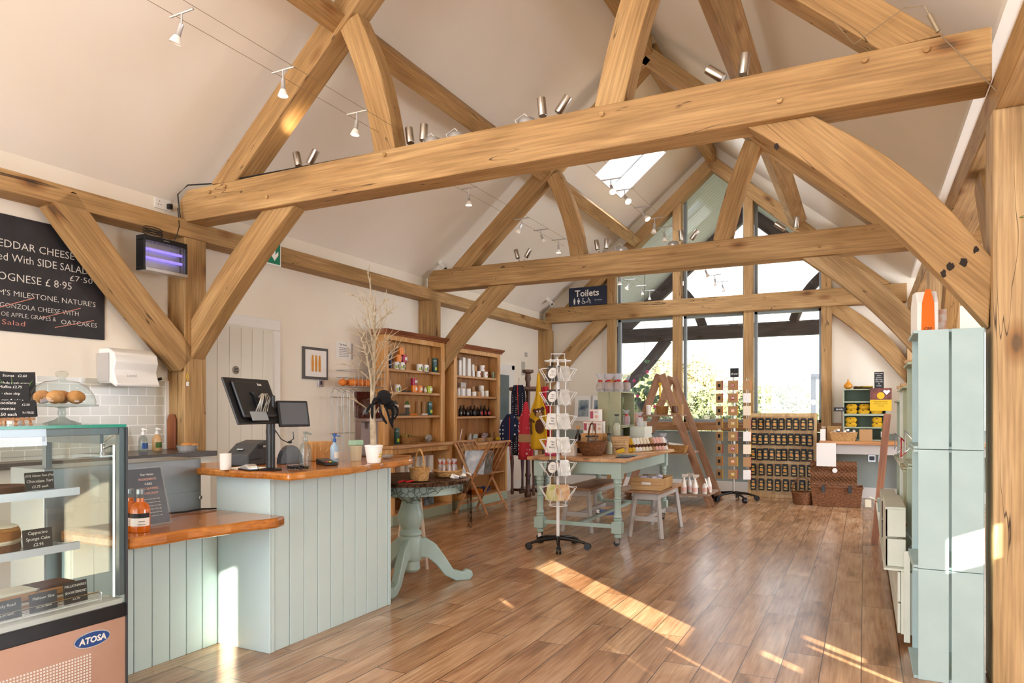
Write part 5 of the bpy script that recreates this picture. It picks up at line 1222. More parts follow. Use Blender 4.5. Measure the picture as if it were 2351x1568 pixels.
for i, (px, y, z0, pts, mt_, nm, lab) in enumerate((
    (1190, 9.62, 1.74, [(.08, 0), (.12, -.12), (.13, -.45), (.17, -.55), (.16, -.62)], starry('14182a', 'e6e6ea', 14, .2), 'polka_apron', 'black apron with white polka dots and kraft header on the stand'),
    (1172, 9.55, 1.05, [(.06, .25), (.16, .12), (.2, .0), (.17, -.16), (.1, -.24)], starry('1b2542', 'e3e3e3', 7, .22), 'star_bag', 'navy star print gathered bag with red ribbons on the stand'),
    (1186, 9.5, .78, [(.05, .2), (.1, .08), (.1, -.06), (.06, -.1)], starry('10131f', 'ffffff', 16, .2), 'polka_bag', 'small polka dot pouch hanging lowest on the stand'),
    (1207, 9.48, 1.48, [(.03, 0), (.05, -.1), (.12, -.28), (.13, -.6), (.13, -.86)], starry('c8313f', 'f0dcd8', 7, .22), 'star_apron', 'red apron with pale stars hanging on the stand'),
    (1236, 9.45, 1.9, [(.015, 0), (.05, -.35), (.13, -.55), (.15, -.95), (.12, -1.12)], 'fabric_y', 'monkey_apron', 'yellow apron with a brown monkey face on the stand'),
    (1214, 9.7, .95, [(.08, 0), (.1, -.1), (.11, -.3)], flat('cream_floral', 'cfc6b4', .9, var='8d8c7e', scale=25), 'floral_cloth', 'cream patterned cloth hanging low behind the red apron'),
    (1252, 9.85, 1.72, [(.05, 0), (.1, -.2), (.12, -.6), (.1, -.9)], 'fabric_r', 'red_apron', 'red and navy garment half hidden by the card spinner'))):
    q = hang(nm, lab, px, 0, y, z0, pts, mt_, 'apron' if 'apron' in nm else 'cloth')
    if nm in ('star_bag', 'polka_apron'): B().tube([(0, -.03, .2 if nm == 'star_bag' else .0), (.01, -.05, -.1), (.02, -.04, -.45)], .008, 5).make('red_ribbon', 'red', q)
    if nm == 'star_apron':
        for s in (-1, 1): B().tube([(s*.05, -.02, -.85), (s*.05, -.02, -1.15)], .008, 5).make('tie', 'purple', q)
    if nm in ('star_apron', 'polka_apron'): B().box(-.1, .1, -.035, -.025, -.6 if nm == 'star_apron' else -.6, -.48 if nm == 'star_apron' else -.48).make('kraft_band', 'kraft', q)
    if nm == 'monkey_apron':
        B().ball((.02, -.03, -.58), .075, (1, .15, .9)).ball((-.05, -.03, -.55), .03, (1, .15, 1)).ball((.08, -.03, -.52), .03, (1, .15, 1)).ball((.03, -.03, -.78), .09, (.8, .15, 1.2)).tube([(-.05, -.035, -.72), (-.12, -.035, -.66), (-.1, -.035, -.9)], .016, 6).make('monkey_body', 'brown', q)
        B().ball((.03, -.04, -.61), .05, (1, .15, .9)).make('muzzle', 'kraft', q)
        B().ball((-.0, -.045, -.56), .014, (1, .3, 1)).ball((.045, -.045, -.555), .014, (1, .3, 1)).make('eye', 'ceramic', q)
        for s in (-1, 1): B().tube([(s*.04, 0, -.36), (s*.012, 0, 0)], .006, 5).make('neck_strap', 'fabric_y', q)
B().box(-.12, .12, -.05, .05, 0, .35).make('fabric_roll', flat('teal_print', '5f8a86', .8, var='b9c9c4', scale=30), loc=(-4.62, 10.3, .15), label='teal patterned fabric bolt standing under the spindle stand', cat='fabric')
# wire rack with pumpkins beyond the counter
t = thing('wire_display', 'wire display stand with orange pumpkins by the left wall', 'stand', (-5.12, 6.33, 0))
b = B()
for i in range(7): b.tube([(-.12, -.3+.1*i, .0), (-.12, -.3+.1*i, 1.55), (-.08, -.3+.1*i, 1.6), (.02, -.3+.1*i, 1.55), (.02, -.3+.1*i, 1.35)], .005, 5)
for z in (.3, .7, 1.1, 1.5): b.tube([(-.12, -.32, z), (-.12, .32, z)], .005, 5)
b.make('wire_frame', 'wire_g', t)
b = B()
for z in (1.62, 1.72, 1.80):
    b.tube([(-.14, -.2, z), (.12, -.2, z), (.12, .34, z), (-.14, .34, z)], .004, 5, closed=True)
for k in range(9): b.tube([(.12, -.2+.067*k, 1.62), (.12, -.2+.067*k, 1.80)], .003, 4)
b.make('top_basket', 'wire_g', t)
for i in range(9):
    B().ball((0, 0, 0), .05, (1, 1, .8), 12).cyl((0, 0, .035), (.005, 0, .055), .006, 6).make('toy_pumpkin', flat('pumpkin', 'd97a2b', .6) if i == 0 else bpy.data.materials['pumpkin'], loc=(-5.20+.1*(i % 2), 6.17+.058*i, 1.665), smooth=True,
        label=f'small orange toy pumpkin in the wire basket, {ORD[i]} from the left', cat='pumpkin', group='toy pumpkins in the wire basket')
b = B().tube([(0, 0, -.0), (0, .02, -.35), (0, 0, -.75)], .002, 4)
b.make('orange_garland', 'cable', loc=(-5.08, 6.5, 1.45), label='string of orange felt balls hanging on the wire display', cat='garland')
g_ = bpy.data.objects['orange_garland']
for i in range(7): B().ball((0, .02*math.sin(i*1.3), -.06-.11*i), .03, seg=10).make('felt_ball', bpy.data.materials['pumpkin'], g_, smooth=True)
# ================================================================== FARMHOUSE TABLE AND ITS GOODS
ZT = .873
t = thing('farmhouse_table', 'long wooden-topped table on turned sage green legs with castors', 'table', (-2.09, 6.65, 0), rz=R(1.0))
TW, TL = 1.06, 2.12
B().box(-TW, 0, 0, TL, ZT-.035, ZT).make('tabletop', wood('table_top_wood', 'b98450', 'd09c68', 'deb284', 1, .4), t, bevel=.008)
ap = B()
ap.box(-TW+.08, -.08, .07, .095, ZT-.16, ZT-.036).box(-TW+.08, -.08, TL-.095, TL-.07, ZT-.16, ZT-.036).box(-.105, -.08, .08, TL-.08, ZT-.16, ZT-.036).box(-TW+.08, -TW+.105, .08, TL-.08, ZT-.16, ZT-.036)
ap.make('apron', 'tgreen', t)
lp = [(.02, .09), (.034, .1), (.036, .12), (.044, .135), (.03, .15)]
for (x, y) in ((-.11, .1), (-TW+.11, .1), (-.11, TL-.12), (-TW+.11, TL-.12)):
    b = B().box(-.05, .05, -.05, .05, ZT-.2, ZT-.037).box(-.05, .05, -.05, .05, .13, .24)
    b.lathe([(.02, .075), (.034, .085), (.038, .1), (.03, .115), (.044, .128), (.044, .1305)], 20)
    b.lathe([(.044, .24), (.036, .25), (.044, .262), (.034, .275), (.045, .29), (.036, .31), (.033, .33), (.034, .44), (.038, .455), (.03, .465), (.041, .475), (.03, .49), (.034, .52), (.034, .58), (.044, .60), (.034, .615), (.044, .63), (.04, .645), (.046, ZT-.2)], 20)
    lg = b.make('leg', 'tgreen', t, loc=(x, y, 0), smooth=True)
    B().cyl((-.01, -.012, .03), (-.01, .012, .03), .03, 16).make('castor_wheel', 'black', lg); B().box(-.02, .02, -.018, -.013, .03, .075).box(-.02, .02, .013, .018, .03, .075).make('castor_fork', 'chrome', lg)
B().box(-TW+.15, -.15, .085, .115, .175, .215).box(-TW+.15, -.15, TL-.135, TL-.105, .175, .215).box(-TW/2-.02, -TW/2+.02, .1, TL-.12, .175, .205).make('stretcher', 'tgreen', t)
def on_t(px, py): return on_z(px, py, ZT+.0005)
bk = basket('wicker_basket', 'deep brown round wicker basket with hoop handle on the farmhouse table', (-2.60, 7.10, ZT+.0005), .165, .165, .145, 'wicker_d', handle=.2, rz=R(35), taper=.6, hs=1.3)
bp_ = Vector(bk.location)
def milk_bottle(name, lab, loc, fill='icing', s=1, top='kraft'):
    t = thing(name, lab, 'bottle', loc)
    B().lathe([(.034*s, 0), (.037*s, .006), (.037*s, .1*s), (.03*s, .13*s), (.018*s, .155*s), (.017*s, .185*s), (.021*s, .195*s)], 18).make('bottle_body', 'jar', t, smooth=True)
    B().lathe([(.032*s, .003), (.0345*s, .01), (.0345*s, .095*s), (.02*s, .125*s)], 16).make('contents', fill, t, smooth=True)
    B().lathe([(.022*s, .195*s), (.022*s, .21*s)], 14).make('cap', 'black', t)
    return t
for i, (dx, dy) in enumerate(((-.055, -.0), (.0, .055), (.05, .0), (-.0, -.055))):
    milk_bottle('gift_bottle', f'small mix bottle standing in the brown hoop basket, {ORD[i]} of four', bp_ + Vector((dx, dy, .012)), ('icing', 'tan', 'tan', 'ceramic')[i], .95)
B().box(-.04, .04, -.002, .002, 0, .09).make('kraft_tag', 'kraft', loc=bp_ + Vector((-.05, -.135, .11)), rot=(-.2, 0, -.2), label='kraft gift tag leaning in the brown hoop basket', cat='tag')
t = thing('kraft_box', 'printed kraft cube box on the table right of the hoop basket', 'box', (-2.40, 7.42, ZT+.0005), rz=R(10))
B().box(-.09, .09, -.0, .2, 0, .195).make('carton', 'boxwood', t, bevel=.003)
for q, s_ in enumerate(('FROM OUR', 'FARM SHOP', 'HAND MADE')): text(t, s_, (0, -.001, .13-.03*q), .024, 'brown')
kb = Vector(t.location)
milk_bottle('milkshake_bottle', 'pale bottle with yellow ribbon standing on the kraft cube box', (kb.x-.06, kb.y+.09, ZT+.197), 'icing', 1.15)
milk_bottle('milkshake_bottle', 'pale bottle standing on the table between basket and kraft box', (-2.50, 7.36, ZT+.0005), 'icing', 1.1)
# crates on the table
def crate(name, lab, x0, x1, y0, y1, z0, z1, mat, side='x-', group=None, slats=2):
    """slatted box with one open side"""
    t = thing(name, lab, 'crate', ((x0+x1)/2, (y0+y1)/2, z0), group=group); a, b_, h = (x1-x0)/2, (y1-y0)/2, z1-z0; th = .012
    sb = B(); g = .012
    def vert_face(axis, pos, lo, hi):
        w_ = (hi-lo)/slats
        for i in range(slats):
            p, q = lo+i*w_+g/2, lo+(i+1)*w_-g/2
            if axis == 'y': sb.box(p, q, pos, pos+th, 0, h)
            else: sb.box(pos, pos+th, p, q, 0, h)
    vert_face('y', -b_, -a, a); vert_face('y', b_-th, -a, a)
    if side == 'x-': vert_face('x', a-th, -b_+th, b_-th)
    else: vert_face('x', -a, -b_+th, b_-th)
    sb.make('slats', mat, t, bevel=.002)
    e = B(); o_ = .014
    if side == 'x-': e.box(-a-o_, a-th-.001, -b_+th+.001, b_-th-.001, .0, .014).box(-a-o_, a-th-.001, -b_+th+.001, b_-th-.001, h-.014, h)
    else: e.box(-a+th+.001, a+.0, -b_+th+.001, b_-th-.001, .0, .014).box(-a+th+.001, a+.0, -b_+th+.001, b_-th-.001, h-.014, h)
    e.make('end_panel', mat, t, bevel=.002)
    return t
crate('display_crate', 'closed olive crate used as a riser on the farmhouse table', -2.78, -2.47, 7.72, 8.25, ZT+.001, 1.17, 'crate_s', 'x+')
crate('display_crate', 'upended olive crate holding cellophane bags on the farmhouse table', -2.765, -2.475, 7.72, 8.25, 1.172, 1.57, 'crate_s', 'x+')
B().box(-.09, .09, -.16, .16, 0, .29).make('grey_box', 'crate_c', loc=(-2.37, 8.15, ZT+.001), bevel=.004, label='pale grey-green box right of the olive riser crate', cat='box')
B().box(-.12, .12, -.1, .1, 0, .225).make('riser_box', 'pine', loc=(-2.72, 7.50, ZT+.001), bevel=.004, label='honey wooden riser box under the pink cartons', cat='box')
for i, (dx, z) in enumerate(((-.056, 0), (.056, 0), (.02, .135))):
    t = thing('pink_carton', ['white and pink biscuit carton, bottom left of three', 'white and pink biscuit carton, bottom right of three', 'white and pink biscuit carton stacked on two others'][i], 'carton', (-2.72+dx, 7.50, ZT+.2265+z), group='pink biscuit cartons')
    B().box(-.053, .053, -.06, .06, 0, .134).make('carton_body', 'paper', t, bevel=.002); B().box(-.0535, .0535, -.0605, .0605, .128, .1345).make('pink_edge', 'pinkp', t)
    B().lathe([(.018, 0), (.018, .001)], 14).make('printed_motif', 'pinkp', t, loc=(.025, -.0605, .05), rot=(R(90), 0, 0)); B().box(-.047, -.012, -.0612, -.0602, .03, .11).make('printed_panel', 'crimson', t)
    text(t, 'SEED', (.022, -.0615, .1), .018, 'crimson')
for i, (x, y) in enumerate(((-2.86, 7.72), (-2.90, 7.4))):
    t = thing('wine_bottle', ['dark bottle with gold label behind the pink cartons', 'dark bottle with gold neck left of the pink cartons'][i], 'bottle', (x, y+.06, ZT+.001))
    B().lathe([(.035, 0), (.038, .006), (.038, .17), (.015, .23), (.014, .30)], 16).make('bottle_body', 'bottle_d', t, smooth=True)
    B().lathe([(.0385, .06), (.0385, .13)], 16).make('label', 'amberw', t); B().lathe([(.016, .27), (.016, .305)], 12).make('cap', 'amberw', t)
for i, (dx, dy) in enumerate(((-.12, -.16), (-.01, -.18), (.1, -.16), (.02, .0), (.12, .05), (-.1, .03))):
    t = thing('biscuit_bag', f'clear bag of golden biscuits with red bow on the olive crate, {ORD[i]} from front left', 'biscuits', (-2.63+dx, 7.96+dy, 1.571), group='biscuit bags on the olive crate')
    b = B()
    for k in range(9): b.ball((random.uniform(-.03, .03), random.uniform(-.025, .025), .025+.012*k*.9), .02, (1, 1, .6), 8, .1)
    b.make('biscuits', 'tan', t, kind='stuff')
    B().lathe([(.045, 0), (.055, .03), (.05, .1), (.018, .125), (.04, .16), (.055, .2), (.045, .21)], 12, cap=False).make('cellophane', 'cello', t)
    B().ball((0, -.02, .125), .014, (2.2, 1, 1), 8).ball((0, .0, .125), .018, (1.2, 1.2, .6), 8).make('bow', 'red', t)
for i in range(2):
    t = thing('sweet_bag', ['clear bag of red sweets hanging at the crate opening', 'clear bag with red bow standing under the olive crate edge'][i], 'sweets', (-2.44, 7.80, 1.187) if i == 0 else (-2.37, 8.1, ZT+.292))
    b = B()
    for k in range(8): b.ball((random.uniform(-.02, .02), random.uniform(-.02, .02), .02+.012*k), .016, seg=8)
    b.make('sweets', 'red' if i == 0 else 'icing', t, kind='stuff'); B().lathe([(.035, 0), (.045, .04), (.038, .1), (.014, .12), (.04, .17)], 12, cap=False).make('cellophane', 'cello', t)
    B().ball((0, 0, .12), .014, (1.6, 1.6, .6), 8).make('bow', 'red', t)
# leaning chocolate bars
cols = ['yellow']*4 + ['paper']*2 + ['icing']*3 + ['kraft', 'pinkp', 'pinkp', 'pinkp', 'paper']
for i in range(14):
    t = thing('chocolate_bar', f'leaning {dict(yellow="yellow", paper="white", icing="cream", kraft="brown", pinkp="pink")[cols[i]]} chocolate bar on the table edge, {ORD[i] if i < 12 else ("thirteenth", "fourteenth")[i-12]} from the front', 'chocolate', (-2.37+.022*i, 7.42+.058*i, ZT+.003), rot=(R(-12), R(-20), R(12)), group='chocolate bars leaning in a row')
    B().box(-.05, .04, -.008, .008, 0.015, .17).make('wrapper', cols[i], t, bevel=.003)
    B().box(-.0505, .0405, -.0086, .0086, .06, .095).make('brown_band', 'brown', t)
B().prism([(-2.42, 7.36), (-2.31, 7.38), (-2.0+.02, 8.2), (-2.12, 8.24)], 0, .012, 'z').make('bar_stand', 'boxwood', loc=(0, 0, ZT+.001), label='thin wooden strip the chocolate bars lean on', cat='stand')
t = B().grid(lambda u, v: ((u-.5)*.2, (v-.5)*.12, .006+.004*math.sin(u*9)*math.sin(v*7)), 12, 8).make('teal_cloth', flat('teal_fabric', '6f9a98', .8), loc=on_t(1440, 1046), solid=.004, label='folded teal cloth lying at the table front edge', cat='cloth')
for i in range(3): B().box(-.06, .06, -.045, .045, 0, .008).make('tasting_card', ['slate2', 'royal', 'brown'][i], loc=(-2.2+.0*i, 6.9+.09*i, ZT+.001), rz=.3*i, label=['dark', 'blue', 'brown'][i] + ' small booklet lying flat at the table edge', cat='booklet')
t = thing('gift_bag', 'pink ribboned cellophane bag at the far end of the chocolate bars', 'bag', (-2.2, 8.52, ZT+.001))
B().lathe([(.04, 0), (.05, .03), (.045, .12), (.02, .15), (.045, .2)], 12, cap=False).make('cellophane', 'cello', t); B().ball((0, 0, .06), .035, (1, 1, 1.3), 10, .05).make('contents', 'pinkp', t); B().ball((0, 0, .15), .018, (1.6, 1, .8), 8).make('bow', 'purple', t)
milk_bottle('mix_bottle', 'bottle of coloured mix on the table beyond the grey box', (-2.28, 8.3, ZT+.001), 'yellow', 1.0)
for i in range(2): B().box(-.07, .07, -.05, .05, 0, .05).make('pink_box', 'pinkp', loc=(-2.3, 8.68, ZT+.001+.0505*i), bevel=.002, label=['lower flat pink box at the far table end', 'upper flat pink box at the far table end'][i], cat='box')
for i in range(3): B().lathe([(.028, 0), (.03, .004), (.03, .1), (.02, .125), (.012, .16)], 14).make('green_bottle', 'green_liq', loc=(-2.62+.07*i, 8.5, ZT+.001), smooth=True, label=f'green glass bottle at the back of the table, {ORD[i]} from left', cat='bottle', group='green bottles on the table')
for i, (nm, px, col) in enumerate((('pinkp', 1468, 'pink'), ('paper', 1480, 'white'))):
    t = thing('sign_pick', f'{col} square price sign on a stick beside the olive crate', 'sign', (-2.48+.1*i, 8.3-.06*i, ZT+.001))
    B().cyl((0, 0, 0), (0, 0, .42-.1*i), .006, 6).box(-.03, .03, -.03, .03, 0, .012).make('stick', 'beech', t); B().box(-.055, .055, -.008, -.006, .34-.1*i, .45-.1*i).make('card', nm, t)
for i in range(2): B().box(-.07, .07, -.05, .05, 0, .16-.04*i).make('sweet_tin', ['crimson', 'paper'][i], loc=(-2.98+.02*i, 6.92+.02*i, ZT+.001) if i == 0 else (-2.8, 6.95, ZT+.001), bevel=.003, label=['red and white gift tin behind the card spinner on the table', 'white gift box behind the card spinner on the table'][i], cat='box')
# small framed prints leaning on the far wall
for i, (px, w_) in enumerate(((1338, .34), (1372, .3))):
    x = on_y(px, 11.92)[0]; t = thing('framed_print', ['white framed seascape print on the far sill, left', 'white framed print on the far sill, right of the seascape'][i], 'picture', (x, 11.93, 1.165), rot=(R(-6), 0, 0))
    B().box(-w_/2, w_/2, 0, .015, 0, .46).make('frame', 'white', t); B().box(-w_/2+.07, w_/2-.07, -.001, 0, .08, .38).make('print', flat('seascape%d' % i, '3a4f6a', .5, var='b9c6c4', scale=6), t)
struct('trim_6', B().box(-4.3, -3.4, 11.86, 11.99, 1.13, 1.163), 'oak')
# ------------------------------------------------------------------ benches under the table
def bench(lab, x, y, w_, l, h):
    t = thing('bench', lab, 'bench', (x, y, 0))
    B().box(-w_/2, w_/2, 0, l, h-.025, h).make('seat', 'seatwood', t, bevel=.004)
    for sx in (-1, 1):
        for (yy, s) in ((.09, 1), (l-.09, -1)):
            b = B(); b.tube([(sx*(w_/2-.005), yy-.03*s, 0), (sx*(w_/2-.06), yy+.02*s, h-.026)], .026, 4); b.make('leg', 'grey', t)
    for yy in (.1, l-.1): B().box(-w_/2+.05, w_/2-.05, yy-.012, yy+.012, h-.1, h-.03).make('end_rail', 'grey', t); B().box(-w_/2+.04, w_/2-.04, yy-.012, yy+.012, .17, .22).make('foot_rail', 'grey', t)
    B().box(-.012, .012, .11, l-.11, .18, .22).make('stretcher', 'grey', t); B().box(-w_/2+.055, -w_/2+.075, .1, l-.1, h-.09, h-.028).box(w_/2-.075, w_/2-.055, .1, l-.1, h-.09, h-.028).make('side_rail', 'grey', t)
    return t
bench('low grey-legged bench pulled out right of the farmhouse table', -2.1, 7.28, .36, 1.0, .5).location.x = -1.78
o = [q for q in sc.collection.objects if q.name == 'bench'][0]; o.location = (-2.085, 7.27, 0)
bench('low grey-legged bench standing under the farmhouse table', -2.86, 7.25, .36, 1.15, .5)
t = thing('wooden_crate', 'shallow wooden crate of wrapped packets on the right-hand bench', 'crate', (-2.085, 7.36, .5015))
b = B().box(-.17, .17, 0, .014, 0, .13).box(-.17, .17, .45, .464, 0, .13).box(-.17, -.158, .014, .45, .01, .12).box(.158, .17, .014, .45, .01, .12).box(-.158, .158, .014, .45, 0, .01)
b.make('crate_body', 'boxwood', t, bevel=.002); B().box(-.05, .05, -.002, .0, .06, .085).make('handle_slot', 'paper', t, bevel=.003)
for i in range(10): B().ball((0, 0, 0), .04, (1.3, .9, .6), 10, .14).make('wrapped_packet', 'cello' if i % 2 else flat('lilac_pack', 'c9c4dc', .4) if i == 0 else bpy.data.materials['lilac_pack'], loc=(-2.085+random.uniform(-.1, .1), 7.42+.04*i, .605+.006*(i % 3)), rz=i, label=f'wrapped packet in the shallow crate, {ORD[i]} from the front', cat='packet', group='wrapped packets in the bench crate')
B().lathe([(.25, 0), (.25, .004), (.0, .005)], 32).make('floor_disc', 'royal', loc=(-3.1, 8.9, .001), label='round dark blue mat on the floor behind the table', cat='mat')

# ================================================================== WHITE CARD SPINNER
def star_base(t, r, h, mat='black', wheel=.03, a0=0):
    for i in range(5):
        a = R(a0+72*i); c, s = math.cos(a), math.sin(a)
        lg = B().tube([(.02*c, .02*s, h), (r*.6*c, r*.6*s, h*.86), (r*.96*c, r*.96*s, h*.6)], [.022, .017, .013], 8).make('base_leg', mat, t, smooth=True)
        b = B(); q = Vector((r*c, r*s, wheel)); n = Vector((-s, c, 0))
        b.cyl(q - n*.024, q - n*.006, wheel, 16).cyl(q + n*.006, q + n*.024, wheel, 16).cyl(q, q + Vector((0, 0, h*.6-wheel+.01)), .007, 8)
        b.make('castor', 'black', lg)
SX, SY = -2.70, 6.40
t = thing('card_spinner', 'white wire greeting card spinner on a black castor base by the table', 'card stand', (SX, SY, 0))
star_base(t, .30, .1, 'satin', .032, a0=-66)
B().cyl((0, 0, .09), (0, 0, 1.8), .016, 16).make('pole', 'wire', t, smooth=True)
tiers = [(1.64, .20), (1.41, .20), (1.175, .20), (.945, .20), (.72, .19), (.48, .17)]
fr = B()
for k in range(4):
    a = R(20+90*k); c, s = math.cos(a), math.sin(a)
    fr.tube([(.075*c, .075*s, .43), (.075*c, .075*s, 1.86)], .006, 6)
fr.tube([(.13*math.cos(i*.5236), .13*math.sin(i*.5236), 1.84) for i in range(12)], .006, 5, closed=True)
fr.tube([(.09*math.cos(i*.5236), .09*math.sin(i*.5236), .42) for i in range(12)], .005, 5, closed=True)
fr.tube([(-.06, -.03, 1.84), (-.06, -.03, 1.91), (.06, .03, 1.91), (.06, .03, 1.84)], .004, 5).tube([(-.03, -.015, 1.84), (-.01, 0, 1.88), (.01, 0, 1.84)], .004, 5)
fr.make('wire_frame', 'wire', t)
VA = math.degrees(math.atan2(SY, SX)) + 180   # bearing toward the viewer's side of the hall
faces = [VA-36, VA+34, VA-126, VA+124]
bd_ = {0: ('Happy', '21st', 'Birthday'), 1: ('Happy', '30th', 'Birthday'), 2: ('Happy', '40th', 'Birthday'), 3: ('Happy', '18th', 'Birthday'), 4: ('Happy', '50th', 'Birthday'), 5: None}
dotmat = starry('4a4642', 'cfc7b8', 22, .17)
TN = ['top', 'second', 'third', 'fourth', 'fifth', 'lowest']
for ti, (z, h) in enumerate(tiers):
    for fi, fa in enumerate(faces):
        a = R(fa); n = Vector((math.cos(a), math.sin(a), 0)); u = Vector((-n.y, n.x, 0))
        pk = B(); w_ = .075; base = n*.10 + Vector((0, 0, z-.01)); up = n*.065 + Vector((0, 0, .13))
        for s in (-1, 1): pk.tube([base+u*s*.03, base+u*s*w_*1.15+up], .0028, 4).tube([n*.06+u*s*.05+Vector((0, 0, z+.13)), base+u*s*w_*1.15+up], .0028, 4)
        pk.tube([base-u*w_*1.15+up, base-u*.015+n*.03, base+u*.015+n*.03, base+u*w_*1.15+up], .0028, 4).tube([n*.06+Vector((0, 0, z)), base], .0028, 4)
        pk.make('wire_pocket', 'wire', t)
        if fi > 1 and ti % 2: continue
        side = ['left-facing', 'right-facing', 'far left', 'far right'][fi]
        mt = dotmat if (fi == 0 and ti in (0, 1, 4)) else ('paper' if fi == 0 and ti < 5 else 'foil')
        if ti == 5: mt = flat('green_card', 'b9bd6a', .6, var='e2d9b9', scale=12) if fi == 0 else flat('nature_card', 'e6d3ac', .6, var='c98a5a', scale=14)
        ang = math.atan2(n.x, -n.y)
        cd_ = thing('greeting_card', f'{["dotted birthday", "sleeved", "plain", "spare"][fi] if ti < 5 else "nature"} card in the {TN[ti]} {side} pocket of the white spinner', 'greeting card', Vector((SX, SY, z-.003)) + n*.105, rot=(R(-13), 0, ang), group='cards on the white spinner')
        for k in range(3 if fi == 1 else 1):
            B().box(-.075, .075, -.002-.005*k, -.004*k, 0, .155-.01*k).make('card', mt, cd_)
        if fi == 0 and bd_[ti]:
            if ti in (0, 1, 4): B().lathe([(.055, 0), (.055, .0012)], 28).make('white_circle', 'paper', cd_, loc=(0, -.0021, .082), rot=(R(90), 0, 0))
            for q, s_ in enumerate(bd_[ti]): text(cd_, s_, (0, -.0038, (.103-.02*q) if ti in (0, 1, 4) else .108-.028*q), .0165 if ti in (0, 1, 4) else .022, 'dkgrey', shear=.2)
# ================================================================== STEP LADDER SHELF
def aframe(y, lab, dx=0):
    t = thing('trestle', lab, 'trestle', (-2.66+dx, y, 0))
    for s in (-1, 1):
        p0, p1 = Vector((s*.72, 0, 0)), Vector((s*.02, 0, 1.88)); d = (p1-p0); L = d.length; x = d.normalized(); yv = Vector((0, 1, 0)); zv = x.cross(yv)
        mt = Matrix((x, yv, zv)).transposed().to_4x4(); mt.translation = p0
        B().box(0, L, -.0 if s > 0 else .022, .02 if s > 0 else .042, -.055, .055).make('leg', 'trestle', t).matrix_local = mt
    return t
a1 = aframe(10.12, 'front A-shaped wooden trestle of the ladder shelf by the window'); a2 = aframe(10.82, 'rear A-shaped wooden trestle of the ladder shelf by the window')
B().cyl((0, -.01, 1.74), (0, -.0, 1.74), .022, 14).tube([(0, -.006, 1.72), (0, -.006, 1.55)], .012, 4).make('hinge', 'yellow', a1)
shz = [(1.29, .46), (.745, .82), (.17, 1.42)]
for z, w_ in shz:
    n_ = ['top', 'middle', 'bottom'][shz.index((z, w_))]
    B().box(-w_/2, w_/2, -.46, .46, 0, .022).make('ladder_shelf', 'trestle_s', loc=(-2.66, 10.49, z-.022), bevel=.002, label=f'{n_} plank shelf resting across the two wooden trestles', cat='shelf')
basket('wicker_basket', 'small wicker basket with upright handle on the top trestle shelf', (-2.66, 10.25, 1.292), .13, .09, .12, 'wicker', handle=.1, rz=R(90))
basket('wicker_basket', 'long orange-brown wicker tray on the middle trestle shelf', (-2.42, 10.1, .747), .17, .12, .11, 'wicker', square=True)
B().cbox((0, 0, .01), (.22, .14, .012)).make('leaflets', 'paper', loc=(-2.42, 10.1, .86), rot=(.1, .12, .3), label='white leaflets lying over the middle shelf wicker tray', cat='leaflet')
t = thing('barrel_pack', 'boxed mini barrel gift on the top trestle shelf, right', 'gift', (-2.42, 10.16, 1.2925))
B().box(-.08, .08, -.05, .05, 0, .15).make('carton', 'kraft', t); B().lathe([(.04, 0), (.05, .05), (.04, .1)], 16).make('barrel', 'dkwood', t, loc=(-.02, -.052, .025), smooth=True)
B().lathe([(.035, 0), (.04, .13), (.03, .14)], 14).make('white_jar', 'ceramic', loc=(-2.83, 10.12, 1.2925), label='white jar left of the small basket on the top trestle shelf', cat='jar')
def spray(x, y, z, lab, tr=True):
    t = thing('spray_bottle', lab, 'bottle', (x, y, z), group='cleaning bottles on the bottom trestle shelf')
    B().lathe([(.04, 0), (.045, .01), (.045, .11), (.03, .16), (.016, .2), (.016, .22)], 16).make('bottle_body', 'ceramic', t, smooth=True)
    if tr: B().prism([(-.02, .22), (.02, .22), (.06, .25), (.06, .275), (-.03, .275)], -.014, .014, 'y').make('spray_head', 'ceramic', t, bevel=.004)
    B().grid(lambda u, v: (.0455*math.cos(-2.4+u*1.8), .0455*math.sin(-2.4+u*1.8), .03+v*.06), 6, 2).make('label', 'pinkp', t)
for i, (px, y) in enumerate(((1570, 10.1), (1582, 10.3), (1595, 10.1), (1619, 10.15), (1627, 10.35))):
    spray(on_y(px, y)[0], y, .1705, f'white cleaning bottle on the bottom trestle shelf, {ORD[i]} from left', i < 3)
basket('wicker_basket', 'small wicker basket of loaves on the bottom trestle shelf', (on_y(1552, 10.2)[0], 10.2, .1705), .09, .09, .11, 'wicker', square=True)
# plants in the window outside the glass, hanging basket
t = thing('hanging_plant', 'hanging basket of pink flowers outside the left window pane', 'plant', (on_y(1480, 14.2)[0], 14.2, 1.55))
b = B(); rn = random.Random(4)
for i in range(46): b.ball((rn.gauss(0, .16), rn.gauss(0, .12), rn.gauss(.05, .22)), .06, (1, 1, .7), 6, .2)
b.make('leaves', flat('basket_leaf', '4f6a58', .8, var='7f9a78', scale=20), t)
for i in range(10): B().ball((rn.gauss(0, .22), -.18, rn.gauss(.1, .25)), .035, seg=8).make('flower', flat('pink_flower', 'c8447a', .6) if i == 0 else bpy.data.materials['pink_flower'], t)
B().lathe([(.05, -.25), (.18, -.05), (.2, 0)], 16).make('basket', 'dkgrey', t); B().tube([(0, 0, 0), (0, 0, 2.75)], .006, 5).make('chain', 'dkgrey', t)
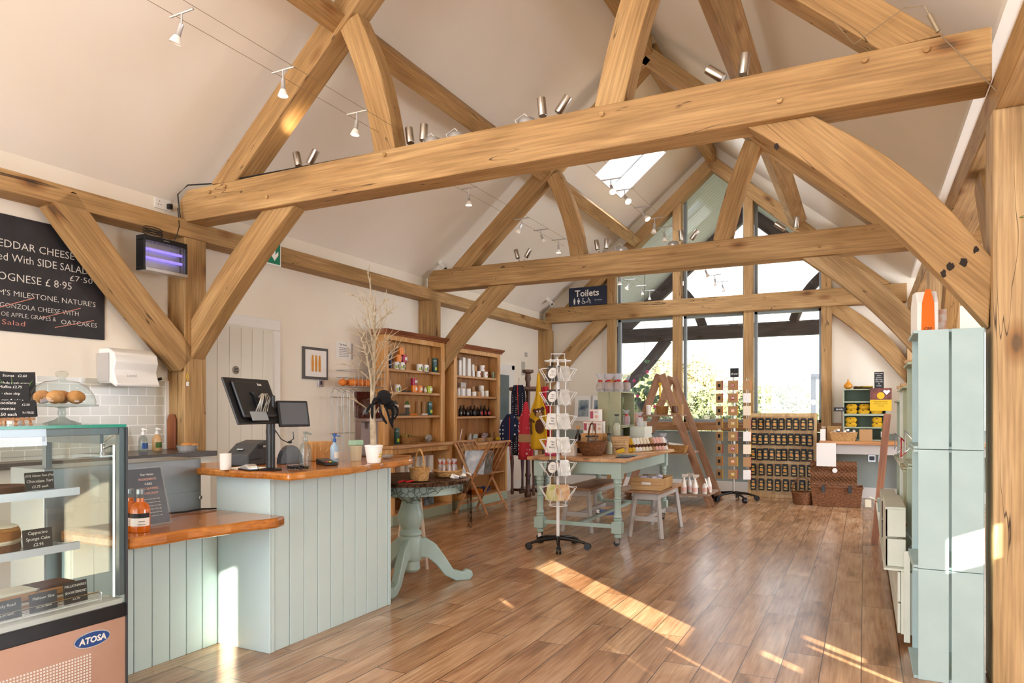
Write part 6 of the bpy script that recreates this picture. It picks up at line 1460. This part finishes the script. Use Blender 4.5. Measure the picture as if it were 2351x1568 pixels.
# ================================================================== SECOND SPINNER, COFFEE BOARD, HAMPERS
QX, QY = -1.76, 10.98
t = thing('card_spinner', 'tall grey spinner of kraft number cards with a draw sign by the window', 'card stand', (QX, QY, 0))
star_base(t, .33, .12, 'satin', .04, a0=-54)
B().cyl((0, 0, .11), (0, 0, 1.86), .018, 14).make('pole', 'steel', t, smooth=True)
b = B()
for dx in (-.21, -.19, .19, .21, -.03, .03): b.tube([(dx, -.06, .4), (dx, -.06, 1.83)], .003, 4)
for k in range(8): b.tube([(-.24, -.06, .38+.19*k), (.24, -.06, .38+.19*k)], .003, 4)
b.make('wire_frame', 'wire_g', t)
s = B().box(-.062, .062, -.006, 0, 0, .135).make('sign', 'slate2', t, loc=(.01, -.02, 1.855)); text(s, 'draw', (0, -.007, .05), .05, 'paper')
nums = ['21', '30', '40', '50', '60', '70', '80', '90']; ac = ['red', 'red', 'orange', 'yellow', 'yellow', 'crimson', 'orange', 'yellow']
for r_ in range(8):
    z = 1.72 - .19*r_
    for c_ in range(3):
        x = (-.2, 0, .2)[c_]; cw = (.06, .068, .055)[c_]
        cd_ = thing('number_card', f'kraft number {nums[r_]} card in the middle column of the grey spinner' if c_ == 1 else f'{["kraft", "", "pale"][c_]} card in the {["left", "", "right"][c_]} column of the grey spinner, {ORD[r_]} from top', 'greeting card', (QX+x, QY-.085-.02*(c_ == 1), z-.06), rz=(-.5, 0, .4)[c_], group='cards on the grey spinner')
        B().box(-cw, cw, -.003, 0, 0, .14).make('card', 'kraft' if c_ < 2 else ['kraft', 'paper', 'icing'][r_ % 3], cd_)
        B().box(cw*.75, cw*1.12, .0, .003, .0, .145).make('coloured_edge', ac[(r_+c_) % 8], cd_)
        if c_ < 2: B().box(-cw*.4, cw*.35, -.0045, -.003, .045, .095).make('number_patch', 'slate2' if c_ == 0 else ac[r_], cd_)
        if c_ == 1: text(cd_, nums[r_], (0, -.0052, .07), .045, 'paper', bold=.001)
# coffee board
t = thing('coffee_board', 'freestanding wooden peg board of black coffee pouches below the window', 'display board', (-1.15, 11.62, 0), rot=(R(-3), 0, 0))
B().box(-.5, .5, 0, .02, 0, 1.31).make('back_panel', 'rack', t)
B().box(-.5, -.45, -.02, .0, 0, 1.31).box(.45, .5, -.02, .0, 0, 1.31).box(-.45, .45, -.02, .0, 1.255, 1.31).box(-.45, .45, -.02, .0, 0, .055).make('board_frame', 'rack', t, bevel=.003)
for i, z in enumerate((1.22, .985, .75, .51, .28)): B().box(-.45, .45, -.035, .0, z-.008, z+.012).make('peg_rail', 'boxwood', t)
bp0 = None
gold = flat('gold_ink', 'c9a860', .5)
for row in range(5):
    z = (1.052, .813, .578, .338, .108)[row]; n = (9, 10, 10, 8, 8)[row]
    for c_ in range(n):
        x = -1.15 - .41 + .82*c_/(n-1) + random.uniform(-.008, .008); y = 11.62 - .05 + z*.052
        lab = f'black coffee pouch in the {ORD[row]} row of the peg board, {ORD[c_]} from left'
        if bp0 is None:
            bp0 = thing('coffee_pouch', lab, 'coffee', (x, y, z), group='coffee pouches on the peg board')
            B().prism([(-.038, 0), (.038, 0), (.041, .02), (.041, .15), (.036, .165), (.038, .185), (-.038, .185), (-.036, .165), (-.041, .15), (-.041, .02)], -.018, .012, 'y').make('pouch', flat('black_pouch', '0c0d13', .5), bp0, bevel=.006)
            b = B(); k = 24
            ring = [(.026*math.cos(2*math.pi*i/k), .09+.026*math.sin(2*math.pi*i/k)) for i in range(k)]; rin = [(.017*math.cos(2*math.pi*i/k), .09+.017*math.sin(2*math.pi*i/k)) for i in range(k)]
            for i in range(k):
                j = (i+1) % k; b.bm.faces.new([b.bm.verts.new((p[0], -.0192, p[1])) for p in (ring[i], ring[j], rin[j], rin[i])])
            b.box(.01, .03, -.0198, -.0188, .062, .07).box(-.026, .026, -.0195, -.0188, .025, .045).box(-.02, .02, -.0195, -.0188, .13, .15).make('gold_print', gold, bp0)
            B().lathe([(.015, 0), (.015, .0008)], 16).make('print_centre', 'orange', bp0, loc=(0, -.0188, .09), rot=(R(90), 0, 0))
            continue
        clone(bp0, (x, y + random.uniform(0, .004), z + random.uniform(-.004, .004)), random.uniform(-.12, .12), lab)
# hampers
t = thing('wicker_hamper', 'open brown wicker hamper on the floor below the counter', 'hamper', (-.36, 11.05, 0), rz=R(2))
def wv(b, x0, x1, y0, y1, z0, z1): return b.box(x0, x1, y0, y1, z0, z1)
n = 60
def hp(u, v):
    k = u*4; i = int(k) % 4; f = k-int(k); x, y = [(-1+2*f, -1), (1, -1+2*f), (1-2*f, 1), (-1, 1-2*f)][i]
    tp = .92+.08*v; rp_ = 1+.012*math.sin(u*150+v*40)
    return (x*.33*tp*rp_, y*.19*tp*rp_, .27*v+.005)
B().grid(hp, 120, 14, closed_u=True).make('woven_body', 'wicker_d', t, solid=.012)
B().box(-.3, .3, -.17, .17, .002, .01).make('woven_base', 'wicker_d', t)
B().tube([(-.335, -.195, .275), (.335, -.195, .275), (.335, .195, .275), (-.335, .195, .275)], .012, 6, closed=True).make('rim', 'wicker_d', t)
ld = B().grid(lambda u, v: ((u-.5)*.62, .012*math.sin(u*70)*math.sin(v*40), v*.34), 60, 16).make('hamper_lid', 'wicker_d', t, loc=(-.04, .2, .28), rot=(R(-12), 0, 0), solid=.02)
B().lathe([(.035, 0), (.035, .004)], 20).make('round_label', 'paper', ld, loc=(.02, -.016, .2), rot=(R(90), 0, 0))
for s in (-1, 1): B().box(s*.17-.02, s*.17+.02, -.215, -.2, .2, .3).make('leather_strap', 'black', t)
basket('wicker_basket', 'small brown wicker basket with tall handle left of the hamper', (-.80, 11.0, 0.002), .17, .15, .17, 'wicker_d', handle=.22, rz=R(80), hs=1.3)
B().box(-.13, .13, -.002, .0, -.34, 0).make('wall_leaflet', 'paper', loc=(-.5, 11.22, .88), label='white laminated sheet hanging from the counter edge', cat='notice')
# ------------------------------------------------------------------ far right counter
t = thing('back_counter', 'wooden topped counter along the far wall right of the window', 'counter', (0, 0, 0))
B().box(-.6, 2.6, 11.25, 11.885, .86, .91).make('worktop', wood('counter_top', 'b0713a', 'c98c50', 'd8a36c', 0, .4), t, bevel=.006)
B().box(-.55, 2.58, 11.32, 11.36, .72, .859).make('apron', 'grey', t); B().box(2.5, 2.58, 11.36, 11.88, 0, .859).make('leg', 'grey', t)
CB = .911
crate('egg_crate', 'lower dark green crate shelf standing on the back counter', -.29, .29, 11.6, 11.98, CB, 1.285, 'crate_o', 'x+').rotation_euler = (0, 0, 0)
for o in [q for q in sc.collection.objects if q.name.startswith('egg_crate')]:
    for ch in [c for c in sc.collection.objects if c.parent is o]: bpy.data.objects.remove(ch)
    bpy.data.objects.remove(o)
gi = flat('crate_dark_green', '5c6e5a', .6)
for i, (z0, z1) in enumerate(((CB, 1.29), (1.291, 1.67))):
    t = thing('crate_shelf', ['lower crate shelf of yellow egg boxes on the back counter', 'upper crate shelf of yellow egg boxes on the back counter'][i], 'crate', (0, 11.72, z0)); h = z1-z0
    B().box(-.29, -.272, -.15, .15, 0, h).box(.272, .29, -.15, .15, 0, h).make('side_panel', 'crate_o', t)
    B().box(-.272, .272, .13, .148, .01, h*.48).box(-.272, .272, .13, .148, h*.52, h-.01).make('back_board', gi, t)
    B().box(-.272, .272, -.15, .13, 0, .014).box(-.272, .272, -.15, .13, h-.014, h).make('end_panel', 'crate_o', t)
    B().box(-.272, .272, -.13, .129, h*.5-.007, h*.5+.007).box(-.272, .272, -.148, -.13, h*.5-.01, h*.5+.01).make('shelf', 'crate_o', t)
def egg(x, y, z, lab):
    t = thing('egg_box', lab, 'egg box', (x, y, z), group='yellow egg boxes')
    def f(u, v):
        a = 2*math.pi*u; c, s = math.cos(a), math.sin(a); m_ = (abs(c)**4+abs(s)**4)**.25
        w_ = [.8, 1.0, .98, .7, .0][min(4, int(v*4.001))]; zz = [.0, .035, .04, .068, .072][min(4, int(v*4.001))]
        return (c/m_*.08*w_, s/m_*.05*w_, zz)
    B().grid(f, 24, 5, closed_u=True).make('pulp_box', flat('egg_yellow', 'dcae1e', .8, var='c99a14', scale=30) if 'egg_yellow' not in bpy.data.materials else bpy.data.materials['egg_yellow'], t, smooth=True)
    B().box(-.02, .0, -.051, -.049, .045, .058).make('stamp', 'brown', t)
k = 0
for (x, y, z, n_) in ((-.17, 11.66, 1.306, 'front left, upper crate lower layer'), (-.01, 11.64, 1.306, 'front middle, upper crate lower layer'), (.16, 11.64, 1.306, 'front right, upper crate lower layer'),
                      (-.17, 11.66, 1.379, 'second layer left, upper crate'), (.0, 11.64, 1.379, 'second layer middle, upper crate'), (.16, 11.64, 1.379, 'second layer right, upper crate'),
                      (-.18, 11.64, 1.11, 'bottom of the left pair, lower crate'), (-.18, 11.64, 1.183, 'top of the left pair, lower crate'), (.17, 11.64, 1.11, 'bottom of the right pair, lower crate'), (.17, 11.64, 1.183, 'top of the right pair, lower crate')):
    egg(x, y, z, 'yellow egg box ' + n_)
B().lathe([(.02, 0), (.06, .03), (.062, .06), (.03, .1), (.012, .115), (.012, .15)], 18).make('gourd', 'amberw', loc=(-.22, 11.68, 1.671), smooth=True, label='orange onion-shaped gourd on top of the crate shelf', cat='gourd')
B().cbox((0, 0, .02), (.26, .16, .012)).make('leaflet_stand', flat('pie_leaflet', '5a4038', .5, var='caa84c', scale=14), loc=(-.02, 11.68, 1.671), rot=(-.25, 0, 0), label='dark colourful leaflet lying on top of the crate shelf', cat='leaflet')
t = thing('chalk_sign', 'narrow black chalk sign standing on top of the crate shelf', 'sign', (.19, 11.68, 1.671))
B().box(-.062, .062, 0, .01, 0.012, .25).make('slate', 'slate2', t); B().box(-.06, .07, -.02, .03, 0, .012).make('foot', 'beech', t)
for i, s_ in enumerate(('POULTON', 'GREAT', 'QUALITY', 'BEEF AND', 'PORK PIES', 'IN', 'STORE')): text(t, s_, (0, -.001, .225-.03*i), .021, 'paper')
t = thing('pie_poster', 'yellow and dark poster with a white heart taped to the crate shelf', 'poster', (.21, 11.545, 1.35))
B().box(-.14, .14, 0, .004, 0, .16).make('yellow_half', 'yellow', t); B().box(-.14, .14, 0, .004, .16, .33).make('photo_half', flat('dark_food', '4a3028', .5, var='8a4a40', scale=18), t)
B().lathe([(.05, 0), (.05, .001)], 20).make('yellow_round', 'yellow', t, loc=(-.0, -.001, .22), rot=(R(90), 0, 0)); B().prism([(0, -.04), (.045, .01), (.03, .035), (0, .02), (-.03, .035), (-.045, .01)], 0, .001, 'z').make('white_heart', 'paper', t, loc=(.075, -.001, .27), rot=(R(90), 0, 0))
for i, s_ in enumerate(('FRESH FROM THE FARM', 'Come and see us in store', 'every week')): text(t, s_, (0, -.001, .13-.03*i), .017, 'brown')
basket('wicker_basket', 'wide pale wicker basket of jars on the back counter', (-.28, 11.42, CB), .19, .11, .12, 'wicker_l', square=True)
basket('wicker_basket', 'pale wicker basket tilted up behind the wide basket', (-.38, 11.66, CB), .13, .07, .2, 'wicker_l', square=True)
for i in range(8):
    t = thing('spice_jar', f'small white lidded jar in the wide pale basket, {ORD[i]} from left', 'jar', (-.43+.042*i, 11.40+.03*(i % 2), CB+.06+.02*(i % 3)), group='jars in the wide basket')
    B().lathe([(.018, 0), (.02, .05), (.02, .07)], 12).make('jar', 'ceramic', t); B().lathe([(.0205, .02), (.0205, .04)], 12).make('label', 'slate2', t)
for i in range(3): B().box(-.035, .035, -.03, .03, 0, .055).make('white_carton', 'paper', loc=(-.55, 11.36, CB+.056*i), label=f'small white carton stacked at the counter end, {ORD[i]} from the bottom', cat='carton', group='cartons at the counter end')
for i in range(4): B().box(-.03, .03, -.02, .02, 0, .2).make('snack_packet', flat('snack%d' % i, ['d98a5a', 'e2b07a', 'd9a080', 'efe6d8'][i], .5, var='f0e4d0', scale=30), loc=(-.56+.075*i, 11.8, CB+.001), label=f'striped snack packet standing behind the baskets, {ORD[i]} from left', cat='packet', group='snack packets on the back counter')
for i in range(3): B().box(-.03, .03, -.02, .02, 0, .17).make('kraft_pack', 'kraft', loc=(-.04+.055*i, 11.38, CB+.001), bevel=.003, label=f'kraft packet right of the wide pale basket, {ORD[i]} from left', cat='packet', group='kraft packets on the counter')
t = thing('sign_strip', 'small black name strip on a stick left of the crate shelf', 'sign', (-.3, 11.5, CB)); B().box(-.006, .006, 0, .006, 0, .45).make('stick', 'dkwood', t); B().box(-.11, .05, -.004, 0, .43, .49).make('strip', 'slate2', t); text(t, 'drinks', (-.03, -.005, .46), .04, 'paper')
for i in range(2): B().lathe([(.014, 0), (.016, .12), (.012, .16)], 10).make('pink_bottle', 'pinkp', loc=(-.24+.1*i, 11.5, CB+.001), label=['small pink bottle, left of two before the crate shelf', 'small pink bottle, right of two before the crate shelf'][i], cat='bottle')
t = thing('oil_bottle', 'tall oil bottle with pale label at the right of the crate shelf', 'bottle', (.24, 11.42, CB)); B().lathe([(.03, 0), (.032, .01), (.032, .17), (.013, .21), (.012, .28)], 16).make('bottle_body', 'green_liq', t, smooth=True); B().lathe([(.0325, .06), (.0325, .14)], 16).make('label', 'paper', t)
B().cyl((0, 0, .28), (0, 0, .33), .02, 10).make('cap', 'black', t)
for i in range(2):
    t = thing('wall_socket', ['left black double socket on the green wall under the counter', 'right black double socket on the green wall under the counter'][i], 'socket', (.1+.14*i, GY-.001, .62)); B().box(-.05, .05, -.01, 0, -.05, .05).make('plate', 'alu', t); B().box(-.035, .035, -.04, -.01, -.03, .03).make('plug', 'black', t, bevel=.004)

# ================================================================== CRATE SHELVING ON THE RIGHT
def tall_crate(lab, x0, x1, y0, y1, z0, z1, mat, group='stacked shelf crates'):
    return crate('shelf_crate', lab, x0, x1, y0, y1, z0, z1, mat, 'x-', group)
lv = [(.0, .555), (.558, 1.155), (1.158, 1.755)]
for k, (z0, z1) in enumerate(lv):
    tall_crate(f'blue-green upended crate of the near tower, {["lowest", "middle", "topmost"][k]} of three', .235, .523, 4.08, 4.58, z0, z1, 'crate_l')
mats = ['crate_o', 'crate_s', 'crate_c', 'crate_o']
for j in range(4):
    y0 = 4.62 + .53*j
    for k, (z0, z1) in enumerate(((.43, .97), (.973, 1.51)) if j else ((.43, 1.03), (1.033, 1.63))):
        if j == 3 and k == 1: z1 -= .08
        tall_crate(f'{["olive", "sage", "cream", "dull olive"][j]} upended crate of the {ORD[j+1]} tower along the right, {["lower", "upper"][k]}', .235, .523, y0, y0+.5, z0, z1, mats[j])
        b = B()
        t = thing('shop_parcel', f'{["white", "kraft", "cream", "grey"][j]} parcel inside the {["lower", "upper"][k]} crate of the {ORD[j+1]} right-hand tower', 'parcel', (.34, y0+.25, z0+.0145)); B().box(-.07, .07, -.1, .1, 0, .2).make('parcel', ['paper', 'kraft', 'cream', 'grey'][j], t, bevel=.01)
        B().tube([(-.075, -.02, .12), (-.12, -.0, .18), (-.12, .03, .05), (-.075, .03, .1)], .006, 5).make('ribbon', ['alu', 'red', 'alu', 'alu'][j], t)
    B().box(-.035, .03, -.06, .06, 0, .02).make('shelf_tag', 'kraft', loc=(.25, y0+.25, 1.5125 if j else 1.6325), label=f'little kraft parcel on top of the {ORD[j+1]} right-hand tower', cat='parcel') if j < 3 else None
# low wheeled base
t = thing('wheeled_base', 'long low cream boarded unit on castors below the right-hand crates', 'unit', (0, 0, 0))
b = B()
for k in range(2): b.box(.17, .185, 4.62, 7.9, .07+.18*k, .24+.18*k)
b.box(.2, .232, 4.585, 4.6, .03, .55).make('front_boards', 'crate_c', t, bevel=.003)
B().box(.187, .52, 4.62, 7.88, .065, .424).make('carcass', 'crate_c', t, bevel=.004)
for i in range(6):
    for x in (.19, .49): B().cyl((x-.012, 4.9+.55*i, .033), (x+.012, 4.9+.55*i, .033), .032, 14).box(x-.006, x+.006, 4.88+.55*i, 4.92+.55*i, .03, .07).make('castor', 'black', t)
bpy.data.objects['front_boards'].location = (0, 0, 0)
for i, (y0, y1, x0, z0, z1, m_) in enumerate(((4.7, 5.35, .06, .0, .32, 'crate_c'), (5.5, 6.2, .08, 0, .30, 'crate_c'))):
    pass
def bin_(lab, x0, x1, y0, y1, z0, z1):
    t = thing('wooden_bin', lab, 'box', ((x0+x1)/2, (y0+y1)/2, z0)); a, b_, h = (x1-x0)/2, (y1-y0)/2, z1-z0
    B().box(-a, -a+.012, -b_, b_, 0, h*.48).box(-a, -a+.012, -b_, b_, h*.52, h).box(-a, a, -b_, -b_+.012, .0, h*.48).box(-a, a, -b_, -b_+.012, h*.52, h).make('side_boards', 'crate_c', t, bevel=.002)
    B().box(-a, a, -b_, b_, h, h+.014).make('lid', 'crate_c', t, bevel=.002)
B().box(.1, .22, 4.64, 7.9, .424, .436).make('ledge', 'crate_c', t)
bin_('cream wooden bin on the wheeled unit, nearest of two', .11, .215, 4.7, 5.4, .437, .77)
bin_('cream wooden bin on the wheeled unit, farther of two', .11, .215, 5.75, 6.5, .437, .70)
t = thing('watering_can', 'small green enamel pot with tags at the far end of the wheeled unit', 'pot', (.17, 7.2, .437)); B().lathe([(.06, 0), (.07, .12), (.065, .12)], 18).make('pot', 'pgreen', t, smooth=True); B().tube([(-.07, 0, .1), (-.13, -.02, .13)], .006, 5).cbox((-.14, -.02, .07), (.05, .004, .07)).make('paper_tag', 'icing', t)
t = B().cbox((0, 0, .66), (.065, .025, 1.32)).make('leaning_board', 'brownboard', loc=(.09, 8.0, .004), rot=(0, R(5), 0), label='brown wooden board leaning at the far end of the crate unit', cat='board')
t = thing('treat_bag', 'orange and white gusseted bag on top of the near crate tower', 'bag', (.29, 4.42, 1.7555), rz=R(8))
B().prism([(-.08, 0), (.08, 0), (.08, .17), (.04, .235), (-.04, .235), (-.08, .17)], -.05, .05, 'x').make('bag_body', 'paper', t, bevel=.004)
B().prism([(-.032, 0), (.032, 0), (.028, .17), (.012, .24), (-.012, .24), (-.028, .17)], -.084, -.08, 'y').make('orange_front', flat('vivid_orange', 'e8700e', .45), t, loc=(0, .0, 0))
text(t, 'CBF', (0, -.085, .03), .022, 'slate2')
bpy.data.objects['bag_body'].location = (0, 0, 0)
B().box(-.07, .07, -.04, .04, 0, .15).make('treat_packet', flat('packet_print', 'e8ddd0', .5, var='d98a5a', scale=25), loc=(.33, 4.53, 1.7555), label='pale printed packet behind the orange bag on the tower', cat='packet')
# ivy trailing on the near right post
t = thing('ivy_plant', 'trailing green ivy hanging on the near right post', 'plant', (.86, 4.10, 2.15))
b = B().lathe([(.04, -.1), (.055, 0)], 14); b.make('pot', 'purple', t)
b = B().tube([(0, 0, .0), (-.06, -.02, .06), (-.14, -.03, .12), (-.2, -.02, .12)], .003, 5).tube([(0, 0, 0), (-.03, -.04, -.1), (-.02, -.04, -.22), (-.04, -.04, -.32)], .003, 5)
b.make('stem', 'leaf', t); rn = random.Random(9)
b = B()
for (x, z) in ((-.2, .12), (-.16, .14), (-.13, .11), (-.09, .1), (-.05, .07), (-.03, -.1), (-.03, -.16), (-.02, -.24), (-.045, -.3), (-.0, -.28), (-.01, -.05)):
    q = Matrix.Translation((x, -.035, z)) @ Euler((rn.uniform(-1, 1), rn.uniform(-1, 1), rn.uniform(0, 6))).to_matrix().to_4x4()
    vs = [b.bm.verts.new(q @ Vector(p)) for p in ((0, 0, 0), (.012, .014, .003), (.03, .0, .0), (.012, -.014, .003))]; b.bm.faces.new(vs)
b.make('leaf', 'leaf', t)
B().tube([(-1.9+1.9, 0, 0), (.1, -.0, -.15), (.33, 0, -.02), (.42, 0, -.03)], .0025, 5).tube([(.42, 0, -.03), (.5, .02, -.2), (.63, -.05, -.42), (.72, .0, -.52)], .003, 5).cyl((.44, 0, -.08), (.48, .01, -.17), .012, 8).make('fairy_light_cord', 'pcable', loc=(-.15, 4.10, 3.42), label='thin clear fairy light cord with plug on the near tie beam right end', cat='cord')

# ================================================================== LIGHTS
def aim(v): return Vector(v).to_track_quat('Z', 'Y').to_euler()
def cable_lamp(x, y, lab, tilt=(0, 0, -1), on=True, z=3.35, clear=False, watts=0):
    t = thing('cable_spotlight', lab, 'spotlight', (x, y, z), group='spotlights on the ceiling cables')
    B().tube([(-.085, 0, 0), (.085, 0, 0)], .006, 6).make('crossbar', 'alu', t)
    d = Vector(tilt).normalized(); j = Vector((0, 0, -.055))
    B().tube([(0, 0, 0), j], .005, 6).lathe([(.0, 0), (.012, .002), (.014, .055), (.017, .06)], 12, mat=Matrix.Translation(j) @ d.to_track_quat('Z', 'Y').to_matrix().to_4x4()).make('lamp_holder', 'alu', t, smooth=True)
    q = Matrix.Translation(j + d*.06) @ d.to_track_quat('Z', 'Y').to_matrix().to_4x4()
    B().lathe([(.014, 0), (.02, .01), (.027, .03), (.029, .04)], 16, mat=q, cap=False).make('bulb_shell', 'lampglass', t, smooth=True)
    B().lathe([(.027, .038), (.0, .0385)], 16, mat=q).make('bulb_face', 'lampglow' if on else 'lampglass', t)
    if watts:
        light('spot_lamp', 'SPOT', watts, Vector((x, y, z)) + j + d*.12, d, col='ffd9a8', spot_size=R(75), spot_blend=.8, shadow_soft_size=.03)
def cable_run(x, y0, y1, lab, z=3.35, sag=.0):
    for s in (-1, 1): pass
    B().tube([(-.078, 0, 0), (-.078, (y1-y0)/2, -sag), (-.078, y1-y0, 0)], .0018, 4).tube([(.078, 0, 0), (.078, (y1-y0)/2, -sag), (.078, y1-y0, 0)], .0018, 4).make('lighting_cable', 'pcable', loc=(x, y0, z+.004), label=lab, cat='cable')
cable_run(-3.05, -3.9, 4.1, 'pair of tensioned lighting cables over the till ending at the near beam')
cable_run(-3.19, 4.4, 7.96, 'pair of lighting cables on the left of the middle bay')
cable_run(-1.95, 4.4, 7.96, 'pair of lighting cables on the right of the middle bay')
cable_run(-3.2, 8.25, 11.85, 'pair of lighting cables on the left of the far bay')
cable_run(-1.97, 8.25, 11.85, 'pair of lighting cables on the right of the far bay')
for i, (x, y, on, tl, wt) in enumerate(((-3.07, 2.42, False, (-.4, -.1, -1), 0), (-3.05, 3.09, True, (0, 0, -1), 14), (-3.04, 3.75, True, (-.1, -.1, -1), 14),
                        (-3.18, 5.48, True, (0, 0, -1), 12), (-3.19, 6.60, False, (-.6, 0, -1), 0), (-3.2, 7.1, False, (.5, 0, -1), 0), (-3.2, 7.6, True, (0, 0, -1), 8),
                        (-1.96, 5.82, True, (.4, -.6, -.8), 10), (-1.94, 6.15, True, (.6, -.6, -.9), 10), (-1.95, 6.75, True, (.7, -.2, -.9), 8), (-1.95, 7.2, False, (-.1, 0, -1), 0), (-1.95, 7.6, False, (0, 0, -1), 0),
                        (-3.2, 9.9, True, (0, 0, -1), 8), (-3.2, 10.4, True, (-.5, -.3, -1), 8), (-3.2, 11.0, False, (.3, 0, -1), 0), (-3.2, 11.5, False, (0, 0, -1), 0),
                        (-1.97, 9.9, False, (.4, 0, -1), 0), (-1.97, 10.6, False, (0, 0, -1), 0), (-1.97, 11.2, False, (.2, 0, -1), 0))):
    run = 'till run' if i < 3 else 'left middle run' if i < 7 else 'right middle run' if i < 12 else 'left far run' if i < 16 else 'right far run'
    k = i - (0 if i < 3 else 3 if i < 7 else 7 if i < 12 else 12 if i < 16 else 16)
    cable_lamp(x, y, f'{"lit" if on else "unlit"} cable spotlight, {ORD[k]} from the camera on the {run}', tl, on, watts=wt)
def uplight(x, y, lab, t1=(-.35, .1, 1), t2=(.45, .1, .8), lit=0, s=1):
    t = thing('beam_uplighter', lab, 'uplighter', (x, y, ZT1+.001)); b = B().lathe([(.045*s, 0), (.045*s, .012), (.0, .013)], 18)
    for q, tv in ((-.045, t1), (.045, t2)): b.tube([(q*.6*s, 0, .01), (q*s, 0, .055)], .006, 6)
    b.make('base', 'steel', t)
    for i, (q, tv) in enumerate(((-.055, t1), (.055, t2))):
        d = Vector(tv).normalized(); m4 = Matrix.Translation(Vector((q, 0, .07))*s) @ d.to_track_quat('Z', 'Y').to_matrix().to_4x4()
        h_ = B().lathe([(.026*s, 0), (.029*s, .004), (.029*s, .12*s)], 18, mat=m4, cap=False).lathe([(0, .001), (.027*s, .002)], 18, mat=m4, cap=False).make('lamp_cylinder', 'steel', t, smooth=True)
        B().lathe([(.0, .105*s), (.026*s, .106*s)], 16, mat=m4, cap=False).make('lamp_face', 'lampglow' if lit else 'lampglass', h_)
    if lit: light('uplight_lamp', 'SPOT', lit, Vector((x-.06, y, ZT1+.25)), (-.3, .1, 1), col='ffe2b8', spot_size=R(80), spot_blend=.9, shadow_soft_size=.03)
def transformer(x, y, lab):
    t = thing('lighting_transformer', lab, 'transformer', (x, y, ZT1+.001)); B().lathe([(.062, 0), (.066, .01), (.066, .05), (.055, .066), (.0, .07)], 24).make('drum', 'alu', t, smooth=True)
    B().tube([(-.06, 0, .01), (-.09, 0, .08), (-.03, .02, .12), (.02, 0, .07)], .003, 5).make('lead', 'wire', t)
for yb, nm, xs in ((4.28, 'near', ((-4.0, 1), (-3.02, 0), (-1.86, 0), (-.69, 0))), (8.13, 'middle', ((-3.93, 0), (-2.85, 1), (-1.83, 1), (-.72, 1)))):
    for i, (x, lit) in enumerate(xs): uplight(x + (.1 if (i == 1 and nm == 'near') else 0), yb, f'steel twin uplighter on the {nm} tie beam, {ORD[i]} from left', lit=5 if lit else 0, t1=((-.35, .1, 1), (-.2, .1, 1), (-.1, 0, 1), (-.6, 0, .5))[i], t2=((.45, .1, .8), (.0, .1, 1), (.4, .1, .6), (.12, 0, 1))[i])
for yb, nm, xs in ((4.28, 'near', (-2.78, -2.58, -2.03)), (8.13, 'middle', (-2.6, -1.98))):
    for i, x in enumerate(xs): transformer(x, yb, f'round silver lighting transformer on the {nm} tie beam, {ORD[i]} from left')
B().tube([(-5.22, 4.1, 3.0), (-5.25, 4.1, 3.2), (-5.15, 4.12, 3.27), (-4.9, 4.16, 3.258), (-2.8, 4.2, 3.25), (.4, 4.3, 3.25)], .006, 6).make('beam_cable', 'cable', label='grey cable clipped along the top of the near tie beam', cat='cable')
# Toilets sign
t = thing('toilets_sign', 'dark navy Toilets sign standing on the far tie beam', 'sign', (-4.44, 11.885, ZT1+.001))
B().box(-.36, .355, 0, .02, 0, .33).make('board', 'navy', t)
text(t, 'Toilets', (-.01, -.001, .215), .165, 'paper', bold=.003)
def man(x, skirt):
    b = B().ball((x, -.002, .125), .012, (1, .15, 1), 12); b.prism([(x-.02, .105), (x+.02, .105), (x+(.026 if skirt else .016), .065), (x+.012, .065), (x+.012, .03), (x-.012, .03), (x-.012, .065), (x-(.026 if skirt else .016), .065)], -.002, -.0005, 'y'); return b
man(-.25, False).make('man_symbol', 'paper', t); man(-.17, True).make('woman_symbol', 'paper', t)
B().ball((-.085, -.002, .125), .011, (1, .15, 1), 12).tube([(-.087, -.002, .11), (-.083, -.002, .075), (-.055, -.002, .073), (-.045, -.002, .04)], .006, 4).tube([(-.08+.026*math.cos(2.4+i*.45), -.002, .058+.026*math.sin(2.4+i*.45)) for i in range(11)], .004, 4).make('wheelchair_symbol', 'paper', t)
B().ball((.02, -.002, .125), .011, (1, .15, 1), 12).tube([(.02, -.002, .11), (.045, -.002, .09), (.048, -.002, .05), (.05, -.002, .03)], .007, 4).tube([(.03, -.002, .1), (-.0, -.002, .075)], .004, 4).box(-.03, .02, -.002, -.0005, .052, .066).make('baby_change_symbol', 'paper', t)
text(t, 'The Haven', (.2, -.001, .085), .032, 'paper', shear=.2)
